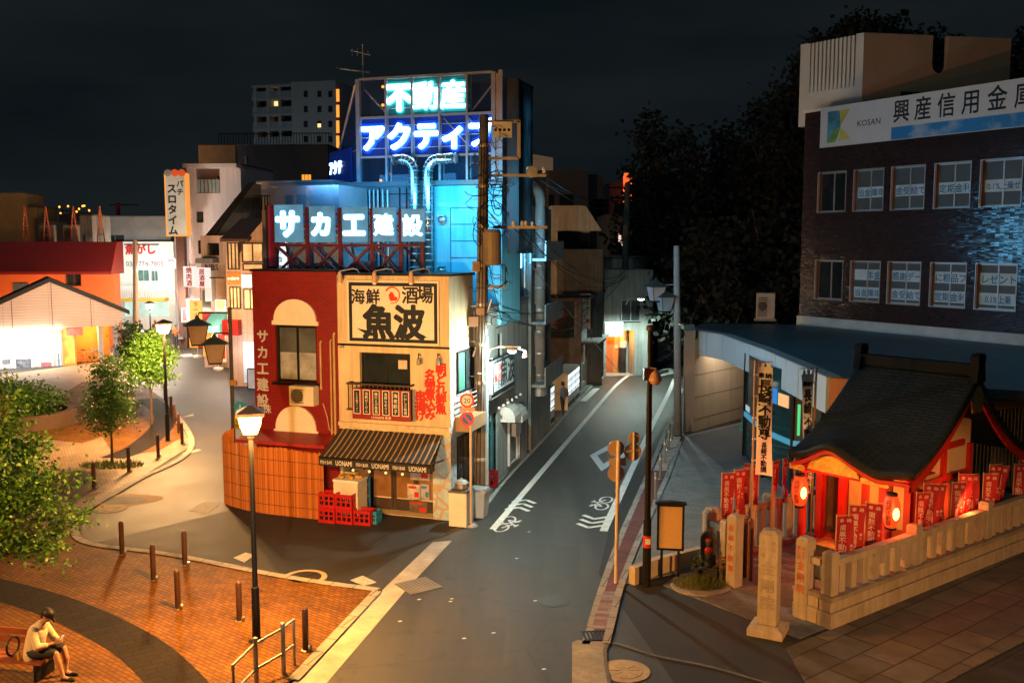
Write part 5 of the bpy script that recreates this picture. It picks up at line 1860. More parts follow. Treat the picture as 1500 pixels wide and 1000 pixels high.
for h in ((2.1, 2.5, 3.2, 5.6), (2.9, 3.6, 3.6, 5.6)):
 window(F_, h, t, cols=1, rows=2, gm=emit('orange lit window', (1, .5, .3), 1.0))
mSky = mat('night block wall', (.10, .10, .11), .9, var=.2, vs=.4)
for x0, x1, yt, Y, lab in ((768, 862, 250, 82, 'broad dark block on the skyline right of the tower'), (858, 884, 257, 84, 'dark block end with chamfered roof on the skyline'),
       (893, 922, 268, 110, 'small dark block with orange beacon light on the skyline')):
 q0, q1 = P(x0, yt, Y), P(x1, yt, Y)
 F_ = Frame((q0[0], Y), 0)
 W_ = q1[0] - q0[0]
 hs_ = [(W_ * (.25 + .3 * i), W_ * (.25 + .3 * i) + 1.2, q0[2] - 4, q0[2] - 2) for i in range(2)]
 t = bld('skyline_block', lab, F_, 0, W_, q0[2], 12, mSky, holes=hs_)
 for h in hs_:
  window(F_, h, t)
q = P(777, 232, 46)
t = thing('roof_panel', 'pale slanted roof panel behind the tower at the cable arms', 'roof', q)
F_ = Frame((q[0], 46), R(10))
MB().prism(F_, [(-.9, q[2] - .55), (1.1, q[2] - .55), (1.1, q[2] + .05), (-.9, q[2] + .35)], -.1, 0).build('panel', mWhiteM, t)
MB().box(F_, -.7, -.6, -.08, -.02, 0, q[2] - .56).box(F_, .8, .9, -.08, -.02, 0, q[2] - .56).build('support', mConcD, t)
q = P(919, 275, 108)
bc = thing('beacon_sign', 'small orange red lit vertical sign on the far skyline', 'sign', q)
MB().box(Frame((q[0], 108), 0), -.45, .45, -.2, .2, q[2] - 1.6, q[2] + 1.6).build('box', emit('orange red sign light', (1, .12, .02), 1.6, .6, 1.2), bc)
MB().box(Frame((q[0], 108), 0), -.08, .08, -.08, .08, 0, q[2] - 1.6).build('pole', mBlackM, bc)
for i, (px, py, lab) in enumerate(((862, 558, 'green potted plant at the glass front of the old house'), (880, 553, 'reddish potted plant nearest the orange doorway'), (870, 555, 'middle potted plant between the green and the reddish one'))):
 x, y, _ = G(px, py)
 t = thing('potted_plant', lab, 'plant', (x, y, .08), 'potted plants on the street edge')
 MB().lathe((x, y, .08), [(.14, 0), (.19, .3), (.17, .31)], 12).build('pot', mBrownM, t)
 mb = MB()
 rnd = random.Random(i)
 for k in range(70):
  a_, b_ = rnd.uniform(0, 6.28), rnd.uniform(.05, .34)
  c_ = Vector((x + b_ * math.cos(a_), y + b_ * math.sin(a_), .42 + rnd.uniform(0, .42)))
  u = Vector((rnd.uniform(-1, 1), rnd.uniform(-1, 1), rnd.uniform(-.3, 1))).normalized() * .09
  w2 = Vector((rnd.uniform(-1, 1), rnd.uniform(-1, 1), rnd.uniform(-1, 1))).normalized() * .04
  mb.quad(c_, c_ + u * .5 + w2, c_ + u, c_ + u * .5 - w2)
 mb.build('leaves', leafmat('pot leaf', (.03, .07, .02), (.06, .12, .03)) if i != 1 else leafmat('red leaf', (.25, .05, .02), (.4, .1, .03)), t, uv=False)
# street lamps on the main street
mLampW = emit('white street lamp glass', (.80, 1.0, .96), 30)
lp = P(750, 514, 28.0)
sl1 = thing('street_lamp', 'glaring white street lamp on a curved arm by the white annex', 'street lamp', (lp[0], lp[1], lp[2] - .1))
a_ = P(713, 560, 28.3)
MB().tube([a_, (a_[0], 28.3, lp[2] - .25), (a_[0] + .12, 28.2, lp[2] + .05), (a_[0] + .35, 28.1, lp[2] + .12), (lp[0] + .25, lp[1], lp[2] + .12)], .03, 7).build('arm', mAlu, sl1)
MB().lathe((lp[0], lp[1], lp[2] + .02), [(.17, 0), (.16, .05), (.06, .10)], 14).build('shade', mWhiteM, sl1)
MB().ball((lp[0], lp[1], lp[2]), .13, .13, .07, 12, 8).build('glass', mLampW, sl1)
lamp('street_lamp_light', 'POINT', (lp[0] + .05, lp[1] - .05, lp[2] - .16), 1050, (.80, 1.0, .90), .10, parent=sl1)
fl2 = thing('floodlight', 'small white floodlight head at the end of a thin arm beside the glaring lamp', 'floodlight', P(770, 516, 28.0))
q = P(770, 517, 28.0)
MB().lathe((q[0], q[1], q[2] - .12), [(.03, .2), (.10, .0), (.02, .001)][::-1], 10).build('head', mWhiteM, fl2)
MB().tube([(lp[0], lp[1], lp[2] + .10), (q[0], q[1], q[2] + .08)], .018, 6).build('arm', mWhiteM, fl2)
lp2 = P(939, 438, 54.5)
sl2 = thing('street_lamp', 'greenish white street lamp on the far utility pole', 'street lamp', (lp2[0], lp2[1], lp2[2] - .1))
MB().tube([P(917, 446, 56.6), P(921, 437, 55.5), (lp2[0], lp2[1], lp2[2] + .12)], .03, 6).build('arm', mAlu, sl2)
MB().lathe((lp2[0], lp2[1], lp2[2] + .02), [(.22, 0), (.2, .05), (.06, .12)], 14).build('shade', mWhiteM, sl2)
MB().ball(lp2, .18, .18, .08, 12, 8).build('glass', mLampW, sl2)
lamp('far_lamp_light', 'SPOT', (lp2[0], lp2[1], lp2[2] - .2), 1700, (.74, 1.0, .88), .10, rot=(R(-8), 0, 0), spot=(165, .5), parent=sl2)
# utility poles and cables
mPole = mat('weathered concrete pole', (.25, .215, .19), .85, var=.25, vs=3, bump=.3, bs=22)
mPoleG = mat('grey concrete pole', (.34, .33, .32), .85, var=.2, vs=3, bump=.3)
x, y, _ = G(703, 740)
UX, UY = x, y
up = thing('utility_pole', 'tall cable laden utility pole with a transformer at the bar corner', 'utility pole', (x, y, 0))
zt = P(711, 168, y)[2]
XT = P(709, 170, y)[0]
MB().tube([(x, y, 0), ((x + XT) / 2, y, zt / 2), (XT, y, zt)], [.20, .175, .14], 12).build('pole', mPole, up, smooth=True)
for k in range(16):
 t = .25 + k * .045
 cx = x + (XT - x) * t
 sd = 1 if k % 2 else -1
 MB().tube([(cx, y, zt * t), (cx + sd * .34, y - .02, zt * t)], .014, 5).build('climbing_peg', mAlu, up)
for k in range(9):
 t = .12 + .1 * k
 MB().lathe((x + (XT - x) * t, y, zt * t), [(.215 - .05 * t, 0), (.22 - .05 * t, .02), (.22 - .05 * t, .08), (.215 - .05 * t, .1)], 12).build('band', mAlu, up)
z0_, z1_ = P(722, 388, y)[2], P(722, 336, y)[2]
xa = P(722, 360, y)[0]
MB().lathe((xa - .02, y - .35, z0_), [(.24, 0), (.27, .08), (.27, z1_ - z0_ - .1), (.22, z1_ - z0_)], 16).build('transformer', mat('grey brown transformer', (.26, .22, .20), .5), up)
FUp = Frame((x, y), R(0))
mArm = mat('galvanised crossarm', (.42, .38, .36), .5, .3)
for (xa0, ya0, xa1, ya1) in ((705, 257, 800, 255), (705, 178, 762, 176), (705, 232, 760, 228), (722, 333, 802, 335), (716, 420, 740, 422)):
 q0, q1 = P(xa0, ya0, y), P(xa1, ya1, y)
 MB().box(Frame((q0[0], y), 0), 0, q1[0] - q0[0], -.05, .05, q0[2] - .04, q0[2] + .04).build('crossarm', mArm, up)
q0, q1 = P(760, 177, y), P(760, 232, y)
MB().box(Frame((q0[0], y), 0), -.05, .05, -.05, .05, q1[2], q0[2]).build('crossarm_end', mArm, up)
ins = mat('white insulator', (.7, .66, .6), .3)
for px, py in ((752, 334), (765, 334), (770, 334), (780, 335), (774, 255), (784, 256), (797, 256)):
 q = P(px, py, y - .0)
 MB().lathe((q[0], y, q[2] + .05), [(.035, 0), (.06, .03), (.035, .06), (.06, .1), (.03, .16)], 8).build('insulator', ins, up)
q = P(736, 190, y)
MB().box(Frame((q[0], y), 0), -.25, .28, -.12, .12, q[2] - .22, q[2] + .22).build('junction_box', mat('grey white box', (.55, .55, .54), .5), up)
mb = MB()
for k in range(4):
 mb.lathe((q[0] - .2 + .13 * k, y - .125, q[2] - .02), [(.045, 0), (.03, .02), (.01, .021)], 8, 'd', FUp)
mb.build('box_port', mBlackM, up)
q = P(779, 252, y)
MB().lathe((q[0], y - .06, q[2]), [(.17, 0), (.17, .03), (.02, .04)], 14, 'd', FUp).build('round_plate', mAlu, up)
for px, py, sx_, sz_ in ((698, 390, .22, .3), (694, 470, .3, .3), (704, 455, .25, .2), (703, 545, .12, .04)):
 q = P(px, py, y)
 MB().box(Frame((q[0], y - .22), 0), -sx_ / 2, sx_ / 2, -.06, .06, q[2] - sz_ / 2, q[2] + sz_ / 2).build('pole_box', mat('pole fitting', (.35, .22, .14), .6), up)
rnd = random.Random(3)
mb = MB()
for k in range(36):
 z = rnd.choice([P(705, v, y)[2] for v in (215, 262, 268, 300, 330, 395, 410, 470)]) + rnd.uniform(-.35, .35)
 cx = x + (XT - x) * z / zt
 r1, r2 = rnd.uniform(.15, .5), rnd.uniform(.10, .42)
 an_ = rnd.uniform(0, 6.28)
 pts = []
 side = rnd.choice([-.12, .25, .45])
 for i in range(11):
  t = i / 10 * rnd.choice([4.2, 5.5])
  pts.append((cx + side + r1 * math.cos(t + an_), y - .2 + .12 * math.sin(t * 1.7), z + r2 * math.sin(t + an_)))
 mb.tube(pts, rnd.choice([.008, .010, .014]), 4)
tag(mb.build('cable_tangle', mCable, loc=(x, y, 4.5)), 'tangle of black cable loops hung round the corner utility pole', 'cables')
mb = MB()
for k in range(3):
 dx = -.12 + .12 * k
 mb.tube([(x + dx, y - .22, .1 if k < 2 else 2.5), (x + dx * .8 + (XT - x) * .5, y - .2, zt * .5), (XT + dx * .6, y - .16, zt * .93)], .013, 5)
mb.build('riser_cable', mCable, up)
MB().tube([(x + .22, y - .1, 0.0), (x + .21, y - .1, 5.2)], .06, 8).build('riser_pipe', mat('pale blue riser pipe', (.25, .38, .45), .5), up)
q0, q1 = P(693, 522, y), P(720, 438, y)
MB().tube([q0, q1], .035, 6).build('stay_rod', mAlu, up)
x, y, _ = G(911, 546)
fp = thing('utility_pole', 'dark leaning utility pole with street lamp beyond the vending machines', 'utility pole', (x, y, 0))
q = P(919, 268, y)
MB().tube([(x, y, 0), ((x + q[0]) / 2, y, q[2] / 2), q], [.24, .21, .16], 12).build('pole', mat('dark pole', (.10, .095, .09), .85, var=.4, vs=2), fp, smooth=True)
for yy, w_ in ((275, 1.2), (290, 1.0), (400, .7)):
 q = P(918, yy, y)
 MB().box(Frame((q[0], y), R(10)), -w_, w_, -.05, .05, q[2] - .05, q[2] + .05).build('crossarm', mBlackM, fp)
q = P(913, 480, y)
MB().lathe((q[0], q[1], q[2] - 1.2), [(.26, 0), (.262, .01), (.262, 2.0), (.26, 2.01)], 12).build('notice_wrap', mat('notice wrap', (.4, .4, .38), .7, var=.5, vs=3), fp)
x, y, _ = G(993, 636)
cp = thing('concrete_pole', 'slim grey concrete pole beside the beige bank wall', 'utility pole', (x, y, 0))
q = P(991, 360, y)
MB().tube([(x, y, 0), q], [.17, .12], 12).build('pole', mPoleG, cp, smooth=True)
MB().lathe((x, y, 4.6), [(.17, 0), (.17, .06)], 12).build('band', mAlu, cp)
for py in (417, 431):
 q0 = P(992, py, y)
 MB().tube([q0, (q0[0] - .95, y, q0[2])], .02, 5).build('bracket', mAlu, cp)
def hang_lantern(c, lab, r_=.26, lit=None, grp=None):
 t = thing('hanging_lantern', lab, 'lantern', (c[0], c[1], c[2] - .5), grp)
 F_ = Frame((c[0], c[1]), R(20))
 MB().frustum(F_, 0, 0, c[2], c[2] + .22, r_ * 1.5, r_ * 1.5, r_ * .35, r_ * .35).frustum(F_, 0, 0, c[2] + .223, c[2] + .36, r_ * .3, r_ * .3, r_ * .12, r_ * .12).build('roof', mat('verdigris roof', (.04, .055, .055), .5), t)
 MB().frustum(F_, 0, 0, c[2] - r_ * 2.1, c[2] - .003, r_ * .68, r_ * .68, r_ * 1.08, r_ * 1.08).build('glass', lit or mat('opal lantern glass', (.50, .40, .30), .3, var=.08), t)
 mb = MB()
 for a_, b_ in ((-1, -1), (1, -1), (1, 1), (-1, 1)):
  mb.tube([F_.p(a_ * r_ * .70, b_ * r_ * .70, c[2] - r_ * 2.1), F_.p(a_ * r_ * 1.1, b_ * r_ * 1.1, c[2])], .014, 5)
 mb.frustum(F_, 0, 0, c[2] - r_ * 2.1 - .06, c[2] - r_ * 2.1 - .003, r_ * .72, r_ * .72, r_ * .72, r_ * .72)
 mb.build('frame', mBlackM, t)
 return t
mOpalC = mat('bluish opal glass', (.45, .50, .55), .3)
hang_lantern(P(961, 420, y), 'upper of two unlit lanterns hanging off the concrete pole by the bank', .27, mOpalC, 'unlit lanterns on the concrete pole')
hang_lantern(P(974, 435, y), 'lower of two unlit lanterns hanging off the concrete pole by the bank', .27, mOpalC, 'unlit lanterns on the concrete pole')
top = P(709, 257, UY)
cables = []
for (x0, y0, Y0, x1, y1, Y1, sg_) in ((774, 255, UY, 919, 280, 57, .6), (797, 256, UY, 921, 283, 57, .7), (784, 256, UY, 918, 290, 57, .8),
          (752, 334, UY, 919, 395, 57, 1.0), (765, 334, UY, 918, 400, 57, 1.3), (780, 335, UY, 920, 405, 57, .9),
          (706, 452, UY, 916, 395, 57, 1.0), (706, 458, UY, 916, 402, 57, 1.4), (708, 300, UY, 908, 545, 57, .1),
          (497, 505, 28.0, 706, 505, UY, .25), (497, 508, 28.0, 704, 512, UY, .12)):
 cables.append((P(x0, y0, Y0), P(x1, y1, Y1), sg_))
mb = cable([(P(706, 262, UY), P(772, 330, 36.2), .3), (P(708, 300, UY), P(790, 350, 37), .35), (P(706, 330, UY), P(735, 470, 31), .2), (P(712, 180, UY), P(770, 300, 46), .5), (P(706, 410, UY), P(822, 450, 50.6), .6), (P(706, 440, UY), P(860, 470, 51.5), .7)], .012, 12)
tag(mb.build('service_cables', mCable, loc=P(706, 330, UY)), 'thin service cables dropping from the corner pole to the houses behind', 'cables')
mb = cable(cables[:3], .014, 12)
tag(mb.build('overhead_cables', mCable, loc=cables[0][0]), 'three black overhead cables from the top crossarm to the far pole', 'cables')
mb = cable(cables[3:8], .016, 12)
tag(mb.build('overhead_cables', mCable, loc=cables[3][0]), 'bundle of sagging lower cables between corner pole and far pole', 'cables')
mb = cable(cables[8:9], .016, 12)
tag(mb.build('stay_wire', mAlu, loc=cables[8][0]), 'straight pale stay wire slanting down from the corner pole to the street', 'wire')
mb = cable(cables[9:], .014, 12)
tag(mb.build('facade_cable', mCable, loc=cables[9][0]), 'black cable strung along the bar front to the corner pole', 'cables')
# left: lamps, plaza, station side
mShadeLit = emit('lit lamp glass', (1.0, .52, .17), 16)
def plaza_lamp(px, py, ytop, lab, power, col=WARM, k=1.0, glassm=None, spot=None):
 x, y, _ = G(px, py)
 z = P(px, ytop, y)[2]
 t = thing('street_lamp', lab, 'street lamp', (x, y, 0))
 MB().tube([(x, y, 0), (x, y, 1.15), (x, y, 1.16), (x, y, z - .62)], [.085, .08, .055, .05], 12).build('pole', mBlackM, t, smooth=False)
 MB().lathe((x, y, 0), [(.16, 0), (.16, .03), (.09, .06)], 14).build('base', mBlackM, t)
 F_ = Frame((x, y), R(14))
 MB().lathe((x, y, z - .68), [(.05, 0), (.075, .05), (.075, .12)], 12).build('collar', mBlackM, t)
 MB().frustum(F_, 0, 0, z - .55, z - .19, .13 * k, .13 * k, .225 * k, .225 * k).build('lamp_glass', glassm or mShadeLit, t)
 MB().frustum(F_, 0, 0, z - .187, z - .12, .27 * k, .27 * k, .27 * k, .27 * k).frustum(F_, 0, 0, z - .119, z, .26 * k, .26 * k, .05, .05).build('roof', mat('lamp roof', (.10, .06, .035), .5), t)
 for a_, b_ in ((-1, -1), (1, -1), (1, 1), (-1, 1)):
  MB().tube([F_.p(a_ * .13 * k, b_ * .13 * k, z - .55), F_.p(a_ * .228 * k, b_ * .228 * k, z - .19)], .011, 5).build('glazing_bar', mBlackM, t)
 for a_ in range(4):
  an_ = a_ * math.pi / 2 + R(59)
  lamp('lamp_light', 'POINT', (x + .32 * k * math.cos(an_), y + .32 * k * math.sin(an_), z - .42), power / 4, col, .10, parent=t) if not spot else None
 if spot:        # a hooded floodlight head: sharp cut-off above the horizon
  lamp('lamp_light', 'SPOT', (x, y + .3, z - .3), power, col, .10, rot=(R(90 - spot[0]), 0, R(spot[1])), spot=(spot[2], .35), parent=t)
 return t
plaza_lamp(376, 940, 594, 'lit lantern street lamp on a black pole in front of the reed screen', 6000)
plaza_lamp(246, 647, 468, 'lit lantern street lamp on a black pole between plaza trees and bollards', 8000, (1.0, .52, .18), 1.15)
plaza_lamp(222, 520, 441, 'smaller lit lantern street lamp far up the left street', 5000, (1.0, .82, .62), 1.1, emit('warm white lamp glass', (1, .74, .45), 14))
for lab, pw, cl, sp2, lc in (('lit floodlight post on the station steps behind the viewer', 9500, (1.0, .48, .15), (24, 1, 46), (9.0, 4.5, .4)), ('lit floodlight post on the station terrace left of the viewer', 12500, (1.0, .68, .40), (8, 4, 29), (-3.0, 4.0, 1.4))):
 t = plaza_lamp(376, 940, 594, lab, pw, cl, spot=sp2)
 t.location = lc
t = plaza_lamp(376, 940, 594, 'lit lantern street lamp beyond the left edge of the view behind the bench', 2600, (1.0, .50, .14))
t.location = (-12.2, 13.2, .03)
x, y, _ = G(343, 672)
t = thing('lantern_post', 'black post with two arms, round blue sign and yellow notice by the red building', 'street lamp post', (x, y, 0))
zt = P(342, 450, y)[2]
MB().tube([(x, y, 0), (x, y, zt)], .075, 10).build('pole', mat('dark bronze pole', (.09, .07, .055), .5, .3), t)
for py, px0 in ((458, 291), (488, 314)):
 z = P(343, py, y)[2]
 q = P(px0, py, y)
 MB().tube([(x, y, z), (q[0], y, z), (q[0], y, z - .1)], .03, 6).build('arm', mBlackM, t)
FL_ = Frame((x, y), R(-4))
q = P(352, 596, y)
dsc = MB().lathe((q[0] + .02, y - .09, q[2]), [(.235, 0), (.235, .012), (.02, .0125)], 24, 'd', FL_).build('round_sign', mat('sky blue sign', (.03, .36, .55), .5), t)
mb = MB()
cx, cz = q[0] + .02, q[2]
mb.ball((cx, y - .11, cz + .09), .03, .012, .03, 8, 6).box(Frame((cx, y - .105), 0), -.035, .035, 0, .01, cz - .05, cz + .06).box(Frame((cx, y - .105), 0), -.03, -.005, 0, .01, cz - .15, cz - .05).box(Frame((cx, y - .105), 0), .005, .03, 0, .01, cz - .15, cz - .05)
mb.build('pedestrian_mark', mPaint, dsc)
q = P(354, 619, y)
ys = MB().box(Frame((q[0], y - .1), 0), -.23, .23, 0, .02, q[2] - .22, q[2] + .22).build('yellow_notice', mat('yellow notice', (.62, .45, .08), .6, var=.25, vs=5), t)
MB().text(Frame((q[0], y - .1), 0), '自転車', 0, q[2] + .09, .12, .021, .006, .003).text(Frame((q[0], y - .1), 0), '駐輪禁止', 0, q[2] - .08, .10, .021, .004, .003).build('lettering', mCharcoal, ys)
q = P(342, 560, y)
MB().box(Frame((q[0], y), 0), -.12, .12, -.1, .12, q[2] - .1, q[2] + .1).build('orange_fitting', mat('amber fitting', (.5, .25, .06), .5), t)
mOpalW = mat('brownish opal glass', (.40, .27, .17), .3)
q = P(289, 476, y)
hang_lantern((q[0], y, q[2]), 'upper of two large unlit lanterns hanging left of the post by the red building', .33, mOpalW, 'unlit lanterns on the left lantern post')
q = P(314, 503, y)
hang_lantern((q[0], y, q[2]), 'lower of two large unlit lanterns hanging left of the post by the red building', .33, mOpalW, 'unlit lanterns on the left lantern post')
bol = None
def bollard(px, py, ytop, lab, first=[None]):
 x, y, _ = G(px, py)
 if first[0] is None:
  t = thing('bollard', lab, 'bollard', (x, y, .03), 'brown bollards on the paving')
  MB().lathe((x, y, .03), [(.062, 0), (.062, .80), (.058, .845), (.03, .875), (.005, .88)], 14).build('post', mBrownM, t)
  MB().lathe((x, y, .03), [(.085, 0), (.085, .012), (.063, .02)], 14).build('base_ring', mSteel, t)
  MB().ball((x + .09, y - .03, .10), .045, .045, .06, 8, 6).build('latch', mSteel, t)
  first[0] = t
  return t
 return dup(first[0], (x, y, .03), lab)
for px, py, yt, lab in ((179, 813, 766, 'brown bollard nearest the left tree on the kerb'), (225, 851, 797, 'brown bollard second from the left on the orange paving'),
      (271, 829, 780, 'brown bollard at the kerb beside the pale street patch'), (261, 893, 838, 'brown bollard standing nearest the seated person'),
      (351, 911, 854, 'brown bollard right beside the foreground lamp pole'), (448, 954, 903, 'brown bollard at the right end of the steel railing'),
      (138, 717, 680, 'brown bollard beside the small tree on the far kerb'), (189, 692, 657, 'brown bollard right of the small tree on the far kerb'),
      (232, 671, 638, 'brown bollard left of the far plaza lamp'), (267, 652, 621, 'brown bollard nearest of the receding row behind the plaza lamp'),
      (262, 636, 608, 'brown bollard second of the receding row behind the plaza lamp'), (256, 622, 597, 'brown bollard third of the receding row behind the plaza lamp'),
      (251, 608, 585, 'brown bollard fourth of the receding row behind the plaza lamp'), (242, 588, 568, 'brown bollard farthest of the receding row behind the plaza lamp')):
 bollard(px, py, yt, lab)
t = thing('steel_railing', 'two rail steel railing at the bottom edge of the orange paving', 'railing', G(374, 1010))
tops = [(341, 972), (374, 940), (414, 918), (430, 906)]
Yr = [G(335, 1036)[1], G(374, 1005)[1], G(414, 987)[1], G(432, 975)[1]]
pp = [P(px, py, yy) for (px, py), yy in zip(tops, Yr)]
pole_m = mat('galvanised rail', (.38, .36, .37), .4, .55, var=.15)
for i, q in enumerate(pp):
 rr = .045 if i in (1, 2) else .028
 MB().tube([(q[0], q[1], .03), (q[0], q[1], q[2] + (.06 if i in (1, 2) else 0))], rr, 10).build('post', pole_m, t)
 if i in (1, 2):
  MB().ball((q[0], q[1], q[2] + .07), .05, .05, .03, 10, 6).build('cap', pole_m, t)
for dz in (0, -.48):
 MB().tube([(q[0], q[1], q[2] + dz - .02) for q in pp], .026, 8).build('rail', pole_m, t)
# ---- station annexe with the gable
AG = G(-160, 552)
BG = G(182, 533)
FG = Frame.ab(AG, BG)
sR = math.hypot(BG[0] - AG[0], BG[1] - AG[1])
sl_ = FG.px(70, 405)
zl = FG.px(90, 480)[1]
gz1 = FG.px(180, 455)[1]
sP, zP = FG.px(72, 413)
mSide = brick('beige siding boards', (.62, .48, .38), (.59, .45, .36), (.38, .28, .22), 2.6, .18, .012, .7, .3, off=0, stain=.12)
gb = thing('gabled_station_building', 'gabled station building with beige boards over a lit white wall and an orange passage', 'building', FG.p(sR / 2, -4, 0))
mb = MB()
s0g = sP - (sR - sP)
mb.prism(FG, [(s0g, zl), (sR, zl), (sR, gz1), (sP, zP), (s0g, gz1)], -2.5, 0)
mb.build('gable_wall', mSide, gb)
mb = MB()
for x in (17, 76, 133):
 s = FG.px(x, 450)[0]
 mb.box(FG, s - .02, s + .02, .001, .02, zl, zP - abs(s - sP) * (zP - gz1) / (sR - sP) - .05)
mb.build('board_joint', mat('board joint', (.22, .15, .11), .8), gb)
mb = MB()
for a, b in (((s0g - .4, gz1 - .25), (sP, zP)), ((sP, zP), (sR + .4, gz1 - .25))):
 mb.prism(FG, [(a[0], a[1] + .02), (b[0], b[1] + .02), (b[0], b[1] + .30), (a[0], a[1] + .30)], -2.7, .6)
mb.build('roof', mBlackM, gb)
mWhiteLit = mat('white poster wall', (.34, .34, .34), .6, var=.05)
sOp0, sOp1 = FG.px(93, 520)[0], FG.px(147, 520)[0]
sW = FG.px(160, 520)[0]
MB().box(FG, s0g, sOp0, -2.4, -1.0, 0, zl - .003).build('white_wall', mWhiteLit, gb)
MB().box(FG, sOp1, sW - .25, -1.5, -1.0, 0, zl - .003).build('white_column', mWhiteLit, gb)
MB().box(FG, sR - .5, sR - .1, -1.5, -1.0, 0, zl - .003).build('white_column', mWhiteLit, gb)
mOrg = mat('orange passage wall', (.65, .20, .04), .7, var=.2)
MB().box(FG, sOp0 + .003, sR - .6, -2.9, -2.6, 0, zl - .003).build('passage_wall', mOrg, gb)
MB().box(FG, sOp0 + .01, sOp0 + .8, -2.5, -.95, .0, 2.9).build('lit_booth', emit('orange lit booth', (1, .42, .07), 1.5, .7, 1.4), gb)
MB().ring(FG, sOp0 + .01, sOp0 + .82, .03, 2.92, -.94, -.88, .09).build('booth_frame', mOrg, gb)
a, b, c, e = FG.r(103, 482, 121, 474, -.5)
MB().box(FG, FG.px(98, 480)[0], FG.px(122, 480)[0], -.6, -.4, zl - .55, zl - .05).build('red_white_sign', mat('red white sign', (.6, .12, .1), .5, var=.8, vs=2), gb)
for x0, y0, x1, y1, col, lab in ((0, 513, 18, 537, (.75, .70, .6), 'p'), (20, 501, 48, 545, (.72, .74, .76), 'p'), (57, 515, 78, 543, (.55, .55, .62), 'p'), (82, 490, 89, 540, (.4, .6, .75), 'p')):
 a, b, c, e = FG.r(x0, y0, x1, y1, -.98)
 p_ = MB().box(FG, a, b, -.998, -.97, c, e).build('poster', mat('wall poster', col, .6, var=.25, vs=3), gb)
 MB().box(FG, a + .1, b - .1, -.969, -.962, c + .15, c + (e - c) * .45).build('poster_print', mat('poster print', (.35 if x0 == 57 else .08, .10, .13), .6, var=.9, vs=4), p_)
lamp('eave_light', 'AREA', FG.p(sOp0 - 8, .9, zl - .05), 2200, (1.0, .86, .72), 16, rot=(R(12), 0, FG.a), parent=gb, sizey=.4)
MB().box(FG, s0g + .1, sOp0, .05, .35, zl - .06, zl - .004).build('eave_lamp', emit('eave strip lamp', (1, .95, .88), 6), gb)
lamp('passage_light', 'POINT', FG.p((sOp0 + sR) / 2, -1.2, zl - .4), 600, (1, .40, .08), .2, parent=gb)
lamp('added_gable_wash', 'AREA', FG.p(sP + 2, 7, 3.2), 800, (1.0, .68, .48), 7, rot=(R(112), 0, FG.a), parent=gb, sizey=.6)  # area lamp added to brighten the gable, without a fixture
def bicycle(name, lab, c, ang, m, group=None):
 F_ = Frame(c, ang)
 z0 = c[2] if len(c) > 2 else .03
 t = thing(name, lab, 'bicycle', (c[0], c[1], z0), group)
 for s in (-.52, .52):
  MB().tube([F_.p(s + .32 * math.cos(k * math.pi / 9), 0, z0 + .335 + .32 * math.sin(k * math.pi / 9)) for k in range(18)], .018, 5, closed=True).build('wheel', mBlackM, t)
 mb = MB()
 P_ = lambda s, z: F_.p(s, 0, z0 + z)
 for a, b in ((P_(-.52, .335), P_(-.1, .30)), (P_(-.1, .30), P_(-.2, .78)), (P_(-.2, .7), P_(.36, .72)), (P_(-.1, .3), P_(.38, .62)), (P_(.52, .335), P_(.36, .9)), (P_(-.52, .335), P_(-.18, .66))):
  mb.tube([a, b], .018, 5)
 mb.build('frame', m, t)
 MB().box(F_, -.34, -.08, -.06, .06, z0 + .80, z0 + .86).build('saddle', mBlackM, t)
 MB().tube([F_.p(.28, -.26, z0 + .98), F_.p(.36, 0, z0 + .92), F_.p(.28, .26, z0 + .98)], .014, 5).build('handlebar', mAlu, t)
 MB().box(F_, .45, .72, -.15, .15, z0 + .62, z0 + .84).build('basket', mConcD, t)
 return t
q = FG.p(FG.px(130, 520)[0], -1.9, 0)
bicycle('bicycle', 'bicycle parked in the orange lit passage', (q[0], q[1], .03), R(15), mSteel)
# ---- red roofed building behind
FQ = Frame((P(-60, 400, 72)[0], 72.0), R(3))
sQ = FQ.px(168, 420)[0]
z0_, z1_ = FQ.px(85, 397)[1], FQ.px(85, 354)[1]
rd = thing('red_roof_building', 'long building with a wide dark red roof band over an orange wall', 'building', FQ.p(sQ / 2, -5, 0))
MB().wall(FQ, 0, sQ, 0, z0_ + .3, [(FQ.px(95, 415)[0], FQ.px(119, 415)[0], FQ.px(107, 419)[1], FQ.px(107, 398)[1])], t=.3, depth=1.2).build('wall', mat('orange brown wall', (.50, .13, .035), .8, var=.12, vs=.3), rd)
window(FQ, (FQ.px(95, 415)[0], FQ.px(119, 415)[0], FQ.px(107, 419)[1], FQ.px(107, 398)[1]), rd, t=.3, fm=mWood, bar=.12)
MB().sprism(FQ, [(.0, z1_), (1.4, z0_), (1.4, z0_ - .2), (-1.3, z0_ - .2), (-1.3, z1_)], -.3, sQ + .3).build('roof', mat('dark red sheet', (.20, .010, .010), .6, var=.12, vs=.4), rd)
a, b = FQ.px(20, 420)[0], FQ.px(42, 420)[0]
MB().box(FQ, a, b, .002, .1, z0_ - 3, z0_ - .9).build('blue_window', glass('blue pane', (.06, .10, .13)), rd)
lamp('wall_washer', 'AREA', FQ.p(sQ - 5, 3.0, 2.2), 480, (1, .34, .09), 6, rot=(R(115), 0, FQ.a), parent=rd, sizey=.5)
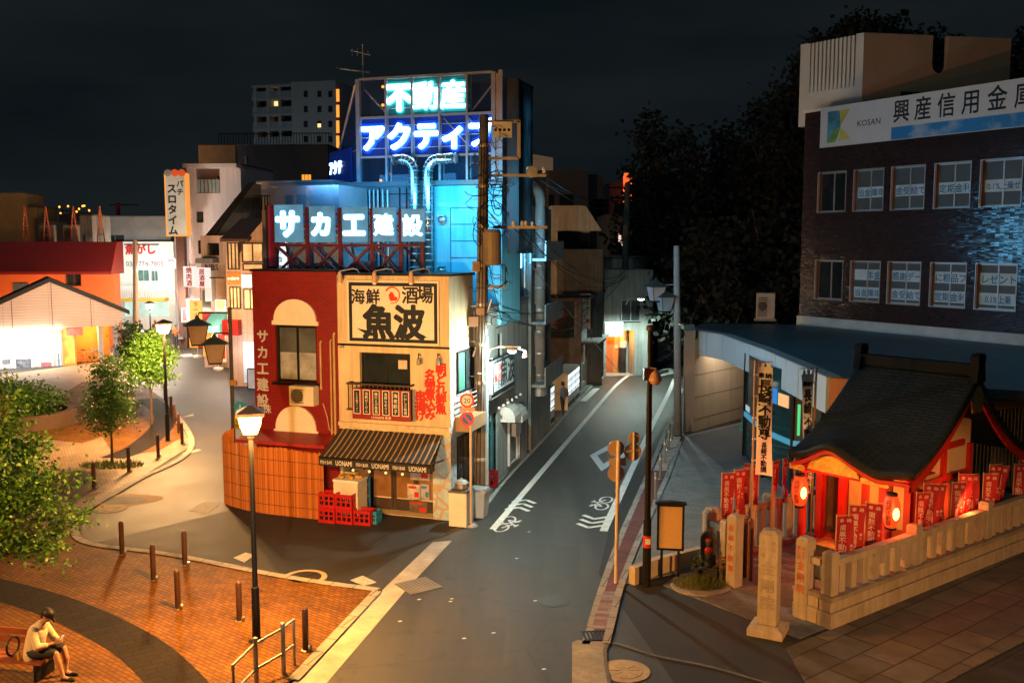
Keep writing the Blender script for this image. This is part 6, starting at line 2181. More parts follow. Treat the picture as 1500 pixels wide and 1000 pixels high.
for i, x in enumerate((38, 69, 109, 148)):
 s = FQ.px(x, 350, -1)[0]
 zt = FQ.px(x, 302, -1)[1]
 t = thing('roof_mast', '%s from the left of four slim orange red masts rising behind the red roof' % ORD[i], 'mast', FQ.p(s, -1, z1_), 'orange red masts on the red roof')
 mb = MB()
 mM = bpy.data.materials.get('orange red mast') or mat('orange red mast', (.50, .10, .035), .6)
 for dx in (-.28, .28):
  mb.tube([FQ.p(s + dx, -1, z1_), FQ.p(s, -1, zt)], .05, 5)
 for k in range(3):
  z = z1_ + (zt - z1_) * (.2 + .25 * k)
  w_ = .28 * (1 - .2 - .25 * k)
  mb.tube([FQ.p(s - w_, -1, z), FQ.p(s + w_, -1, z)], .03, 5)
 mb.build('lattice', mM, t)
mTan = mat('tan render', (.42, .28, .13), .85, var=.15)
mGreyN = mat('grey night wall', (.17, .165, .16), .9, var=.2, vs=.5)
FQ2 = Frame((P(-60, 350, 82)[0], 82.0), R(2))
for x0, x1, yt, m, lab, d in ((-60, 36, 283, mTan, 'tan block at the left edge beyond the red roof', 0), (20, 56, 304, mTan, 'lower tan block beside the left edge block', -.8), (56, 105, 325, mGreyN, 'grey roofed house behind the red roof masts', -.5),
        (88, 137, 315, mGreyN, 'dark block under the orange scaffold lights', -3), (118, 136, 316, mPaleG, 'small pale box house behind the third roof mast', 1), (137, 250, 318, mGreyN, 'wide dark house row behind the red lit utility pole', -6)):
 s0, s1 = FQ2.px(x0, 350, d)[0], FQ2.px(x1, 350, d)[0]
 F_ = FQ2.shift(0, d)
 zz_ = F_.px((x0 + x1) / 2, yt)[1]
 h1 = [(s0 + (s1 - s0) * .15, s0 + (s1 - s0) * .4, zz_ - 3.0, zz_ - 1.6)]
 t = bld('background_block', lab, F_, s0, s1, zz_, 4, m, holes=h1)
 window(F_, h1[0], t, fm=mConcD)
for i, x in enumerate((48, 84)):
 s, z = FQ.px(x, 350, -.9)
 ac_unit(FQ.shift(0, -3.4), s - .55, s + .55, z1_ - .1, z1_ + 1.3, -.5, .0, '%s grey air conditioner on the roof edge between the orange masts' % ('left', 'right')[i], 'air conditioners behind the red roof', mConc)
q = P(110, 308, 92)
sc_ = thing('lit_scaffold', 'cluster of small orange lights on a rooftop frame on the left skyline', 'lights', (q[0], 92, 8))
mb = MB()
for k in range(4):
 mb.tube([(q[0] - 1.2 + .8 * k, 92, 8.5), (q[0] - 1.2 + .8 * k, 92, q[2] + .5 - .15 * k)], .05, 5)
mb.tube([(q[0] - 1.2, 92, q[2]), (q[0] + 1.9, 92, q[2] - .4)], .05, 5)
mb.build('frame', mBlackM, sc_)
rnd = random.Random(5)
mOrl = emit('orange string light', (1, .28, .03), 4)
for k in range(15):
 MB().ball((q[0] + rnd.uniform(-1.4, 1.6), 91.8, q[2] + rnd.uniform(-1.0, .5)), .10, n=6, m=5).build('light', mOrl, sc_)
for k in range(5):
 MB().ball((q[0] + 1.6 + k * .35, 91.8, q[2] - 1.0), .09, n=6, m=5).build('light', mOrl, sc_)
# ---- utility poles on the left
x, y, _ = G(173, 500)
for (px, base, top, col, lab, bar) in ((174, 470, 296, (.30, .05, .03), 'reddish lit utility pole right of the gabled building', True), (199, 490, 352, (.45, .33, .24), 'plain beige utility pole in front of the white shop', False)):  # red light on the first pole and its transformers is put into their colour
 x, y, _ = G(px, base)
 t = thing('utility_pole', lab, 'utility pole', (x, y, 0))
 q = P(px - 1, top, y)
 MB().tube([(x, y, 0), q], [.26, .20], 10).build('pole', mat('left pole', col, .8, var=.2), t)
 for py in ((300, 332) if bar else (358,)):
  q = P(px, py, y)
  MB().box(Frame((q[0], y), 0), -1.0, 2.0, -.06, .06, q[2] - .06, q[2] + .06).build('crossarm', mBrownM, t)
 if bar:
  q = P(182, 327, y)
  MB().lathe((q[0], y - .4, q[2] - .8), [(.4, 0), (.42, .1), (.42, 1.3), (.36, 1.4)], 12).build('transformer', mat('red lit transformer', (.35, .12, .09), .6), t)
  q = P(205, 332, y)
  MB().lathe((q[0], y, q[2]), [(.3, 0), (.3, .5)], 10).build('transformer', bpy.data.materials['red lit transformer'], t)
# ---- white shop at the end of the street
FZ = Frame((P(168, 450, 88)[0], 88.0), R(0))
sz1 = FZ.px(256, 420)[0]
ztp, zbt = FZ.px(210, 354)[1], 0
mShop = mat('white shop front', (.70, .72, .70), .6, var=.08)
ws = thing('white_shop', 'bright white shop front with red lettering and a phone number at the street end', 'shop', FZ.p(sz1 / 2, -3, 0))
hw_ = [FZ.r(201, 395, 218, 412), FZ.r(221, 396, 231, 412)]
MB().wall(FZ, 0, sz1, 0, ztp, hw_, t=.2, depth=6).build('wall', mShop, ws)
for h in hw_:
 window(FZ, h, ws, t=.2, fm=mAlu, gm=glass('green shop glass', (.08, .2, .18)))
a, b, c, e = FZ.r(185, 420, 247, 436)
MB().box(FZ, a, b, .002, 1.2, c - .3, c).build('balcony_floor', mat('yellow edge', (.6, .4, .05), .6), ws)
mb = MB()
for k in range(20):
 s = a + (b - a) * k / 19
 mb.box(FZ, s - .05, s + .05, 1.1, 1.18, c, e)
mb.box(FZ, a, b, 1.08, 1.2, e, e + .12)
mb.build('balcony_rail', mWhiteM, ws)
a, b, c, e = FZ.r(183, 436, 248, 463)
MB().quad(FZ.p(a, .02, c), FZ.p(b, .02, c), FZ.p(b, .02, e), FZ.p(a, .02, e)).build('shop_window', emit('pale green shop light', (.62, .9, .78), .75, .5, .5), ws)
mb = MB()
mb.text(FZ, '魚がし', *FZ.px(206, 365), .95, .01, .05, .01)
mb.build('red_lettering', mRedP, ws)
MB().text(FZ, '03-5774-7805', *FZ.px(212, 386), .62, .01, .02, .01).build('phone_number', mat('grey lettering', (.2, .2, .2), .7), ws)
lamp('shop_light', 'AREA', FZ.p(sz1 / 2, 5.0, 6.0), 750, (.95, 1.0, .96), 9, rot=(R(75), 0, 0), parent=ws, sizey=1.0)
# ---- right side of the left street: pale row
def front(x0, x1, ytop, Y, ang=0.0):
 q0 = P(x0, 420, Y)
 F_ = Frame((q0[0], Y), ang)
 return F_, F_.px(x1, 420)[0], F_.px((x0 + x1) / 2, ytop)[1]
mLav = mat('pale lavender wall', (.60, .57, .63), .8, streak=.15, var=.06, vs=.5)
F_, w_, h_ = front(279, 330, 241, 76, R(-4))
hs = [F_.r(288, 247, 322, 283), F_.r(288, 310, 298, 326), F_.r(290, 352, 300, 372)]
t = bld('white_apartment_house', 'tall narrow pale lavender apartment house with a glass balcony near its top', F_, 0, w_ + 1.5, h_, 8, mLav, holes=hs, t=1.2)
MB().box(F_, hs[0][0] + .02, hs[0][1] - .02, -1.19, -1.14, hs[0][2] + .02, hs[0][3] - .02).build('recess_wall', mat('mauve recess', (.30, .18, .19), .8), t)
MB().box(F_, hs[0][0] + 1.9, hs[0][1] - .6, -1.13, -1.05, hs[0][2] + .1, hs[0][3] - .5).build('balcony_door', mDarkGlass, t)
mb = MB()
for k in range(6):
 a = hs[0][0] + (hs[0][1] - hs[0][0]) * k / 6
 mb.box(F_, a + .03, a + (hs[0][1] - hs[0][0]) / 6 - .03, .0, .05, hs[0][2] + .05, hs[0][2] + 1.05)
mb.build('balcony_glass', mat('pale balcony glass', (.25, .33, .36), .2), t)
for h in hs[1:]:
 window(F_, h, t, t=1.2, d=1.0, cols=1)
MB().box(F_, hs[0][1] - 2.6, w_ + 1.5, -2, .9, h_ - .3, h_ + .0).build('roof_slab', mLav, t)
F_, w_, h_ = front(299, 484, 213, 92, R(-3))
t = bld('dark_apartment_block', 'broad dark block with a pipe and roof railing behind the lavender house', F_, 0, w_, h_, 8, mat('dark mauve wall', (.085, .075, .085), .85, var=.1, vs=.3), holes=[F_.r(441, 255, 456, 269)])
window(F_, F_.r(441, 255, 456, 269), t, gm=emit('orange window glow', (1, .32, .03), 1.3), cols=3)
s = F_.px(361, 250)[0]
MB().tube([F_.p(s, .1, 6), F_.p(s, .1, h_ - 1)], .12, 6).build('pipe', mAlu, t)
MB().box(F_, 0, F_.px(346, 225)[0], .01, .3, F_.px(320, 240)[1], h_ + .02).build('orange_lit_end', mat('orange lit parapet', (.42, .22, .10), .8), t)  # orange light on this end is put into the parapet colour
mb = MB()
s0, s1 = F_.px(318, 210)[0], F_.px(484, 210)[0]
for k in range(40):
 s = s0 + (s1 - s0) * k / 39
 mb.box(F_, s, s + .05, -.4, -.35, h_, h_ + 1.1)
mb.box(F_, s0, s1, -.42, -.33, h_ + 1.1, h_ + 1.18)
mb.build('roof_railing', mBlackM, t)
mBoard = brick('pinkish boards', (.50, .34, .27), (.47, .32, .25), (.30, .19, .15), .30, 3.0, .01, .7, .3, off=0, stain=.15)
F1, w1, h1 = front(332, 400, 398, 53, R(-8))
zr = F1.px(360, 316)[1]
br_ = thing('bay_window_house', 'pinkish house with brown sloping roof and tall warm lit bay windows left of red building', 'house', F1.p(w1 / 2, -3, 0))
mb = MB()
MB().box(F1, .0, w1, -5, 0, 0, F1.px(360, 372)[1]).build('wall', mBoard, br_)
s_a, s_b = F1.px(352, 400)[0], w1
zr0, zr1 = F1.px(345, 350)[1], F1.px(385, 320)[1]
MB().prism(F1, [(s_a, F1.px(360, 372)[1] + .003), (w1, F1.px(360, 372)[1] + .003), (w1, F1.px(385, 308)[1]), (F1.px(362, 360)[0], F1.px(360, 350)[1])], -4, -.02).build('gable', mBoard, br_)
MB().sprism(F1, [(.35, F1.px(345, 350)[1]), (-2.5, F1.px(345, 318)[1]), (-2.5, F1.px(345, 318)[1] - .15), (.35, F1.px(345, 350)[1] - .15)], -.15, F1.px(368, 340)[0]).build('roof', mat('brown tile roof', (.10, .055, .045), .7, var=.25, vs=3), br_)
wmA = emit('warm lit bay window', (1.0, .50, .18), .8, .8, .9)
wmB = emit('bright lit lower window', (1.0, .58, .18), 1.3, .7, 1.4)
mBarD = mat('dark window bars', (.045, .032, .028), .5)
for (x0, y0, x1, y1, g_, cc, rr) in ((334, 355, 351, 395, wmA, 3, 2), (355, 356, 386, 384, wmA, 2, 1), (356, 386, 386, 396, wmA, 1, 1), (337, 420, 353, 452, wmB, 3, 1), (357, 423, 377, 453, wmB, 2, 1)):
 a, b, c, e = F1.r(x0, y0, x1, y1)
 w = MB().ring(F1, a, b, c, e, .004, .09, .06)
 for k in range(1, cc):
  s = a + (b - a) * k / cc
  w.box(F1, s - .03, s + .03, .02, .08, c + .06, e - .06)
 w = w.build('window', mBarD, br_)
 MB().quad(F1.p(a + .06, .018, c + .06), F1.p(b - .06, .018, c + .06), F1.p(b - .06, .018, e - .06), F1.p(a + .06, .018, e - .06)).build('pane', g_, w)
a, b, c, e = F1.r(333, 399, 352, 417)
MB().box(F1, a, b, .004, .05, c, e).build('orange_sign_band', mat('orange band', (.62, .22, .05), .6), br_)
MB().text(F1, 'いざかや', (a + b) / 2, (c + e) / 2, .17, .055, .02, .01).build('lit_lettering', emit('warm sign letters', (1, .8, .55), 4), br_)
a, b, c, e = F1.r(355, 402, 374, 421)
MB().box(F1, a, b, .004, .12, c, e).build('lit_sign_box', emit('white sign box', (1, .93, .85), .95), br_)
a, b, c, e = F1.r(331, 468, 354, 490)
MB().box(F1, a, b, .004, .5, c, e).build('red_awning', mRed, br_)
a, b, c, e = F1.r(357, 500, 377, 560)
MB().box(F1, a, b, .004, .05, max(c, .1), e).build('lit_doorway', emit('white lit doorway', (.85, .95, 1), .8, .5, .8), br_)
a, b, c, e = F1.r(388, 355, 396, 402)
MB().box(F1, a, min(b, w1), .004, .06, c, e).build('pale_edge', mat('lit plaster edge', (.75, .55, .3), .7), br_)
lamp('shop_door_light', 'POINT', F1.p(F1.px(366, 520)[0], 1.2, 2.2), 120, (.9, .95, 1), .3, parent=br_)
lamp('sign_glow', 'POINT', F1.p(F1.px(345, 440)[0], 2.0, 5.0), 380, (1, .62, .32), .3, parent=br_)
F2, w2, h2 = front(296, 334, 400, 61, R(-6))
mPk = mat('pink plaster', (.56, .40, .33), .8, streak=.25, var=.12)
nb = thing('steep_roof_house', 'pink plaster house with a steep dark slate roof and balcony railing', 'house', F2.p(w2 / 2, -3, 0))
hs = [F2.r(304, 356, 321, 374)]
MB().wall(F2, 0, w2 + .8, 0, F2.px(310, 345)[1], hs, t=.4, depth=5).build('wall', mPk, nb)
window(F2, hs[0], nb, t=.4, cols=2)
q0, q1, q2, q3 = F2.px(294, 352), F2.px(362, 268), F2.px(400, 272), F2.px(330, 352)
MB().prism(F2, [q0, q3, q2, q1], -3.5, -.3).build('roof', mat('dark slate roof', (.035, .04, .045), .6, var=.35, vs=1.5, bump=.4, bs=12), nb)
MB().prism(F2, [(q0[0] - .05, q0[1] - .3), q0, q1, (q1[0] + .35, q1[1] + .05), (q0[0] + .4, q0[1] - .3)], -.29, -.1).build('barge_board', mBlackM, nb)
a, b, c, e = F2.r(296, 378, 321, 385)
MB().box(F2, a, b, .003, 1.0, c, e).build('lower_canopy', mConcD, nb)
MB().text(F2, 'NBS', *F2.px(310, 391), .5, .01, .02, .01).build('lettering', mCharcoal, nb)
MB().sprism(F2, [(.003, F2.px(315, 458)[1]), (1.3, F2.px(315, 475)[1]), (1.3, F2.px(315, 484)[1]), (.003, F2.px(315, 484)[1])], F2.px(310, 470)[0], F2.px(333, 470)[0]).build('teal_awning', mat('teal awning', (.16, .52, .48), .7), nb)
for x0, y0, x1, y1, m_ in ((298, 486, 312, 522, emit('orange shop doorway', (1, .36, .06), 1.3, .6, .8)), (315, 488, 331, 530, emit('warm shop doorway', (1, .6, .3), .9, .6, .8)), (297, 425, 309, 455, mGreyGlass), (312, 405, 330, 440, mat('peach shop sign', (.6, .38, .24), .6)), (297, 458, 308, 482, mRed)):
 a, b, c, e = F2.r(x0, y0, x1, y1)
 MB().box(F2, a, b, .004, .06, max(c, .1), e).build('shop_front_piece', m_, nb)
mb = MB()
s0, s1 = F2.px(344, 320, -.05)[0], F2.px(398, 320, -.05)[0]
zb_, zt2 = F2.px(370, 312, -.05)[1], F2.px(370, 292, -.05)[1]
for k in range(30):
 s = s0 + (s1 - s0) * k / 29
 mb.box(F2, s, s + .025, -.06, -.03, zb_, zt2)
mb.box(F2, s0, s1, -.07, -.02, zt2, zt2 + .05)
mb.build('balcony_railing', mBlackM, nb)
FSx = Frame.ab(G(322, 535), G(268, 468))
LSx = math.hypot(G(268, 468)[0] - G(322, 535)[0], G(268, 468)[1] - G(322, 535)[1])
su = thing('street_shop_row', 'row of low shop fronts with lit doors along the left street', 'shops', FSx.p(LSx / 2, 1, 0))
FSv = Frame(FSx.p(0, 0, 0), FSx.a + math.pi)       # facing the street (left)
MB().box(FSv, -LSx, 0, -2.5, 0, 0, 5.5).build('wall', mPk, su)
rnd = random.Random(11)
cols_ = [(1, .35, .1), (.9, .95, 1), (1, .75, .3), (1, .2, .1), (.7, .9, 1), (1, .6, .2)]
for k in range(6):
 a = -LSx + LSx * (k + .12) / 6
 MB().box(FSv, a, a + LSx / 6 * .75, .003, .06, .1, 2.5).build('lit_shop_front', emit('shop front glow', cols_[k], 1.1, .6, .8), su)
 MB().sprism(FSv, [(.003, 3.2), (1.0, 2.75), (1.0, 2.68), (.003, 2.9)], a - .1, a + LSx / 6 * .85).build('awning', [mTeal, mRed, mConc][k % 3], su)
for i, (px, y0, y1, col, tx, lab, Y) in enumerate(((279, 390, 420, (1, .05, .03), '焼肉酒', 'left of two white and red lit vertical signs over the left street', 66), (298, 392, 421, (1, .10, .02), '居酒屋', 'right of two white and red lit vertical signs over the left street', 58),
             (289, 440, 474, (1, .45, .05), 'ラーメン', 'lower orange yellow lit vertical sign over the left street', 62), (284, 437, 478, (.95, .97, 1), 'カラオケ', 'tall white lit vertical sign beside the orange one', 64))):
 q0, q1 = P(px, y1, Y), P(px, y0, Y)
 F_ = Frame((q0[0], Y), R(-8))
 t = thing('lit_street_sign', lab, 'sign', q0, 'lit vertical signs over the left street')
 hw2 = .42
 MB().box(F_, -hw2, hw2, -.15, .15, q0[2], q1[2]).build('box', emit('street sign light', (1, .80, .74) if i < 2 else col, 1.0), t)
 n_ = len(tx)
 pt_ = (q1[2] - q0[2] - .1) / n_
 MB().text(F_, tx, 0, q1[2] - .05 - pt_ / 2, min(pt_, .78), .155, .03, .01, vertical=True, pitch=pt_).build('lettering', mRedP if i < 3 else mSignBlue, t)
 MB().tube([F_.p(hw2, 0, (q0[2] + q1[2]) / 2), F_.p(hw2 + .9, 0, (q0[2] + q1[2]) / 2)], .04, 5).build('bracket', mBlackM, t)
for i, (px, py, col, pw) in enumerate(((272, 490, (1, .62, .36), 2200), (290, 512, (1, .66, .42), 1800), (322, 548, (1, .75, .55), 900))):
 q = P(px, py - 40, G(px, py)[1])
 lamp('shop_glow', 'POINT', (q[0], q[1], 3.2), pw, col, .4, parent=su)
for i, (x0, y0, x1, y1, Y, col, st, lab) in enumerate(((246, 379, 257, 392, 84, (1, .04, .03), .5, 'small square red lit sign at the street end beside the white shop'), (263, 402, 270, 436, 74, (.7, .9, 1), .5, 'narrow pale blue lit sign low on the narrow pale house'),
 (303, 398, 309, 440, 60, (1, .85, .8), .5, 'narrow whitish lit sign on the pink plaster house'), (318, 440, 331, 453, 59, (1, .5, .2), .7, 'small amber lit sign over the teal awning'), (268, 452, 277, 470, 72, (1, .12, .2), .6, 'small pink red lit sign behind the upper hanging lantern'),
 (262, 476, 272, 484, 80, (1, .5, .1), 1.2, 'low orange lit sign at the far street corner'))):
 q0, q1 = P(x0, y1, Y), P(x1, y0, Y)
 t = thing('lit_wall_sign', lab, 'sign', q0)
 F_ = Frame((q0[0], Y), R(-5))
 MB().box(F_, 0, q1[0] - q0[0], -.6, .1, q0[2], q1[2]).build('box', emit('wall sign light', col, st, .4, 1.2), t)
 MB().ring(F_, -.05, q1[0] - q0[0] + .05, q0[2] - .05, q1[2] + .05, -.55, .12, .05).build('rim', mWhiteM, t)
for (px, py, w_, h_, col, st, lab) in ((271, 498, .9, 1.6, (1, .9, .95), 1.6, 'pink edged glowing floor sign in the left street'), (287, 510, .9, 1.4, (1, .35, .04), 1.0, 'orange lit stack of boxes at the shop door'),
          (372, 570, .55, 1.1, (.8, .9, 1), .25, 'white sandwich board leaning near the red building')):
 x, y, _ = G(px, py)
 F_ = Frame((x, y), R(-10))
 t = thing('floor_sign', lab, 'sign', (x, y, 0))
 MB().box(F_, -w_ / 2, w_ / 2, -.12, .12, .06, h_).build('panel', emit('floor sign face', col, st, .4, 1.5), t)
 MB().ring(F_, -w_ / 2 - .04, w_ / 2 + .04, .02, h_ + .04, -.14, .135, .035).build('frame', mat('sign rim', (.4, .1, .2), .5) if px == 271 else mBlackM, t)
for i, (px, py) in enumerate(((290, 524), (320, 542))):
 x, y, _ = G(px, py)
 t = thing('banner_stand', '%s white weighted banner foot in the left street' % ('farther', 'nearer')[i], 'banner stand', (x, y, 0), 'banner stands in the left street')
 MB().lathe((x, y, 0), [(.30, 0), (.32, .12), (.2, .2), (.04, .22)], 12).build('foot', mWhiteM, t)
 MB().tube([(x, y, .2), (x, y, 2.3)], .02, 6).build('pole', mWhiteM, t)
 MB().box(Frame((x, y), R(20)), .02, .45, -.01, .01, .7, 2.25).build('cloth', mRedP if i else mSignRed, t)
q0, q1 = P(257, 345, 73), P(257, 255, 73)
F_ = Frame((P(243, 300, 73)[0], 73), R(0))
wv = F_.px(275, 300)[0]
pz = thing('slot_parlour_sign', 'tall vertical parlour sign with black characters edged by orange bulbs', 'sign', (q0[0], 73, q0[2]))
a0 = F_.px(246, 300)[0]
MB().box(F_, a0, wv, -.4, .4, q0[2], q1[2]).build('panel', emit('parlour sign face', (1, .80, .62), .28, .3, 1), pz)
MB().box(F_, 0, a0 - .02, -.4, .35, q0[2] + 4, q1[2] - .3).build('side_panel', mBlackM, pz)
mb = MB()
ps_ = (q1[2] - q0[2]) / 5.6
mb.text(F_, 'スロタイム', a0 + .48, q1[2] - 1.1, .74, .405, .04, .02, vertical=True, pitch=.78)
mb.text(F_, 'パチ', a0 + 1.1, q1[2] - .75, .55, .405, .03, .02, vertical=True, pitch=.6)
mb.build('lettering', mCharcoal, pz)
for k in range(3):
 MB().lathe(F_.p(a0 + .25 + k * .52, .41, q1[2] + .05), [(.27, 0), (.27, .12), (.05, .13)], 16, 'd', F_).build('round_lamp', emit('dull red round lamp', (1, .12, .03), .5) if k else mAlu, pz)
MB().ring(F_, a0 - .06, wv + .06, q0[2] - .06, q1[2] + .06, -.42, .43, .09).build('glow_border', emit('orange border tube', (1, .35, .05), .9), pz)
MB().box(F_, a0 + .6, a0 + 1.2, -.3, .3, 0, q0[2] - .07).build('support', mBrownM, pz)
t = bld('parlour_building', 'brown grey building carrying the vertical parlour sign', F_.shift(0, -6.5), -.5, wv + 1.0, q0[2] + .2, 4, mat('brown night wall', (.16, .09, .07), .85, var=.3), holes=[(.5, 1.6, 3.5, 5.0), (2.6, 3.8, 6.2, 7.4)])
for h in ((.5, 1.6, 3.5, 5.0), (2.6, 3.8, 6.2, 7.4)):
 window(F_.shift(0, -6.5), h, t)
F_, w_, h_ = front(258, 282, 300, 78.5, R(-3))
t = bld('narrow_white_house', 'narrow pale house squeezed between parlour sign and lavender house', F_, 0, w_, F_.px(270, 295)[1], 5, mLav, holes=[F_.r(268, 307, 277, 322), F_.r(260, 360, 266, 385)])
for h in (F_.r(268, 307, 277, 322), F_.r(260, 360, 266, 385)):
 window(F_, h, t, cols=1)
F_, w_, h_ = front(378, 497, 118, 165, R(-14))
wL = F_.px(430, 150)[0]
mApt = mat('grey apartment concrete', (.30, .30, .30), .85, var=.08, vs=.1)
ta = thing('apartment_tower', 'tall far grey apartment tower with rows of balconies and few lit windows', 'apartment tower', F_.p(w_ / 2, -8, 0))
MB().box(F_, wL - .4, w_, -15, 0, 0, F_.px(462, 119)[1]).build('wall', mApt, ta)
MB().box(F_, 0, wL - .42, -14, -2, 0, F_.px(405, 123)[1]).build('recessed_wall', mConcD, ta)
zts = [F_.px(405, y)[1] for y in (124, 143, 166, 188, 210, 232)]
for k, z in enumerate(zts):
 MB().box(F_, -.2, wL - .43, -2, .0, z - .35, z).build('slab', mApt, ta)
 if k:
  MB().box(F_, -.2, wL - .43, -.25, -.05, z, z + 1.1).build('balcony_front', mat('balcony glass', (.22, .25, .26), .4) if k == 1 else bpy.data.materials['balcony glass'], ta)
 for s in (.1, wL * .33, wL * .62):
  MB().box(F_, s, s + .5, -1.99, .01, z - 2.3, z - .36).build('fin', mApt, ta)
mLw = emit('far warm window', (1, .62, .25), 1.6)
mLo = emit('far orange window', (1, .30, .04), 1.6)
for x, y, w2_, h2_, m in ((399, 141, 1.1, 1.3, mLw), (400, 146, 1.8, 1.6, mLw), (393, 183, .8, .8, mLw), (402, 184, .8, .8, mLw), (468, 184, .6, .6, mLw), (385, 208, .7, 1, mLo), (495, 140, .5, 2.0, mLo), (495, 163, .5, 2.0, mLo), (495, 186, .5, 2.0, mLo), (495, 208, .5, 2.0, mLo)):
 s, z = F_.px(x, y)
 d = -1.9 if x < 428 else .01
 MB().box(F_, s - w2_ / 2, s + w2_ / 2, d, d + .08, z - h2_ / 2, z + h2_ / 2).build('lit_window', m, ta)
for k in range(5):
 for x in (448, 468, 484):
  s, z = F_.px(x, 138 + k * 22)
  MB().box(F_, s - .35, s + .35, .01, .06, z - .5, z + .5).build('dark_window', mDarkGlass, ta)
lamp('added_tower_light', 'AREA', F_.p(w_ * .6, 26, 4), 2600, (.85, .95, 1), 6, rot=(R(118), 0, F_.a), parent=ta, sizey=2)  # uplight and housing added to brighten the far tower
MB().box(F_, w_ * .6 - 3, w_ * .6 + 3, 25.5, 26.5, 3.2, 3.8).build('added_light_housing', mBlackM, ta)
# right: bank building
ZR = 4.2
BC = G(1170, 475, ZR)
FK = Frame((BC[0], BC[1]), math.atan2(-.855, .519))
mGlaze = brick('dark glazed brick', (.030, .018, .020), (.085, .022, .020), (.010, .009, .009), .18, .052, .008, .20, .5, tilt=.09, stain=.2, spec=.65, bias=-.45)
LK = 16.0
zKt = FK.px(1202, 163)[1]
rows = ((FK.px(1340, 245)[1] + .02, FK.px(1340, 303)[1]), (FK.px(1340, 387)[1], FK.px(1340, 446)[1]))
wins = []
for j, (y0, y1, y2, y3) in enumerate(((252, 310, 229, 300), (382, 440, 388, 456))):
 for x0, x1 in ((1198, 1238), (1250, 1293), (1305, 1353), (1368, 1420), (1435, 1495)):
  f_ = (x0 - 1198) / 297
  ya, yb = y0 + (y2 - y0) * f_, y1 + (y3 - y1) * f_
  s0, s1 = FK.px(x0, 300)[0], FK.px(x1, 300)[0]
  xm = (x0 + x1) / 2
  wins.append((s0, s1, FK.px(xm, yb)[1], FK.px(xm, ya)[1], j))
for j in (0, 1):
 ww = [w for w in wins if w[4] == j]
 c_, e_ = sum(w[2] for w in ww) / 5, sum(w[3] for w in ww) / 5
 wins = [(w[0], w[1], c_, e_, j) if w[4] == j else w for w in wins]
bk = thing('bank_building', 'dark glazed brick bank building with two rows of lettered windows', 'bank', FK.p(5, -4, 0))
MB().wall(FK, 0, LK, ZR - .5, zKt, [w[:4] for w in wins], t=.22, depth=9).build('wall', mGlaze, bk)
MB().box(FK, -.03, LK + .05, .003, .12, ZR - .4, ZR + .42).build('plinth', mat('pale blue grey plinth', (.42, .50, .54), .6), bk)
MB().box(FK, -.05, LK, -9, .06, zKt + .003, zKt + .12).build('coping', mWhiteM, bk)
mRev = mat('terracotta window reveal', (.40, .16, .09), .6)
mBlind = mat('grey blind', (.075, .095, .10), .5, var=.15)
mStrip = mat('white window strip', (.50, .66, .74), .5)
mBlueL = mat('blue window lettering', (.03, .16, .36), .6)
t1 = ['', '当金庫年', '金受給で', '定期金利', '0.1%上乗せ']
t2 = ['', '  年金', '感謝デー', 'に粗品プ', 'レゼント']
t3 = ['', '当金庫年', '金受給で', '定期金利', '0.1%上乗']
for k, w in enumerate(wins):
 i = k % 5
 wn = window(FK, w[:4], bk, t=.22, fm=mAlu, gm=mDarkGlass if i == 0 else mBlind, bar=.05)
 MB().box(FK, w[0] + .004, w[0] + .05, -.144, -.002, w[2] + .004, w[3] - .004).build('reveal', mRev, wn)
 MB().ring(FK, w[0] - .03, w[1] + .03, w[2] - .03, w[3] + .03, .002, .03, .03).build('outer_frame', mAlu, wn)
 if i:
  h_ = w[3] - w[2]
  zs_ = [(.44, t1[i])] if w[4] == 0 else [(.66, t2[i]), (.22, t3[i])]
  mb, tb_ = MB(), MB()
  for f_, tx in zs_:
   z = w[2] + h_ * f_
   mb.box(FK, w[0] + .06, w[1] - .06, -.19, -.186, z - .22, z + .24)
   n_ = len(tx.strip()) or 1
   sz = min(.40, (w[1] - w[0] - .14) / (n_ if tx[0] != '0' else 4.6))
   tb_.text(FK, tx.strip(), (w[0] + w[1]) / 2 + (.3 if tx[0] == ' ' else 0), z, sz, -.186, .02, .004, 1.0 if tx[0] != '0' else .85)
  mb.build('paper_strip', mStrip, wn)
  tb_.build('strip_lettering', mBlueL, wn)
s0, z0_ = FK.px(1202, 217, .1)
s1 = LK
zt_ = FK.px(1202, 163, .1)[1] + .12
bs_ = thing('bank_signboard', 'long white signboard with black characters, a blue sky strip and a colourful mark', 'sign', FK.p(5, .1, z0_))
MB().box(FK, s0, s1, .065, .16, z0_, zt_).build('panel', mat('white sign panel', (.62, .64, .66), .45, var=.03), bs_)
H_ = zt_ - z0_
sK = FK.px(1262, 190, .1)[0]
sM = FK.px(1307, 190, .1)[0]
m, t_, bsd = mnew('sky picture strip')
N, L = t_.nodes.new, t_.links.new
tcn = N('ShaderNodeTexCoord')
n3 = N('ShaderNodeTexNoise')
n3.inputs['Scale'].default_value = 1.1
n3.inputs['Detail'].default_value = 5
L(tcn.outputs['UV'], n3.inputs['Vector'])
rp = N('ShaderNodeValToRGB')
rp.color_ramp.elements[0].position, rp.color_ramp.elements[1].position = .5, .72
rp.color_ramp.elements[0].color, rp.color_ramp.elements[1].color = (.02, .20, .50, 1), (.45, .55, .6, 1)
L(n3.outputs['Fac'], rp.inputs['Fac'])
L(rp.outputs['Color'], bsd.inputs['Base Color'])
bsd.inputs['Roughness'].default_value = .4
MB().box(FK, sM, s1 - .01, .161, .165, z0_ + .02, z0_ + H_ * .30).build('sky_strip', m, bs_)
MB().text(FK, 'KOSAN', (FK.px(1252, 183, .16)[0] + FK.px(1293, 183, .16)[0]) / 2, z0_ + H_ * .50, .36, .161, .006, .004, 1.0).build('latin_lettering', mCharcoal, bs_)
mb = MB()
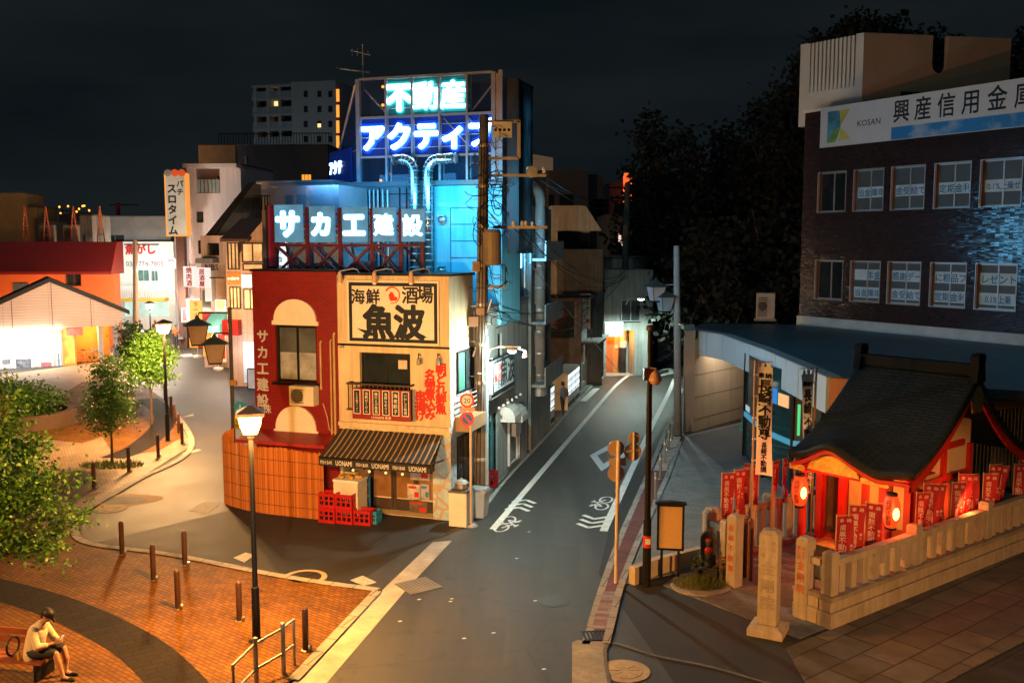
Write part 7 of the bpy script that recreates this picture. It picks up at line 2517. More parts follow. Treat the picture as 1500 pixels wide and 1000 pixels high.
for i, ch in enumerate('興産信用金庫'):
 mb.text(FK, ch, FK.px(1321 + i * 30.5 + i * i * 1.1, 150, .16)[0], z0_ + H_ * .66, .98, .161, .014, .004, .82)
mb.build('lettering', mCharcoal, bs_)
u0 = FK.px(1212, 190, .16)[0]
u1 = FK.px(1245, 190, .16)[0]
uw = u1 - u0
zz0, zz1 = z0_ + H_ * .10, z0_ + H_ * .88
hh = zz1 - zz0
mb = MB().prism(FK, [(u0, zz0), (u0 + uw * .38, zz0), (u0 + uw * .60, zz0 + hh * .48), (u0 + uw * .52, zz1), (u0, zz1)], .161, .165)
mk = mb.build('mark', mat('blue green picture mark', (.08, .30, .42), .5, var=.7, vs=1.6), bs_)
MB().prism(FK, [(u0, zz0), (u0 + uw * .38, zz0), (u0 + uw * .60, zz0 + hh * .48), (u0 + uw * .3, zz0 + hh * .4)], .1655, .168).build('mark_green', mat('green mark', (.16, .34, .08), .5, var=.5, vs=3), mk)
mYel = mat('yellow mark', (.62, .55, .10), .5)
MB().prism(FK, [(u0 + uw * .56, zz1), (u0 + uw * .98, zz1), (u0 + uw * .58, zz0 + hh * .5)], .161, .168).build('mark_yellow', mYel, mk)
MB().prism(FK, [(u0 + uw * .62, zz0 + hh * .42), (u0 + uw * 1.05, zz0 + hh * .06), (u0 + uw * .5, zz0 + hh * .04)], .161, .168).build('mark_yellow', mYel, mk)
FPh = FK.shift(0, -.6)
mPeach = mat('peach plaster', (.46, .27, .16), .8, var=.10, vs=.6)
mPaleB = mat('pale blue grey plaster', (.52, .56, .58), .8, var=.06)
zp = P(1262, 48, 44)[2]
cA, cB = P(1172, 100, 46.2), P(1264, 100, 43.6)
F1_ = Frame.ab(cA, cB)
wP = math.hypot(cB[0] - cA[0], cB[1] - cA[1])
zA = F1_.px(1172, 68)[1]
ph = thing('rooftop_penthouse', 'peach and pale grey rooftop block with white louvre slats and a rounded notch', 'penthouse', F1_.p(wP / 2, -3, zKt))
a, b = F1_.px(1183, 90)[0], F1_.px(1253, 90)[0]
c = F1_.px(1218, 120)[1]
zP_ = F1_.px(1218, 57)[1]
mb = MB().box(F1_, 0, wP, -.3, 0, zKt - .4, c - .1).box(F1_, 0, a, -.3, 0, c - .097, zP_).box(F1_, b, wP, -.3, 0, c - .097, zP_)
mb.box(F1_, a + .003, b - .003, -4, -3.8, zKt, zP_ - .8).box(F1_, 0, .2, -6, -.303, zKt - .4, zP_)
mb.build('front_wall', mPaleB, ph)
for k in range(12):
 s = a + (b - a) * (k + .5) / 12
 MB().box(F1_, s - .07, s + .07, -.16, .06, c - .35, zP_ - .05).build('slat', mPaleB, ph)
F2_ = F1_.shift(wP, 0, R(62))
pe = F2_.px(1480, 90)[0]
n0, n1 = F2_.px(1366, 80)[0], F2_.px(1389, 80)[0]
zn = F2_.px(1378, 108)[1]
zs0 = zP_
rN = (n1 - n0) / 2
pts = [(0, zKt - .5), (pe, zKt - .5), (pe, zs0), (n1, zs0), (n1, zn + rN)]
for k in range(1, 9):
 an_ = -math.pi * k / 9
 pts.append(((n0 + n1) / 2 + rN * math.cos(an_), zn + rN + rN * math.sin(an_)))
pts += [(n0, zn + rN), (n0, zs0), (0, zs0)]
MB().prism(F2_, pts, -.3, 0).build('side_wall', mPeach, ph)
MB().box(F2_, n0 - 1.5, n0 + .6, .003, .03, zKt - .3, zKt + .9).build('dark_door', mDarkGlass, ph)
# ---- low canopy building in front of the bank
fp_ = [G(1015, 485, ZR), G(1062, 493, ZR), G(1125, 516, ZR), G(1216, 556, ZR)]
mFas = mat('pale blue fascia panel', (.50, .62, .68), .45, var=.05)
lc = thing('bank_entrance_wing', 'low bank entrance wing with a pale panelled fascia, beige wall and curved glass', 'building', (11, 34, 0))
rp_ = [q[:2] for q in fp_] + [(13.5, 24.2), (24, 30), (21, 42), FK.p(0, .1, 0)[:2], (9.0, 45), (7.4, 41)]
MB().flat(rp_, ZR, .25).build('roof', mat('dark blue roofing', (.035, .085, .105), .45, var=.3, vs=.8, bump=.2, bs=6), lc)
fz = .95
for i in range(3):
 Fa = Frame.ab(fp_[i], fp_[i + 1])
 l_ = math.hypot(fp_[i + 1][0] - fp_[i][0], fp_[i + 1][1] - fp_[i][1])
 n_ = [2, 3, 5][i]
 for k in range(n_):
  MB().box(Fa, l_ * k / n_ + .02, l_ * (k + 1) / n_ - .02, .003, .10, ZR - fz, ZR + .06).build('fascia_panel', mFas, lc)
 MB().box(Fa, 0, l_, -.12, .0, ZR - fz + .02, ZR - .003).build('fascia_backing', mBlackM, lc)
 MB().box(Fa, 0, l_, -.3, .12, ZR + .063, ZR + .10).build('fascia_coping', mAlu, lc)
Fe = Frame.ab(fp_[3], (13.5, 24.2))
MB().box(Fe, 0, 3, -.1, .1, ZR - fz, ZR + .06).build('orange_return', mat('orange rendered end', (.50, .20, .08), .75), lc)
mBeige = mat('beige rendered wall', (.56, .44, .31), .8, streak=.15, var=.08, vs=.5)
wl_ = [G(1001, 634), G(1016, 632), G(1050, 622), G(1092, 611)]
wl_ = [(q[0], q[1]) for q in wl_]
MB().flat([wl_[0], wl_[1], (wl_[1][0] + .5, wl_[1][1] + 3), (wl_[0][0] + .5, wl_[0][1] + 3)], ZR + .12, ZR + .1).build('pilaster', mat('pinkish beige pilaster', (.50, .40, .33), .8, var=.06), lc)
mb = MB()
for i in (1, 2):
 Fa = Frame.ab(wl_[i], wl_[i + 1])
 l_ = math.hypot(wl_[i + 1][0] - wl_[i][0], wl_[i + 1][1] - wl_[i][1])
 mb.box(Fa, 0, l_, -.3, -.003, 0, ZR - .26)
mb.build('beige_wall', mBeige, lc)
mb = MB()
for i in (1, 2):
 Fa = Frame.ab(wl_[i], wl_[i + 1])
 l_ = math.hypot(wl_[i + 1][0] - wl_[i][0], wl_[i + 1][1] - wl_[i][1])
 for z in (.5, 1.45, 2.4):
  mb.box(Fa, 0, l_, -.002, .006, z, z + .02)
mb.build('wall_joint', mat('dark wall joint', (.22, .17, .12), .8), lc)  # darker lines along the wall joints
lamp('canopy_downlight', 'AREA', ((wl_[1][0] + wl_[3][0]) / 2 + .2, wl_[2][1] - 1.0, ZR - .3), 120, (1, .84, .66), 2.5, rot=(R(25), 0, R(-15)), parent=lc, sizey=.4)
gc = [G(1090, 668), G(1118, 700), G(1158, 722), G(1200, 728), G(1240, 720)]
mEnt = glass('entrance glass', (.012, .05, .06), .06)
mb, bl = MB(), MB()
for i in range(4):
 Fa = Frame.ab(gc[i], gc[i + 1])
 l_ = math.hypot(gc[i + 1][0] - gc[i][0], gc[i + 1][1] - gc[i][1])
 mb.box(Fa, 0, l_, -.03, 0, .05, ZR - .3)
 bl.box(Fa, 0, l_, .003, .06, 1.55, 1.72)
 MB().box(Fa, -.04, .04, .003, .08, .03, ZR - .3).build('mullion', mBlackM, lc)
mb.build('entrance_glass', mEnt, lc)
bl.build('blue_band', emit('blue sign band', (.10, .50, .75), .45), lc)
Fa = Frame.ab(gc[1], gc[2])
MB().box(Fa, .1, .9, .004, .03, 2.7, 3.2).build('blue_inner_sign', emit('blue inner sign', (.02, .22, .6), .9), lc)
MB().box(Fa, 1.0, 1.7, .004, .03, 2.7, 3.1).build('orange_inner_sign', emit('amber inner sign', (1, .5, .2), .9), lc)
Fa = Frame.ab(gc[0], gc[1])
MB().box(Fa, .15, .8, .004, .02, 1.8, 2.0).build('white_inner_sign', emit('pale inner sign', (.7, .9, 1), .5), lc)
MB().box(Frame.ab(gc[2], gc[3]), .15, .24, .004, .02, 1.9, 2.9).build('green_lamp', emit('green lamp', (.05, .8, .3), .8), lc)
x, y, _ = G(1088, 631)
t = thing('traffic_cone', 'small green cone by the beige wall of the bank entrance', 'cone', (x, y, .03))
MB().lathe((x, y, .03), [(.2, 0), (.2, .03), (.13, .05), (.03, .62), (.01, .63)], 14).build('cone', mat('green plastic', (.03, .25, .20), .5), t)
q = G(1121, 470, ZR)
ac_unit(Frame((q[0], q[1]), R(-10)), -.42, .42, ZR + .1, ZR + 1.35, -.4, .1, 'tall grey roof air conditioner with two fans on the low bank roof', None, mat('grey roof unit', (.48, .40, .34), .6))
FKc = Frame((q[0], q[1]), R(-10))
MB().box(FKc, -.5, .5, -.5, .15, ZR + .004, ZR + .096).build('unit_base', mConc, bpy.data.objects[[o.name for o in COL.objects if o.name.startswith('air_conditioner')][-1]])
for i, (px, py) in enumerate(((960, 734), (967, 703), (973, 679), (979, 660), (984, 645), (989, 632))):
 x, y, _ = G(px, py)
 t = thing('silver_post', '%s from the front of the slim silver posts along the bank forecourt edge' % ORD[i], 'bollard', (x, y, .03), 'silver posts along the bank forecourt')
 MB().lathe((x, y, .03), [(.045, 0), (.045, .86), (.03, .89), (.004, .9)], 12).build('post', mSteel, t)
 MB().lathe((x, y, .03), [(.07, 0), (.07, .015), (.046, .02)], 12).build('base_ring', mSteel, t)
 MB().lathe((x, y, .72), [(.047, 0), (.047, .06)], 12).build('reflective_band', mPaint, t)
# black pole with dome camera, sign backs, notice board
x, y, _ = G(947, 858)
t = thing('camera_pole', 'tall black pole with a dome security camera in front of the bank forecourt', 'camera pole', (x, y, 0))
z = P(948, 478, y)[2]
MB().tube([(x, y, 0), (x, y, 1.6), (x, y, 1.62), (x, y, z)], [.10, .095, .075, .06], 14).build('pole', mBlackM, t)
MB().lathe((x, y, z - .1), [(.07, 0), (.10, .02), (.10, .10), (.02, .14)], 14).build('cap', mBrownM, t)
q = P(944, 547, y)
MB().box(Frame((x, y), 0), -.14, .16, -.09, .12, q[2] - .14, q[2] + .12).build('bracket_box', mBrownM, t)
q = P(959, 553, y)
MB().tube([(x, y - .05, q[2] + .22), (q[0], y - .1, q[2] + .22), (q[0], y - .1, q[2] + .1)], .03, 6).build('arm', mat('copper arm', (.40, .22, .14), .5), t)
MB().lathe((q[0], y - .1, q[2] - .15), [(.06, 0), (.10, .03), (.15, .1), (.15, .15), (.10, .27), (.05, .32)], 16).build('camera_dome', mat('copper dome', (.50, .28, .18), .4), t)
q = P(948, 792, y)
MB().lathe((x, y, q[2] - .14), [(.098, 0), (.098, .28)], 14).build('red_sticker', mSignRed, t)
MB().box(Frame((x, y), 0), -.06, .06, .0985, .104, q[2] - .05, q[2] + .08).build('white_sticker', mPaint, t)
x, y, _ = G(902, 855)
t = thing('traffic_sign', 'pale sign post seen from behind with five round and square sign backs', 'traffic sign', (x, y, 0))
mBk = mat('copper toned sign back', (.60, .42, .32), .45, .2, var=.12)
zt = P(904, 645, y)[2]
MB().tube([(x, y, 0), (x + .03, y, zt)], .045, 10).build('post', mat('pale painted post', (.66, .52, .43), .5), t)
FSb = Frame((x + .02, y), R(4))
for px, py, rr in ((903, 657, .20), (903, 694, .20), (928, 663, .205), (930, 642, .14)):
 q = P(px, py, y)
 d_ = MB().lathe(FSb.p(q[0] - x - .02, -.06, q[2]), [(rr, -.006), (rr, .006)], 26, 'd', FSb).build('sign_disc', mBk, t)
 MB().box(FSb, q[0] - x - .02 - rr * .8, q[0] - x - .02 + rr * .8, -.05, -.03, q[2] + .04, q[2] + .07).build('stiffener', mBk, d_)
q = P(903, 677, y)
MB().box(FSb, -.2, .2, -.066, -.054, q[2] - .09, q[2] + .09).build('sign_plate', mBk, t)
q = P(928, 660, y)
mb = MB().tube([FSb.p(q[0] - x, -.04, q[2] - .25), FSb.p(q[0] - x, -.04, q[2] + .42)], .025, 7)
mb.tube([FSb.p(0, -.03, P(0, 662, y)[2]), FSb.p(q[0] - x, -.04, P(0, 662, y)[2])], .02, 6)
mb.build('side_bracket', bpy.data.materials['pale painted post'], t)
x, y, _ = G(981, 846)
FN = Frame((x, y), R(-8))
t = thing('notice_board', 'black framed notice board with a blank amber face on two legs before the forecourt', 'notice board', (x, y, 0))
z0_, z1_ = P(984, 802, y)[2], P(984, 741, y)[2]
hw2 = .27
MB().box(FN, -hw2, hw2, -.03, .03, z0_, z1_).build('panel', mat('amber board face', (.50, .29, .11), .7, var=.1), t)
MB().ring(FN, -hw2 - .05, hw2 + .05, z0_ - .05, z1_ + .05, -.05, .05, .048).build('frame', mBlackM, t)
MB().prism(FN, [(-hw2 - .10, z1_ + .053), (hw2 + .10, z1_ + .053), (hw2 + .10, z1_ + .09), (0, z1_ + .12), (-hw2 - .10, z1_ + .09)], -.09, .09).build('top_cap', mBlackM, t)
for s in (-.20, .20):
 MB().box(FN, s - .03, s + .03, -.03, .03, 0, z0_ - .053).build('leg', mBlackM, t)
wl2 = [G(930, 857), G(965, 843), G(1030, 826)]
t = thing('low_wall', 'low cream kerb wall behind the notice board', 'wall', wl2[1])
mb = MB()
for a, b in zip(wl2, wl2[1:]):
 Fa = Frame.ab(a, b)
 mb.box(Fa, 0, math.hypot(b[0] - a[0], b[1] - a[1]) - .004, -.18, 0, 0, .42)
mb.build('wall', mat('cream kerb wall', (.52, .40, .27), .8), t)
# shrine precinct
mStone = mat('granite', (.46, .36, .26), .75, streak=.25, var=.16, vs=2.0, bump=.35, bs=60, dirt=.45)
mStoneD = mat('weathered granite', (.30, .235, .17), .8, var=.3, vs=1.6, bump=.4, bs=50, dirt=.5)
FF = Frame((A.x, A.y), math.atan2(E.y, E.x))          # s along the front fence, -d into the precinct
def bevel(o, w=.015):
 b_ = o.modifiers.new('soft edge', 'BEVEL')
 b_.width = w
 b_.segments = 2
 b_.limit_method = 'ANGLE'
 return o
def fence(fr, s0, s1, zb, lab, posts, n_bal, base=True, hrail=1.42, red=False):
 t = thing('stone_fence', lab, 'fence', fr.p((s0 + s1) / 2, 0, 0))
 if base:
  bevel(MB().box(fr, s0 - .02, s1, -.32, .04, 0, zb * .5 - .005).box(fr, s0, s1, -.30, .0, zb * .5 + .005, zb - .10).build('base', mStone, t))
  bevel(MB().box(fr, s0 - .03, s1, -.33, .05, zb - .097, zb).build('coping', mStoneD, t))
 for s in posts:
  bevel(MB().box(fr, s - .13, s + .13, -.28, -.02, zb + .003, hrail + .14).build('post', mStone, t))
  MB().frustum(fr, s, -.15, hrail + .143, hrail + .19, .13, .13, .09, .09).build('post_cap', mStone, t)
 for a, b in zip(posts, posts[1:]):
  bevel(MB().box(fr, a + .133, b - .133, -.25, -.05, hrail - .14, hrail).build('rail', mStone, t))
  k_ = max(1, int(round((b - a - .26) / .42)))
  for k in range(k_):
   s = a + .13 + (b - a - .26) * (k + .5) / k_
   bevel(MB().box(fr, s - .095, s + .095, -.23, -.07, zb + .003, hrail - .143).build('baluster', mStone, t), .01)
 return t
fence(FF, 0, 13.5, .68, 'long stone balustrade on a two course base along the flagstone path', [.15, 3.35, 6.6, 9.9, 13.3], 0)
FRt = Frame(FF.p(.0, -.95, 0), FF.a - R(90))   # s runs towards the corner, d points left-outwards
t = thing('stone_fence', 'short stone balustrade return between the fence corner and the right gate pillar', 'fence', FRt.p(.3, 0, 0))
bevel(MB().box(FRt, .0, .62, -.30, .0, 0, .34).box(FRt, 0, .62, -.29, -.01, .35, .60).build('base', mStone, t))
bevel(MB().box(FRt, 0, .62, -.32, .03, .603, .68).build('coping', mStoneD, t))
MB().box(FRt, 0, .62, -.24, -.06, 1.26, 1.40).build('rail', mStone, t)
bevel(MB().box(FRt, .2, .38, -.23, -.07, .683, 1.257).build('baluster', mStone, t))
def pillar(px, py, w, h, name, lab, letters, lm, base=0.0, ang=None, capd=True):
 x, y, _ = G(px, py)
 fr = Frame((x, y), FF.a - R(90) if ang is None else ang)
 t = thing(name, lab, 'stone pillar', (x, y, 0))
 z0 = 0.0
 if base:
  bevel(MB().box(fr, -base, base, -base, base, 0, .16).build('plinth', mStone, t))
  MB().frustum(fr, 0, 0, .163, .22, base * .95, base * .95, w * 1.1, w * 1.1).build('plinth_top', mStone, t)
  z0 = .223
 bevel(MB().box(fr, -w, w, -w, w, z0, h).build('shaft', mStone, t), .02)
 MB().frustum(fr, 0, 0, h + .002, h + .07, w * .98, w * .98, w * .55, w * .55).build('cap', mStone, t)
 tb_ = MB()
 for tx, z, sz, s, p_ in letters:
  tb_.text(fr, tx, s, z, sz, w + .001, .015, .004, vertical=True, pitch=p_)
 if letters:
  tb_.build('lettering', lm, t)
 return t
mInk = mat('carved dark lettering', (.30, .225, .15), .8, bump=0)
mRedInk = mat('carved red lettering', (.42, .05, .03), .7, bump=0)
pillar(1177, 904, .15, 1.72, 'gate_pillar', 'right stone gate pillar with red characters at the end of the balustrade', [('金剛院', 1.18, .20, 0, .25), ('真言宗', 1.56, .09, .06, .10), ('豊山派', 1.56, .09, -.06, .10)], mRedInk)
pillar(1075, 858, .14, 1.66, 'gate_pillar', 'left stone gate pillar with red characters beside the small statue', [('長崎不動尊', 1.42, .17, 0, .24)], mRedInk)
pillar(1125, 926, .195, 2.12, 'name_pillar', 'tall square stone pillar with carved characters on a square plinth before the gate', [('金剛院', 1.42, .30, 0, .36), ('豊島八', 1.95, .11, .10, .13), ('十八番', 1.95, .11, -.10, .13)], mInk, base=.36, ang=FF.a - R(64))
pB = G(1030, 832)
pL = G(1065, 855)
Fb1 = Frame.ab(pB, pL)
l1 = math.hypot(pL[0] - pB[0], pL[1] - pB[1])
fence(Fb1, 0, l1 - .15, .38, 'short stone fence between the statue and the rear corner post', [.0, l1 - .3], 0, True, 1.25)
Fb2 = Frame(pB, FF.a)
fence(Fb2, .3, 5.4, .12, 'reddened stone fence along the rear of the shrine yard', [.45, 2.7, 5.2], 0, True, 1.25)
for i, (px, py) in enumerate(((1098, 850), (1092, 845))):
 x, y, _ = G(px, py)
 t = thing('wooden_post', '%s dark wooden post just inside the left gate pillar' % ('right', 'left')[i], 'post', (x, y, 0), 'dark wooden posts at the gate')
 MB().lathe((x, y, 0), [(.075, 0), (.075, 1.45), (.05, 1.5)], 12).build('post', mat('red brown wood', (.16, .055, .03), .7), t)
# ---- shrine building
OS = (8.65, 23.35)
FH_ = Frame(OS, math.atan2(-.77, .64))
mVer = mat('vermilion lacquer', (.46, .016, .006), .45, var=.1, vs=2)
mCrm = mat('cream plaster infill', (.60, .37, .20), .8, var=.06)
mGold = mat('gilded carving', (.62, .38, .08), .35, .6, var=.35, vs=9, bump=.8, bs=30)
m, t_, bsd = mnew('copper shingle roof')
N, L = t_.nodes.new, t_.links.new
tcn = N('ShaderNodeTexCoord')
br = N('ShaderNodeTexBrick')
br.inputs['Scale'].default_value = 1
br.inputs['Brick Width'].default_value = .34
br.inputs['Row Height'].default_value = .105
br.inputs['Mortar Size'].default_value = .016
br.inputs['Color1'].default_value = (.016, .022, .025, 1)
br.inputs['Color2'].default_value = (.010, .014, .016, 1)
br.inputs['Mortar'].default_value = (.003, .004, .004, 1)
L(tcn.outputs['UV'], br.inputs['Vector'])
L(br.outputs['Color'], bsd.inputs['Base Color'])
bsd.inputs['Roughness'].default_value = .65
bsd.inputs['Specular IOR Level'].default_value = .25
bp = N('ShaderNodeBump')
bp.inputs['Strength'].default_value = .9
bp.inputs['Distance'].default_value = .03
bp.invert = True
L(br.outputs['Fac'], bp.inputs['Height'])
L(bp.outputs['Normal'], bsd.inputs['Normal'])
mRoofS = m
sh = thing('shrine', 'small vermilion shrine with a sweeping dark shingle roof and curved front gable', 'shrine', FH_.p(0, -1.7, 0))
S0, S1 = -1.22, 1.98
D_F, D_R, D_B = 1.25, -1.9, -4.9
ZE, ZRg = 2.74, 4.82
def kara(s):
 """curved bump of the front eave"""
 u = (s + .05) / .95
 return .46 * math.exp(-u * u * 2.2) - .05 * math.exp(-((abs(u) - 1.25) / .3) ** 2)
def rsl(v):
 return v ** 1.35       # concave slope profile
NS, NV = 40, 22
vs, fs, uv = [], [], []
for i in range(NS + 1):
 s = S0 + (S1 - S0) * i / NS
 uS = abs((s - (S0 + S1) / 2) / ((S1 - S0) / 2))
 for j in range(NV + 1):
  v = j / NV
  d = D_F + (D_R - D_F) * v
  z = ZE + (ZRg - ZE) * (.42 * v + .58 * v ** 1.8) + .10 * uS ** 3 * (1 - v)
  kk = kara(s) * max(0, 1 - v / .45) ** 1.0
  z += kk
  d += .12 * (kara(s) / .46) * max(0, 1 - v / .5)
  vs.append(FH_.p(s, d, z))
  uv.append((s, v * 3.9))
for i in range(NS):
 for j in range(NV):
  a = i * (NV + 1) + j
  fs.append((a, a + NV + 1, a + NV + 2, a + 1))
nb0 = len(vs)
for i in range(NS + 1):
 s = S0 + (S1 - S0) * i / NS
 for j in range(11):
  v = j / 10
  d = D_R + (D_B - D_R) * v
  z = ZRg + (ZE - .1 - ZRg) * (1 - (.42 * (1 - v) + .58 * (1 - v) ** 1.8))
  vs.append(FH_.p(s, d, z))
  uv.append((s, v * 3.9))
for i in range(NS):
 for j in range(10):
  a = nb0 + i * 11 + j
  fs.append((a, a + 11, a + 12, a + 1))
base = sh.location
me = bpy.data.meshes.new('roof')
me.from_pydata([tuple(Vector(q) - base) for q in vs], [], fs)
ul = me.uv_layers.new()
for p_ in me.polygons:
 p_.use_smooth = True
 for li, vi in zip(p_.loop_indices, p_.vertices):
  ul.data[li].uv = uv[vi]
me.materials.append(mRoofS)
ro = bpy.data.objects.new('roof', me)
COL.objects.link(ro)
ro.parent = sh
sm = ro.modifiers.new('thickness', 'SOLIDIFY')
sm.thickness = .16
sm.offset = -1
mRid = mat('dark ridge tile', (.010, .012, .014), .8, var=.25, spec=.1)
MB().box(FH_, S0 + .1, S1 - .1, D_R - .13, D_R + .13, ZRg - .05, ZRg + .17).box(FH_, S0 + .05, S1 - .05, D_R - .17, D_R + .17, ZRg + .172, ZRg + .22).build('ridge', mRid, ro)
for s in (S0 + .05, S1 - .05):
 MB().prism(FH_.shift(s, D_R, R(90)), [(-.24, ZRg - .2), (.24, ZRg - .2), (.17, ZRg + .2), (.2, ZRg + .42), (.1, ZRg + .5), (0, ZRg + .45), (-.1, ZRg + .5), (-.2, ZRg + .42), (-.17, ZRg + .2)], -.10, .10).build('ridge_end', mRid, ro)
mb = MB()
gl_, gh_ = [], []
for j in range(15):
 v = j / 14
 gl_.append((D_F - .15 + (D_R - D_F + .15) * v, ZE - .16 + (ZRg - ZE) * (.42 * v + .58 * v ** 1.8) + .06))
for j in range(1, 15):
 v = j / 14
 gl_.append((D_R + (D_B - D_R) * v, ZRg - .10 + (ZE - .1 - ZRg) * (1 - (.42 * (1 - v) + .58 * (1 - v) ** 1.8))))
for sgn, s in ((1, S1 - .12), (-1, S0 + .12)):
 mb = MB()
 n_ = len(gl_)
 pv = [FH_.p(s, d, z - .07) for d, z in gl_] + [FH_.p(s, d, z - .30) for d, z in gl_] + [FH_.p(s + .07, d, z - .07) for d, z in gl_] + [FH_.p(s + .07, d, z - .30) for d, z in gl_]
 ff = []
 for k in range(n_ - 1):
  ff += [(k, k + 1, n_ + k + 1, n_ + k), (2 * n_ + k, 2 * n_ + k + 1, 3 * n_ + k + 1, 3 * n_ + k), (n_ + k, n_ + k + 1, 3 * n_ + k + 1, 3 * n_ + k), (k, k + 1, 2 * n_ + k + 1, 2 * n_ + k)]
 mb.add(pv, ff)
 mb.build('verge_board', mVer, ro)
MB().prism(FH_.shift(S1 - .03, D_R, R(90)), [(-.25, ZRg - .95), (.25, ZRg - .95), (.32, ZRg - .6), (.15, ZRg - .35), (0, ZRg - .28), (-.15, ZRg - .35), (-.32, ZRg - .6)], -.02, .03).build('gable_pendant', mGold, ro)
mb = MB()
n_ = 30
pv = []
for k in range(n_ + 1):
 s = S0 + .05 + (S1 - S0 - .1) * k / n_
 z = ZE + kara(s)
 dd = D_F - .05 + .12 * kara(s) / .46
 pv += [FH_.p(s, dd, z - .17), FH_.p(s, dd, z - .27), FH_.p(s, dd - .1, z - .17), FH_.p(s, dd - .1, z - .27)]
ff = []
for k in range(n_):
 a = 4 * k
 ff += [(a, a + 4, a + 5, a + 1), (a + 2, a + 6, a + 7, a + 3), (a + 1, a + 5, a + 7, a + 3), (a, a + 4, a + 6, a + 2)]
mb.add(pv, ff)
mb.build('eave_board', mVer, ro)
pts = [(-.75, 2.44), (.65, 2.44)] + [(-.05 + .68 * math.cos(R(a_)), 2.46 + .40 * math.sin(R(a_))) for a_ in range(10, 180, 17)]
MB().prism(FH_, pts, D_F - .20, D_F - .12).build('gilded_carving', mGold, sh)
MB().box(FH_, .7, 1.4, D_F - .18, D_F - .1, 2.36, 2.5).build('gilded_bracket', mGold, sh)
MB().box(FH_, -1.25, -.85, D_F - .18, D_F - .1, 2.36, 2.5).build('gilded_bracket', mGold, sh)
bw = 1.25
mb = MB()
for s in (-bw + .05, -.55, .55, bw - .05):
 mb = MB().box(FH_, s - .085, s + .085, -.30, -.13, .3, 2.75)
 mb.build('post', mVer, sh)
for s in (-bw + .15, bw - .05):
 MB().lathe(FH_.p(s, .75, .12), [(.14, 0), (.14, .06), (.105, .1), (.10, 2.4), (.12, 2.45)], 12).build('porch_post', mVer, sh)
MB().box(FH_, -bw, bw, .66, .84, 2.30, 2.50).build('porch_beam', mVer, sh)
MB().box(FH_, -bw - .3, bw + .3, -3.4, .2, .02, .32).build('stone_base', mStone, sh)
MB().box(FH_, -.8, .8, .2, .8, .02, .20).build('step', mStone, sh)
mScr = emit('lit paper screen', (1.0, .36, .04), .4, .3, 2)
MB().box(FH_, -bw + .02, bw - .02, -.42, -.36, .32, 2.9).build('front_wall', mat('dark red boards', (.30, .035, .015), .6), sh)
for s0_, s1_ in ((-.45, -.12), (.12, .45), (.62, 1.08)):
 MB().box(FH_, s0_, s1_, -.355, -.33, 1.0, 2.25).build('paper_screen', mScr, sh)
MB().box(FH_, -1.08, -.62, -.355, -.33, .5, 2.25).build('dark_door', mWood, sh)
FSd = FH_.shift(bw, -.3, R(90))        # s into depth, d towards the path
mb = MB().prism(FSd, [(0, .32), (2.8, .32), (2.8, 3.0), (1.5, 4.25), (0, 3.0)], -.08, 0)
mb.build('side_wall', mCrm, sh)
for s in (0.02, 1.4, 2.78):
 MB().box(FSd, s - .09, s + .09, .003, .09, .32, 4.05 if s == 1.4 else 2.85).build('side_post', mVer, sh)
for z in (1.05, 2.05, 2.85, 3.55):
 MB().box(FSd, max(.115, (z - 2.6) * .95), 2.685 - max(0, (z - 2.6) * .95), .003, .075, z, z + .15).build('side_beam', mVer, sh)
FSe = FH_.shift(-bw, -3.1, R(-90))
MB().prism(FSe, [(0, .32), (2.8, .32), (2.8, 3.0), (1.5, 4.25), (0, 3.0)], -.08, 0).build('side_wall', mCrm, sh)
MB().box(FH_, -bw, bw, -3.2, -3.12, .32, 3.6).build('rear_wall', mCrm, sh)
MB().box(FH_, S0 + .2, S1 - .2, -.3, 1.0, 2.56, 2.6).build('soffit', mVer, sh)
for k, col in enumerate(((.05, .22, .08), (.10, .05, .30), (.55, .40, .30), (.45, .10, .05))):
 s = .15 + .38 * k
 q = [FSd.p(s, .12, 2.05), FSd.p(s + .36, .12, 2.0), FSd.p(s + .33, .16, 1.15), FSd.p(s + .04, .15, 1.1)]
 c_ = MB()
 g_ = [[Vector(q[0]).lerp(Vector(q[1]), i / 6).lerp(Vector(q[3]).lerp(Vector(q[2]), i / 6), j / 5) + Vector((0, -.03 * math.sin(i * 2.1) * j / 5, 0)) for j in range(6)] for i in range(7)]
 base_i = len(c_.v)
 c_.v += [tuple(g_[i][j]) for i in range(7) for j in range(6)]
 c_.f += [(i * 6 + j, i * 6 + j + 1, i * 6 + j + 7, i * 6 + j + 6) for i in range(6) for j in range(5)]
 c_.build('coloured_curtain', mat('curtain cloth', col, .8), sh, smooth=True)
of = thing('offering_box', 'low dark offering box with slats on the shrine step', 'offering box', FH_.p(.1, .95, .02))
MB().box(FH_, -.35, .55, .86, 1.25, .02, .62).build('box', mWood, of)
MB().ring(FH_.shift(0, 0), -.36, .56, .63, .66, .85, 1.26, .012).build('rim', mGold, of)
st_ = FH_.p(.3, 1.6, .02)
t = thing('offering_table', 'pale lit stone slab in front of the offering box', 'slab', st_)
MB().box(FH_, -.3, 1.0, 1.35, 1.75, .02, .40).build('slab', mStone, t)
mLan = emit('glowing red lantern paper', (1.0, .07, .01), 1.0)
mLanY = emit('glowing yellow lantern face', (1.0, .52, .12), 6.0)
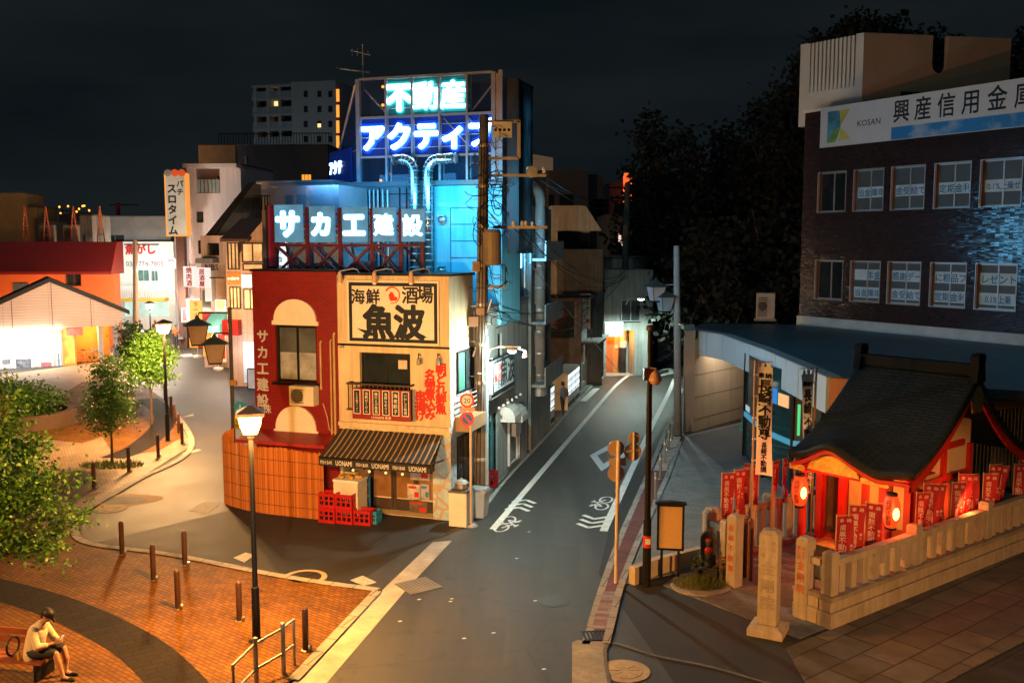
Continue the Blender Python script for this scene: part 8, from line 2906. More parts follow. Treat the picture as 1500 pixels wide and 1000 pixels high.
for i, (s, lab) in enumerate(((-bw + .25, 'left large red paper lantern glowing under the shrine porch'), (bw + .18, 'right large red paper lantern glowing under the shrine porch'))):
 c_ = FH_.p(s, 1.02, 1.82)
 t = thing('paper_lantern', lab, 'lantern', (c_[0], c_[1], 1.4), 'red paper lanterns on the shrine porch')
 pr = []
 for k in range(17):
  v = k / 16
  pr.append((.20 * (math.sin(math.pi * (.12 + .76 * v)) ** .6) + (.006 if k % 2 else 0), -.38 + .76 * v))
 MB().lathe(c_, pr, 20).build('paper', mLan, t, smooth=True)
 MB().lathe((c_[0], c_[1], c_[2] - .43), [(.12, 0), (.13, .055)], 14).build('bottom_ring', mBlackM, t)
 MB().lathe((c_[0], c_[1], c_[2] + .375), [(.13, 0), (.12, .055)], 14).build('top_ring', mBlackM, t)
 MB().tube([(c_[0], c_[1], c_[2] + .42), (c_[0], c_[1], c_[2] + .72)], .012, 5).build('cord', mBlackM, t)
 fr = Frame((c_[0], c_[1]), R(-18))
 MB().ball(fr.p(.075, .125, c_[2] - .02), .095, .095, .17, 12, 8).build('lit_face', mLanY, t)
 MB().text(fr, '長崎不動尊', -.07, c_[2] + .24, .135, .205, .012, .004, vertical=True, pitch=.118).build('lettering', mBlackM, t)
 lamp('lantern_light', 'POINT', fr.p(.08, .42, c_[2]), 45, (1.0, .09, .015), .12, parent=t)
lamp('porch_light', 'POINT', FH_.p(.1, .55, 2.2), 95, (1.0, .05, .01), .12, parent=sh)
lamp('gable_light', 'POINT', FSd.p(1.3, .70, 1.6), 45, (1.0, .24, .06), .15, parent=sh)
lamp('step_light', 'POINT', FH_.p(.2, 1.5, 1.2), 40, (1.0, .42, .12), .12, parent=sh)
# ---- banners
mBan = mat('red banner cloth', (.32, .004, .006), .75, var=.12, vs=2, bump=0)
mBanPole = mat('banner pole', (.45, .28, .16), .5)
mBanTx = mat('pale pink banner lettering', (.62, .40, .36), .8, bump=0)
protos = {}
def banner(x, y, z0, rot, lab, grp, seed, h=1.55):
 k = seed % 4
 if k not in protos:
  rnd = random.Random(k + 20)
  fr = Frame((0, 0), 0)
  r_ = thing('prayer_banner', lab, 'banner', (0, 0, 0), grp)
  MB().tube([(0, 0, 0), (0, 0, 2.0)], .014, 6).tube([(0, 0, 1.96), (.36, 0, 1.99)], .009, 5).build('pole', mBanPole, r_)
  c_ = MB()
  wv_, ph_ = rnd.uniform(.02, .08), rnd.uniform(0, 6)
  fold = (1.0, .72, .88, .6)[k]
  def pos(u, v):
   return (u * .36 * (1 - (1 - fold) * v ** .6) + .015, wv_ * math.sin(u * 5 + v * 5 + ph_) * v ** .5 + (1 - fold) * .12 * u, 1.95 - 1.22 * v - (1 - fold) * .1 * u * v)
  NU, NV_ = 8, 14
  c_.v += [pos(i / NU, j / NV_) for i in range(NU + 1) for j in range(NV_ + 1)]
  c_.f += [(i * (NV_ + 1) + j, i * (NV_ + 1) + j + 1, (i + 1) * (NV_ + 1) + j + 1, (i + 1) * (NV_ + 1) + j) for i in range(NU) for j in range(NV_)]
  cl = c_.build('cloth', mBan, r_, smooth=True)
  for side, f_ in (('front', 1), ('back', -1)):
   tb_ = MB()
   for body, uu, v0, sz, pt_ in (('南無不動明王', .38, .22, .155, .125), ('奉納', .5, .08, .10, .07), ('願主', .85, .55, .07, .07)):
    for q, ch in enumerate(body):
     vv = v0 + q * pt_ if body != '奉納' else v0
     u_ = uu if body != '奉納' else (.28 + .45 * q)
     n0_ = len(tb_.v)
     g, gf, gw = glyphs(ch, .012)
     tb_.v += [(lambda u, v, l: (lambda p_: (p_[0], p_[1] - f_ * (.006 + abs(l) * 0), p_[2]))(pos(u, v)))(u_ + f_ * (gx - .5) * sz / .36, vv - (gy - .38) * sz / 1.22, l) for gx, gy, l in g]
     tb_.f += [tuple(n0_ + i for i in f) for f in gf]
   tb_.build('lettering', mBanTx, cl)
  protos[k] = r_
  o = r_
  o.location = (x, y, z0)
  o.rotation_euler = (0, 0, rot)
  o.scale = (1, 1, h / 1.55)
  return o
 o = dup(protos[k], (x, y, z0), lab, rot, grp)
 o.scale = (1, 1, h / 1.55)
 return o
for i, (px, rot) in enumerate(((1225, 10), (1250, -15), (1281, -20), (1340, 10), (1357, -12), (1374, -8), (1391, 12), (1407, -18), (1422, 5), (1436, -10), (1451, 15), (1465, -12), (1480, 8), (1493, -6), (1508, 4))):
 s = FF.px(px, 820, -.42)[0]
 q = FF.p(s, -.45 - .12 * (i % 3), 0)
 banner(q[0], q[1], .35 + (.12 if i % 3 == 1 else 0), R(rot - 8), 'red prayer banner behind the front balustrade, %s from its corner post' % ORD[i], 'red prayer banners behind the front balustrade', i, 1.45)
for i, (px, rot) in enumerate(((1062, 10), (1080, 30), (1104, 55), (1116, 170), (1136, 50), (1151, 60), (1168, 75), (1200, 20))):
 s = Fb2.px(px, 700, .05)[0]
 q = Fb2.p(s, -.05, 0)
 banner(q[0], q[1], .45, R(rot - 8), 'red prayer banner on the rear shrine fence, %s from the left' % ORD[i], 'red prayer banners on the rear shrine fence', i + 1, 1.45)
def tall_banner(px, y0, yb, bot, wtop, wbot, lab, sgn):
 x, y, _ = G(px, yb)
 t = thing('tall_white_banner', lab, 'banner', (x, y, .03), 'tall white shrine banners')
 zt = P(px, y0, y)[2]
 MB().tube([(x, y, .03), (x, y, zt)], .032, 8).build('pole', mat('bamboo pole', (.40, .24, .13), .5), t)
 MB().tube([(x - .18 * sgn, y, zt - .03), (x + (wtop + .08) * sgn, y, zt - .05)], .012, 5).build('cross_rod', mBanPole, t)
 zb = P(px, bot, y)[2]
 pos = lambda u, v: (x + sgn * (.06 + u * (wtop + (wbot - wtop) * v)), y - .03 + .05 * math.sin(u * 4 + v * 6), zt - .08 - (zt - .08 - zb) * v - .05 * u * v)
 c_ = MB()
 c_.v += [pos(i / 8, j / 30) for i in range(9) for j in range(31)]
 c_.f += [(i * 31 + j, i * 31 + j + 1, (i + 1) * 31 + j + 1, (i + 1) * 31 + j) for i in range(8) for j in range(30) if not (j == 0 and i % 3 == 1)]
 cl = c_.build('cloth', mat('white banner cloth', (.80, .76, .74), .8, var=.06, bump=0), t, smooth=True)
 L_ = zt - .08 - zb
 tb_ = MB()
 for body, u_, v0, sz, pt_ in (('長崎不動尊', .5, .20, .34, .105), ('長崎不動講', .5, .73, .17, .055), ('奉', .72 if sgn < 0 else .28, .11, .15, .1), ('納', .28 if sgn < 0 else .72, .11, .15, .1)):
  for k, ch in enumerate(body):
   g, gf, gw = glyphs(ch, .03)
   n0_ = len(tb_.v)
   w_ = wtop + (wbot - wtop) * (v0 + k * pt_)
   sz_ = min(sz, w_ * .85)
   for gx, gy, l in g:
    p_ = pos(u_ + sgn * (gx - .5) * sz_ / w_, v0 + k * pt_ - (gy - .38) * sz / L_)
    tb_.v.append((p_[0], p_[1] - .012, p_[2]))
   tb_.f += [tuple(n0_ + i for i in f) for f in gf]
 tb_.build('lettering', mBlackM, cl)
 mb = MB()
 for k in range(5):
  z = zt - .1 - L_ * (k + .5) / 5.2
  mb = MB().box(Frame((x + sgn * .03, y), 0), -.06, .06, -.025, .025, z - .02, z + .02)
  mb.build('tie', bpy.data.materials['white banner cloth'], t)
 return t
tall_banner(1099, 527, 812, 694, .36, .44, 'tall white banner with black characters beside the left gate pillar', 1)
tall_banner(1187, 537, 800, 722, .34, .13, 'narrower twisted tall white banner in front of the shrine lantern', -1)
# ---- small statue with flowers, planting
x, y, _ = G(1037, 848)
t = thing('stone_statue', 'small dark stone statue with a red bib in an arched niche beside the gate', 'statue', (x, y, 0))
Fs_ = Frame((x, y), R(-8))
mSt = mat('mossy dark stone', (.055, .048, .038), .8, var=.4, vs=5, bump=.5)
bevel(MB().box(Fs_, -.2, .2, -.18, .18, 0, .32).build('pedestal', mSt, t))
pr = [(-.17, .323), (.17, .323), (.19, .95)] + [(.19 * math.cos(R(a_)), .95 + .20 * math.sin(R(a_))) for a_ in range(15, 180, 15)] + [(-.19, .95)]
MB().prism(Fs_, pr, -.16, -.04).build('backing_stone', mSt, t)
mb = MB()
mb.chain([(Fs_.p(0, .0, .40), .12), (Fs_.p(0, .0, .62), .10), (Fs_.p(0, .0, .78), .07)])
mb.ball(Fs_.p(0, .02, .90), .08, .08, .095)
o = mb.build('figure', mSt, t, smooth=True)
rm = o.modifiers.new('blend', 'REMESH')
rm.mode, rm.voxel_size = 'VOXEL', .02
MB().ball(Fs_.p(0, .07, .73), .10, .06, .09).build('red_bib', mRed, t)
MB().ball(Fs_.p(0, .0, .965), .085, .085, .05).build('red_cap', mRed, t)
for i, dx in enumerate((-.26, .3)):
 v_ = thing('flower_vase', 'stone vase with %s sprigs at the foot of the small statue' % ('left green', 'right red and white')[i], 'vase', Fs_.p(dx, .18, 0))
 MB().lathe(Fs_.p(dx, .18, 0), [(.06, 0), (.05, .2), (.07, .3)], 10).build('vase', mSt, v_)
 lv = MB()
 rnd = random.Random(30 + i)
 for k in range(60):
  c_ = Vector(Fs_.p(dx + rnd.uniform(-.13, .13), .18 + rnd.uniform(-.1, .1), .32 + rnd.uniform(0, .32)))
  u = Vector((rnd.uniform(-1, 1), rnd.uniform(-1, 1), rnd.uniform(-.2, 1))).normalized() * .07
  w2 = u.orthogonal().normalized() * .03
  lv.quad(c_, c_ + u * .5 + w2, c_ + u, c_ + u * .5 - w2)
 lv.build('sprigs', leafmat('flower leaf', (.05, .10, .02), (.35, .05, .05) if i else (.09, .16, .04)), v_, uv=False)
x, y, _ = G(1026, 858)
gr = MB()
rnd = random.Random(8)
for k in range(1500):
 a_, r_ = rnd.uniform(0, 6.283), math.sqrt(rnd.random()) * .58
 px_, py_ = x + r_ * math.cos(a_) * 1.05, y + r_ * math.sin(a_) * .75
 hgt = rnd.uniform(.10, .30) * (1.1 - r_)
 l_ = Vector((rnd.uniform(-.10, .10), rnd.uniform(-.10, .10), hgt))
 w2 = Vector((rnd.uniform(-.012, .012), rnd.uniform(-.012, .012), 0))
 b_ = Vector((px_, py_, .02))
 gr.add([tuple(b_ - w2), tuple(b_ + w2), tuple(b_ + l_)], [(0, 1, 2)])
o = gr.build('clump_grass', leafmat('clump grass', (.08, .10, .015), (.22, .20, .04)), None, uv=False)
struct(o, 'stuff')
pd = thing('planting_bowl', 'low round stone edged bed under the grass clump by the statue', 'planter', (x, y, 0))
MB().lathe((x, y, 0), [(.72, 0), (.70, .04), (.6, .045)], 20).build('edge', mStoneD, pd)
# ---- wall behind the shrine on the right
q0 = Fe.p(1.2, 0, 0)
FRw = Frame((12.4, 29.6), R(18))
t = bld('rear_annex', 'terracotta wall over grey vertical siding behind the shrine', FRw, 0, 9, 4.1, 1.2, mat('terracotta wall', (.42, .18, .10), .8), roof=False)
mb = MB()
MB().box(FRw, .0, 9, .003, .05, 0, 2.6).build('siding', mat('grey vertical siding', (.16, .15, .14), .7), t)
mb = MB()
for k in range(60):
 mb.box(FRw, .05 + k * .15, .09 + k * .15, .051, .075, 0, 2.6)
mb.build('siding_rib', mConcD, t)
mb = MB()
mb.flat([tuple(A + E * .6 + NP * 2.9), tuple(A + E * 14 + NP * 2.75), tuple(A + E * 14 + NP * 9), tuple(A - E * 1.5 + NP * 9)], .018, .3)
struct(mb.build('dark_lane', mat('dark lane asphalt', (.030, .029, .030), .75, var=.25)))
# trees
def tree(name, lab, base, trunk_h, blobs, n, leaf, lm, seed, group=None, tr=.07, clump=.22, bark=None):
 """blobs: (centre offset from base, radii); leaves gather in clumps through the blobs, limbs reach into them"""
 rnd = random.Random(seed)
 t = thing(name, lab, 'tree', base, group)
 b0 = Vector(base)
 mb = MB()
 top = b0 + Vector((0, 0, trunk_h))
 mb.tube([b0, b0.lerp(top, .5) + Vector((tr * .6, 0, 0)), top], [tr, tr * .85, tr * .6], 8)
 for c, r_ in blobs:
  e = b0 + Vector(c)
  for k in range(4):
   q = e + Vector((rnd.uniform(-1, 1) * r_[0], rnd.uniform(-1, 1) * r_[1], rnd.uniform(-.6, .9) * r_[2])) * .75
   st = b0.lerp(top, rnd.uniform(.6, 1))
   mb.tube([st, st.lerp(q, .5) + Vector((0, 0, .1 * r_[2])), q], [tr * .45, tr * .28, tr * .1], 5)
 mb.build('trunk', bark or mBark, t, uv=False)
 lv = MB()
 vol = [r_[0] * r_[1] * r_[2] for c, r_ in blobs]
 for (c, r_), v in zip(blobs, vol):
  m_ = int(n * v / sum(vol))
  nc = max(6, m_ // 26)
  for k in range(nc):
   d = Vector((rnd.gauss(0, 1), rnd.gauss(0, 1), rnd.gauss(0, 1))).normalized() * (rnd.random() ** .42) * rnd.choice([1, 1, 1, 1.13])
   cc = b0 + Vector(c) + Vector((d.x * r_[0], d.y * r_[1], d.z * r_[2]))
   cs = clump * rnd.uniform(.6, 1.5)
   for i in range(m_ // nc):
    p_ = cc + Vector((rnd.gauss(0, cs), rnd.gauss(0, cs), rnd.gauss(0, cs * .7)))
    u = Vector((rnd.uniform(-1, 1), rnd.uniform(-1, 1), rnd.uniform(-.9, .5))).normalized() * leaf * rnd.uniform(.7, 1.3)
    w = u.cross(Vector((rnd.uniform(-1, 1), rnd.uniform(-1, 1), rnd.uniform(-1, 1))))
    w = w.normalized() * leaf * .36 if w.length > 1e-6 else Vector((leaf * .3, 0, 0))
    n0 = len(lv.v)
    lv.v += [tuple(p_), tuple(p_ + u * .45 + w), tuple(p_ + u), tuple(p_ + u * .45 - w)]
    lv.f.append((n0, n0 + 1, n0 + 2, n0 + 3))
 lv.build('crown', lm, t, uv=False)
 return t
mBark = mat('bark', (.10, .065, .04), .85, var=.4, vs=8, bump=.6)
lmA = leafmat('plane leaf', (.015, .075, .008), (.10, .22, .03))
lmB = leafmat('camphor leaf', (.028, .09, .022), (.10, .22, .05))
lmC = leafmat('young leaf', (.05, .18, .02), (.19, .40, .07))
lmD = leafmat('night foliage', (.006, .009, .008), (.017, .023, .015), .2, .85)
tree('leafy_tree', 'big yellow green leafy tree filling the left edge of the view', (-11.6, 18.6, 0), 2.4,
  [((1.0, 0, 3.3), (1.15, 1.0, 1.2)), ((1.9, .2, 3.75), (.5, .5, .42)), ((2.45, .1, 3.3), (.45, .35, .2)), ((2.5, .2, 2.55), (.55, .5, .28)), ((2.0, .2, 2.95), (.5, .5, .35)), ((1.15, .2, 4.6), (.6, .6, .5)), ((1.9, .1, 2.0), (.6, .5, .32)), ((2.35, .1, 1.75), (.35, .3, .2)), ((.7, .1, 5.1), (.65, .6, .6)), ((1.6, .1, 5.0), (.22, .22, .4)), ((1.1, 0, 1.9), (.7, .6, .35))], 15000, .095, lmA, 1, tr=.13, clump=.16)
x, y, _ = G(164, 680)
tree('street_tree', 'slim young dark green tree in a grassy pit on the plaza kerb', (x, y, .03), 1.7, [((0, 0, 2.0), (.95, .9, .85)), ((.1, 0, 2.8), (.8, .8, .75)), ((-.05, 0, 3.5), (.6, .6, .55))], 5200, .10, lmB, 2, tr=.05, clump=.14)
x, y, _ = G(222, 622)
tree('street_tree', 'round yellow green young tree beside the plaza lamp', (x, y, .03), 1.9, [((0, 0, 2.7), (1.15, 1.1, 1.0)), ((0, 0, 3.4), (.85, .85, .7))], 6500, .12, lmC, 3, tr=.06, clump=.15)
x, y, _ = G(190, 560)
tree('street_tree', 'narrow dark tree in front of the orange passage', (x, y, .03), 1.2, [((0, 0, 1.6), (.8, .8, .8)), ((.05, 0, 2.7), (.65, .65, .8))], 3600, .12, lmB, 4, tr=.06, clump=.16)
x, y, _ = G(164, 683)
gr = MB()
rnd = random.Random(4)
for k in range(900):
 a_, r_ = rnd.uniform(0, 6.283), math.sqrt(rnd.random()) * .95
 b_ = Vector((x + r_ * math.cos(a_) * 1.2, y + r_ * math.sin(a_) * .6, .03))
 w2 = Vector((rnd.uniform(-.02, .02), .01, 0))
 gr.add([tuple(b_ - w2), tuple(b_ + w2), tuple(b_ + Vector((rnd.uniform(-.06, .06), rnd.uniform(-.06, .06), rnd.uniform(.06, .2))))], [(0, 1, 2)])
struct(gr.build('grass', leafmat('pit grass', (.04, .07, .015), (.10, .13, .03)), uv=False), 'stuff')
x, y, _ = G(35, 622)
pl = thing('round_planter', 'round brown rimmed planter wall on the plaza behind the big leafy tree', 'planter', (x, y, .03))
MB().lathe((x, y, .03), [(2.15, 0), (2.15, .55), (2.05, .62), (1.8, .62), (1.78, .3)], 40).build('rim', mat('brown stone rim', (.10, .06, .04), .7), pl)
tree('hedge', 'dense dark hedge growing in the round plaza planter', (x, y, .3), .3, [((0, 0, .75), (1.7, 1.6, .75)), ((-1.2, .3, .9), (1.2, 1.2, .8))], 6500, .13, lmA, 6, tr=.08, clump=.2)
for i, (px, Y, zt, rr, lab) in enumerate(((962, 66, 176, 2.2, 'dark tall tree at the left end of the wood beyond the road'), (1010, 64, 205, 2.4, 'dark tree second from the left in the wood'), (1062, 66, 185, 2.6, 'dark tree with a domed top in the middle of the wood'),
           (1118, 64, 148, 2.7, 'tallest dark tree of the wood left of the bank'), (1160, 62, 190, 2.2, 'dark tree squeezed against the bank wall'), (1022, 60, 330, 2.0, 'low dark tree overhanging the road bend'),
           (1050, 56, 330, 2.8, 'low dark tree behind the bank entrance wing'), (1120, 54, 300, 2.6, 'low dark tree beside the bank wall'))):
 q = P(px, zt, Y)
 h = q[2]
 bl = [((0, 0, h * f_), (rr * w_, rr * w_, h * .16)) for f_, w_ in ((.30, 1.1), (.48, 1.2), (.64, 1.05), (.78, .85), (.90, .5))]
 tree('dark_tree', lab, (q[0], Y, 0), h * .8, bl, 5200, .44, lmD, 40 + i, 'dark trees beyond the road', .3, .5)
for i, (px, Y, zt, rr, lab) in enumerate(((1262, 62, 8, 3.2, 'dark tree rising behind the left half of the rooftop block'), (1350, 64, 30, 3.0, 'dark tree rising behind the notch of the rooftop block'), (1205, 60, 45, 2.0, 'dark tree peeping out left of the rooftop block'), (1505, 60, 45, 2.4, 'dark tree at the right edge behind the rooftop block'))):
 q = P(px, zt, Y)
 bl = [((0, 0, q[2] - 3.4), (rr, rr, 2.4)), ((.3, 0, q[2] - 1.6), (rr * .7, rr * .7, 1.5)), ((-rr * .5, 0, q[2] - 5.6), (rr, rr, 2.2))]
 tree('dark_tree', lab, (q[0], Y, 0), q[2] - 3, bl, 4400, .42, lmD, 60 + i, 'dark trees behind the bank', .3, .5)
x, y, _ = G(962, 508)
tree('flowering_shrub', 'dark flowering bush with pale blossoms at the far road bend', (x, y, 0), 1.6, [((0, 0, 2.2), (1.3, 1.3, 2.2)), ((1.4, -.5, 1.4), (1.2, 1.2, 1.3))], 2600, .22, leafmat('blossom bush leaf', (.008, .02, .008), (.03, .045, .025)), 77, tr=.1, clump=.3)
# people
mSkin = mat('skin', (.50, .26, .16), .55, var=.08, vs=6, bump=0)
mHair = mat('black hair', (.012, .010, .010), .5, bump=0)
def blob(mb, name, m, par, vox=.012):
 o = mb.build(name, m, par, smooth=True, uv=False)
 r_ = o.modifiers.new('blend', 'REMESH')
 r_.mode, r_.voxel_size, r_.use_smooth_shade = 'VOXEL', vox, True
 return o
def hand(mb, w, dr, side, up, s=1.0, curl=.5):
 """palm, four fingers of unequal length and a side thumb; dr = finger direction, side = thumb side, up = back of hand"""
 w, dr, side, up = Vector(w), Vector(dr).normalized(), Vector(side).normalized(), Vector(up).normalized()
 k = w + dr * .085 * s
 for i in range(4):
  o_ = side * (.030 - .020 * i) * s
  mb.capsule(w + o_ * .5, .017 * s, k + o_, .013 * s, 8)
  l_ = (.070, .080, .075, .058)[i] * s
  a = k + o_ + (dr * .5 - up * curl * .3) * l_
  b = a + (dr * (.45 - curl * .4) - up * curl * .45) * l_
  mb.capsule(k + o_, .0095 * s, a, .0088 * s, 7).capsule(a, .0088 * s, b, .0075 * s, 7)
 th = w + dr * .03 * s + side * .03 * s
 mb.capsule(th, .012 * s, th + (dr * .6 + side * .5) * .05 * s, .0105 * s, 7).capsule(th + (dr * .6 + side * .5) * .05 * s, .0105 * s, th + (dr * .6 + side * .5) * .05 * s + (dr * .9 - up * .3) * .035 * s, .009 * s, 7)
def head(mb, c, fwd, up, s=1.0):
 c, f, u = Vector(c), Vector(fwd).normalized(), Vector(up).normalized()
 r_ = f.cross(u)
 mb.capsule(c - f * .025 * s + u * .03 * s, .085 * s, c + f * .012 * s + u * .03 * s, .082 * s, 14)
 mb.capsule(c + f * .025 * s, .066 * s, c + f * .035 * s - u * .075 * s, .042 * s, 12)
 mb.capsule(c + f * .095 * s + u * .01 * s, .011 * s, c + f * .108 * s - u * .022 * s, .014 * s, 8)
 mb.capsule(c + f * .082 * s - u * .058 * s - r_ * .018 * s, .009 * s, c + f * .082 * s - u * .058 * s + r_ * .018 * s, .009 * s, 6)
 for k in (-1, 1):
  mb.capsule(c + r_ * k * .086 * s + u * .015 * s, .014 * s, c + r_ * k * .084 * s - u * .03 * s, .011 * s, 7)
  mb.capsule(c + f * .078 * s + r_ * k * .02 * s + u * .03 * s, .010 * s, c + f * .072 * s + r_ * k * .05 * s + u * .03 * s, .010 * s, 6)
x, y, _ = G(52, 990)
px_, py_ = x, y
FPn = Frame((px_, py_), R(-10))
W3 = lambda s, d, z: FPn.p(s, d, z)
fw = Vector(W3(1, 0, 0)) - Vector(W3(0, 0, 0))
sd = Vector(W3(0, 1, 0)) - Vector(W3(0, 0, 0))
ps = thing('person', 'person in a pale loose shirt and dark cap seated on the bench', 'person', (px_, py_, .03))
b = MB()
hip, chest, neck = W3(.02, 0, .50), W3(.10, 0, .86), W3(.20, 0, 1.04)
b.chain([(hip, .145), (W3(.05, 0, .68), .135), (chest, .15), (W3(.16, 0, .97), .10), (neck, .055), (W3(.25, 0, 1.12), .052)], 14)
hc = Vector(W3(.305, 0, 1.18))
hf = (fw * .78 + Vector((0, 0, -.62))).normalized()
hu = (fw * .62 + Vector((0, 0, .78))).normalized()
head(b, hc, hf, hu, 1.0)
arms = {}
for k in (-1, 1):
 sh_, el_, wr_ = W3(.13, .19 * k, .94), W3(.24, .23 * k, .68), W3(.47, .07 * k, .70)
 b.chain([(sh_, .056), (el_, .043), (wr_, .029)], 10)
 hand(b, wr_, (fw * .8 - sd * k * .2 + Vector((0, 0, .35))), Vector((0, 0, 1)) - fw * .2, sd * k, 1.0, .9)
 kn, an_ = W3(.52, .12 * k, .53), W3(.60 + .04 * k, .10 * k, .10)
 b.chain([(W3(.04, .10 * k, .50), .092), (kn, .058), (W3(.57, .11 * k, .36), .056), (an_, .036)], 12)
 b.chain([(an_, .036), (W3(.72 + .04 * k, .11 * k, .055), .032), (W3(.79 + .04 * k, .11 * k, .045), .022)], 9)
 MB().chain([(W3(.60 + .04 * k, .10 * k, .05), .045), (W3(.80 + .04 * k, .11 * k, .045), .042)], 10).build('sandal', mBlackM, ps, smooth=True)
blob(b, 'body', mSkin, ps, .0085)
c_ = MB().chain([(W3(.0, 0, .46), .185), (W3(.03, 0, .66), .175), (W3(.09, 0, .86), .17), (W3(.15, 0, .98), .105)], 16)
for k in (-1, 1):
 c_.chain([(W3(.12, .17 * k, .95), .075), (W3(.24, .24 * k, .68), .072), (W3(.36, .16 * k, .69), .055)], 12)
 c_.chain([(W3(-.02, .1 * k, .45), .12), (W3(.0, .12 * k, .40), .11)], 10)
blob(c_, 'shirt', mat('pale loose shirt', (.66, .52, .36), .8, var=.06, bump=.4, bs=7), ps, .014)
c_ = MB()
for k in (-1, 1):
 c_.chain([(W3(.03, .09 * k, .49), .12), (W3(.30, .11 * k, .53), .098), (W3(.47, .12 * k, .54), .085)], 12)
blob(c_, 'shorts', mat('dark shorts', (.02, .02, .022), .8, bump=0), ps, .014)
c_ = MB().capsule(hc + hu * .055 - hf * .03, .098, hc + hu * .065 + hf * .015, .094, 14)
c_.capsule(hc + hf * .09 + hu * .045, .030, hc + hf * .165 + hu * .02, .024, 8)
c_.capsule(hc - hf * .06 - hu * .01, .075, hc - hf * .055 - hu * .06, .05, 10)
blob(c_, 'cap', mHair, ps, .010)
ph_ = thing('phone', 'small phone with a bright screen held by the seated person', 'phone', W3(.56, 0, .74))
Fp_ = FPn.shift(.57, 0)
q = [Vector(W3(.555, -.035, .71)), Vector(W3(.555, .04, .71)), Vector(W3(.615, .04, .83)), Vector(W3(.615, -.035, .83))]
nn_ = (q[1] - q[0]).cross(q[3] - q[0]).normalized() * .008
MB().add([tuple(v) for v in q] + [tuple(v + nn_) for v in q], [(0, 1, 2, 3), (4, 5, 6, 7), (0, 1, 5, 4), (1, 2, 6, 5), (2, 3, 7, 6), (3, 0, 4, 7)]).build('case', mWhiteM, ph_)
MB().quad(*[tuple(v + (nn_ * 1.25 if nn_.dot(fw) < 0 else -nn_ * .25)) for v in q]).build('screen', emit('phone screen', (.75, .88, 1), 2.0), ph_)
bn = thing('bench', 'brown wooden bench with round iron arm rest at the bottom left corner', 'bench', W3(-.5, 0, .03))
mBench = mat('red brown bench wood', (.26, .075, .035), .5, var=.3, vs=4)
for k in range(4):
 MB().box(FPn, -1.2, .32, -.24 + k * .13, -.13 + k * .13, .34, .385).build('seat_slat', mBench, bn)
for k in range(2):
 MB().box(FPn, -1.2, -.12, -.33 - .03 * k, -.30 - .03 * k, .48 + k * .15, .60 + k * .15).build('back_slat', mBench, bn)
for s in (-1.0, .2):
 MB().box(FPn, s - .03, s + .03, -.24, .27, .03, .335).build('leg', mBlackM, bn)
MB().tube([W3(-.42, .02 + .17 * math.cos(a_), .56 + .17 * math.sin(a_)) for a_ in [k * .42 for k in range(15)]], .02, 6, closed=True).build('arm_rest', mBlackM, bn)
cn = thing('drink_can', 'yellow drink can standing on the bench beside the seated person', 'can', W3(-.16, .2, .39))
MB().lathe(W3(-.16, .2, .387), [(.028, 0), (.033, .01), (.033, .145), (.027, .16)], 14).build('can', mat('yellow can', (.62, .42, .04), .35, .3), cn)
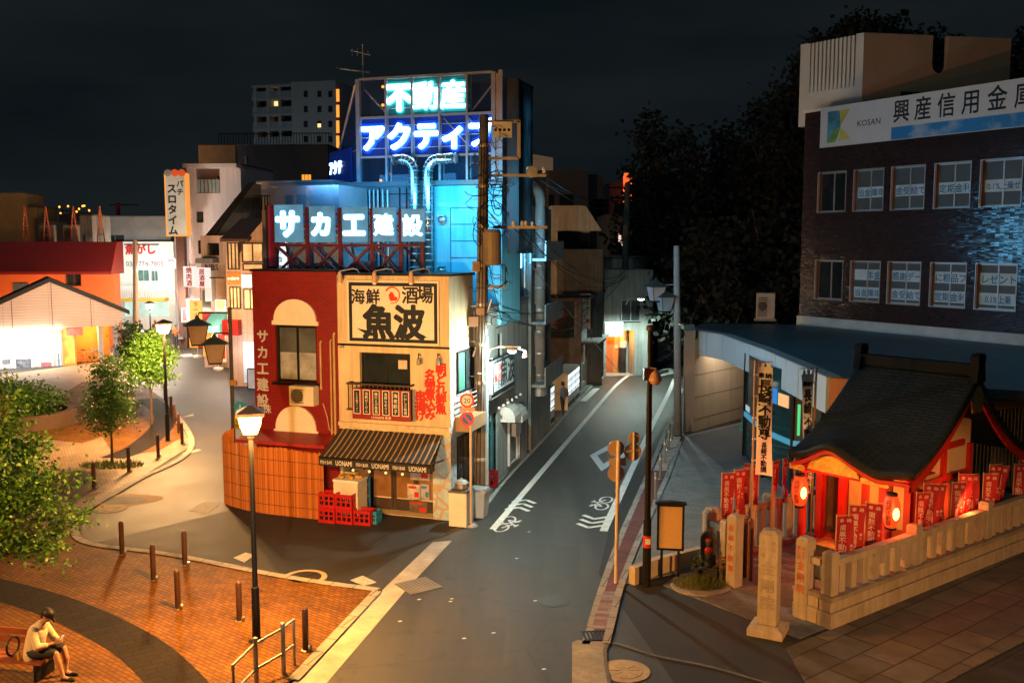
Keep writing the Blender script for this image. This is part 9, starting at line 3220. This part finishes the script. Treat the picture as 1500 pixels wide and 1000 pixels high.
def walker(lab, base, ang, shirt, legs, h=1.65, bent=0.0, bag=None):
 k = h / 1.7
 fr = Frame(base, ang)
 z0 = base[2]
 V = lambda s, d, z: fr.p(s * k, d * k, z0 + z * k)
 t = thing('person', lab, 'person', base)
 f = Vector(fr.p(1, 0, 0)) - Vector(fr.p(0, 0, 0))
 s_ = Vector(fr.p(0, 1, 0)) - Vector(fr.p(0, 0, 0))
 b = MB().chain([(V(0, 0, .95), .12 * k), (V(.02, 0, 1.2), .125 * k), (V(.02, 0, 1.38), .085 * k), (V(.02, 0, 1.47), .05 * k)], 12)
 head(b, V(.04, 0, 1.57), f, Vector((0, 0, 1)), k)
 g, tr_ = MB(), MB()
 for j in (-1, 1):
  wr = V(.30, .10 * j, 1.10)
  b.chain([(V(.02, .18 * j, 1.36), .05 * k), (V(.04, .22 * j, 1.06), .04 * k), (wr, .028 * k)], 9)
  hand(b, wr, f, Vector((0, 0, 1)), s_ * j, k, .7)
  b.chain([(V(0, .09 * j, .92), .085 * k), (V(.03 * j, .09 * j, .5), .056 * k), (V(.05 * j, .09 * j, .09), .036 * k), (V(.05 * j + .15, .09 * j, .04), .03 * k)], 10)
  g.chain([(V(.02, .17 * j, 1.36), .064 * k), (V(.04, .22 * j, 1.08), .056 * k)], 9)
  tr_.chain([(V(0, .08 * j, .93), .10 * k), (V(.03 * j, .09 * j, .5), .075 * k), (V(.05 * j, .09 * j, .10), .06 * k)], 10)
  MB().chain([(V(.05 * j - .03, .09 * j, .04), .04 * k), (V(.05 * j + .17, .09 * j, .035), .035 * k)], 8).build('shoe', mBlackM, t, smooth=True)
 blob(b, 'body', mSkin, t, .011)
 g.chain([(V(-.01, 0, .88), .15 * k), (V(.01, 0, 1.15), .145 * k), (V(.02, 0, 1.36), .10 * k)], 12)
 blob(g, 'shirt', shirt, t, .016)
 blob(tr_, 'trousers', legs, t, .016)
 blob(MB().capsule(V(.0, 0, 1.61), .098 * k, V(-.01, 0, 1.57), .095 * k, 12), 'hair', mHair, t, .014)
 if bag:
  blob(MB().capsule(V(-.2, 0, 1.28), .10 * k, V(-.2, 0, 1.08), .12 * k, 10), 'backpack', bag, t, .016)
 return t
mDkC = mat('dark clothing', (.025, .025, .03), .8, bump=0)
walker('person in a light blue shirt standing at the lit vending machines', G(824, 609), R(150), mat('light blue shirt', (.16, .30, .52), .8, bump=0), mDkC, 1.62, bag=mat('brown bag', (.14, .06, .04), .7))
for i, (px, py, ang, col, lab) in enumerate(((206, 500, 95, (.03, .03, .04), 'dark clothed person wheeling a bicycle far up the left street'), (228, 500, 85, (.25, .10, .05), 'brown clothed person riding towards the viewer far up the left street'), (258, 508, 70, (.5, .16, .04), 'orange lit person with a bicycle at the far street corner'))):
 q = G(px, py)
 walker(lab, (q[0], q[1], .03), R(-ang), mat('far clothing', col, .8, bump=0), mDkC, 1.7)
 bicycle('bicycle', 'bicycle beside the %s person far up the left street' % ('dark clothed', 'brown clothed', 'orange lit')[i], (q[0] + .45, q[1] - .1, .03), R(-ang), mBlackM, 'bicycles far up the left street')
 if i < 2:
  MB().ball((q[0] + .45, q[1] - .75, .9), .07, n=8, m=6).build('headlight', emit('bicycle headlight', (.9, .97, 1), 12) if i == 0 else bpy.data.materials['bicycle headlight'], bpy.data.objects[[o.name for o in COL.objects if o.name.startswith('bicycle') and o.parent is None][-1]])
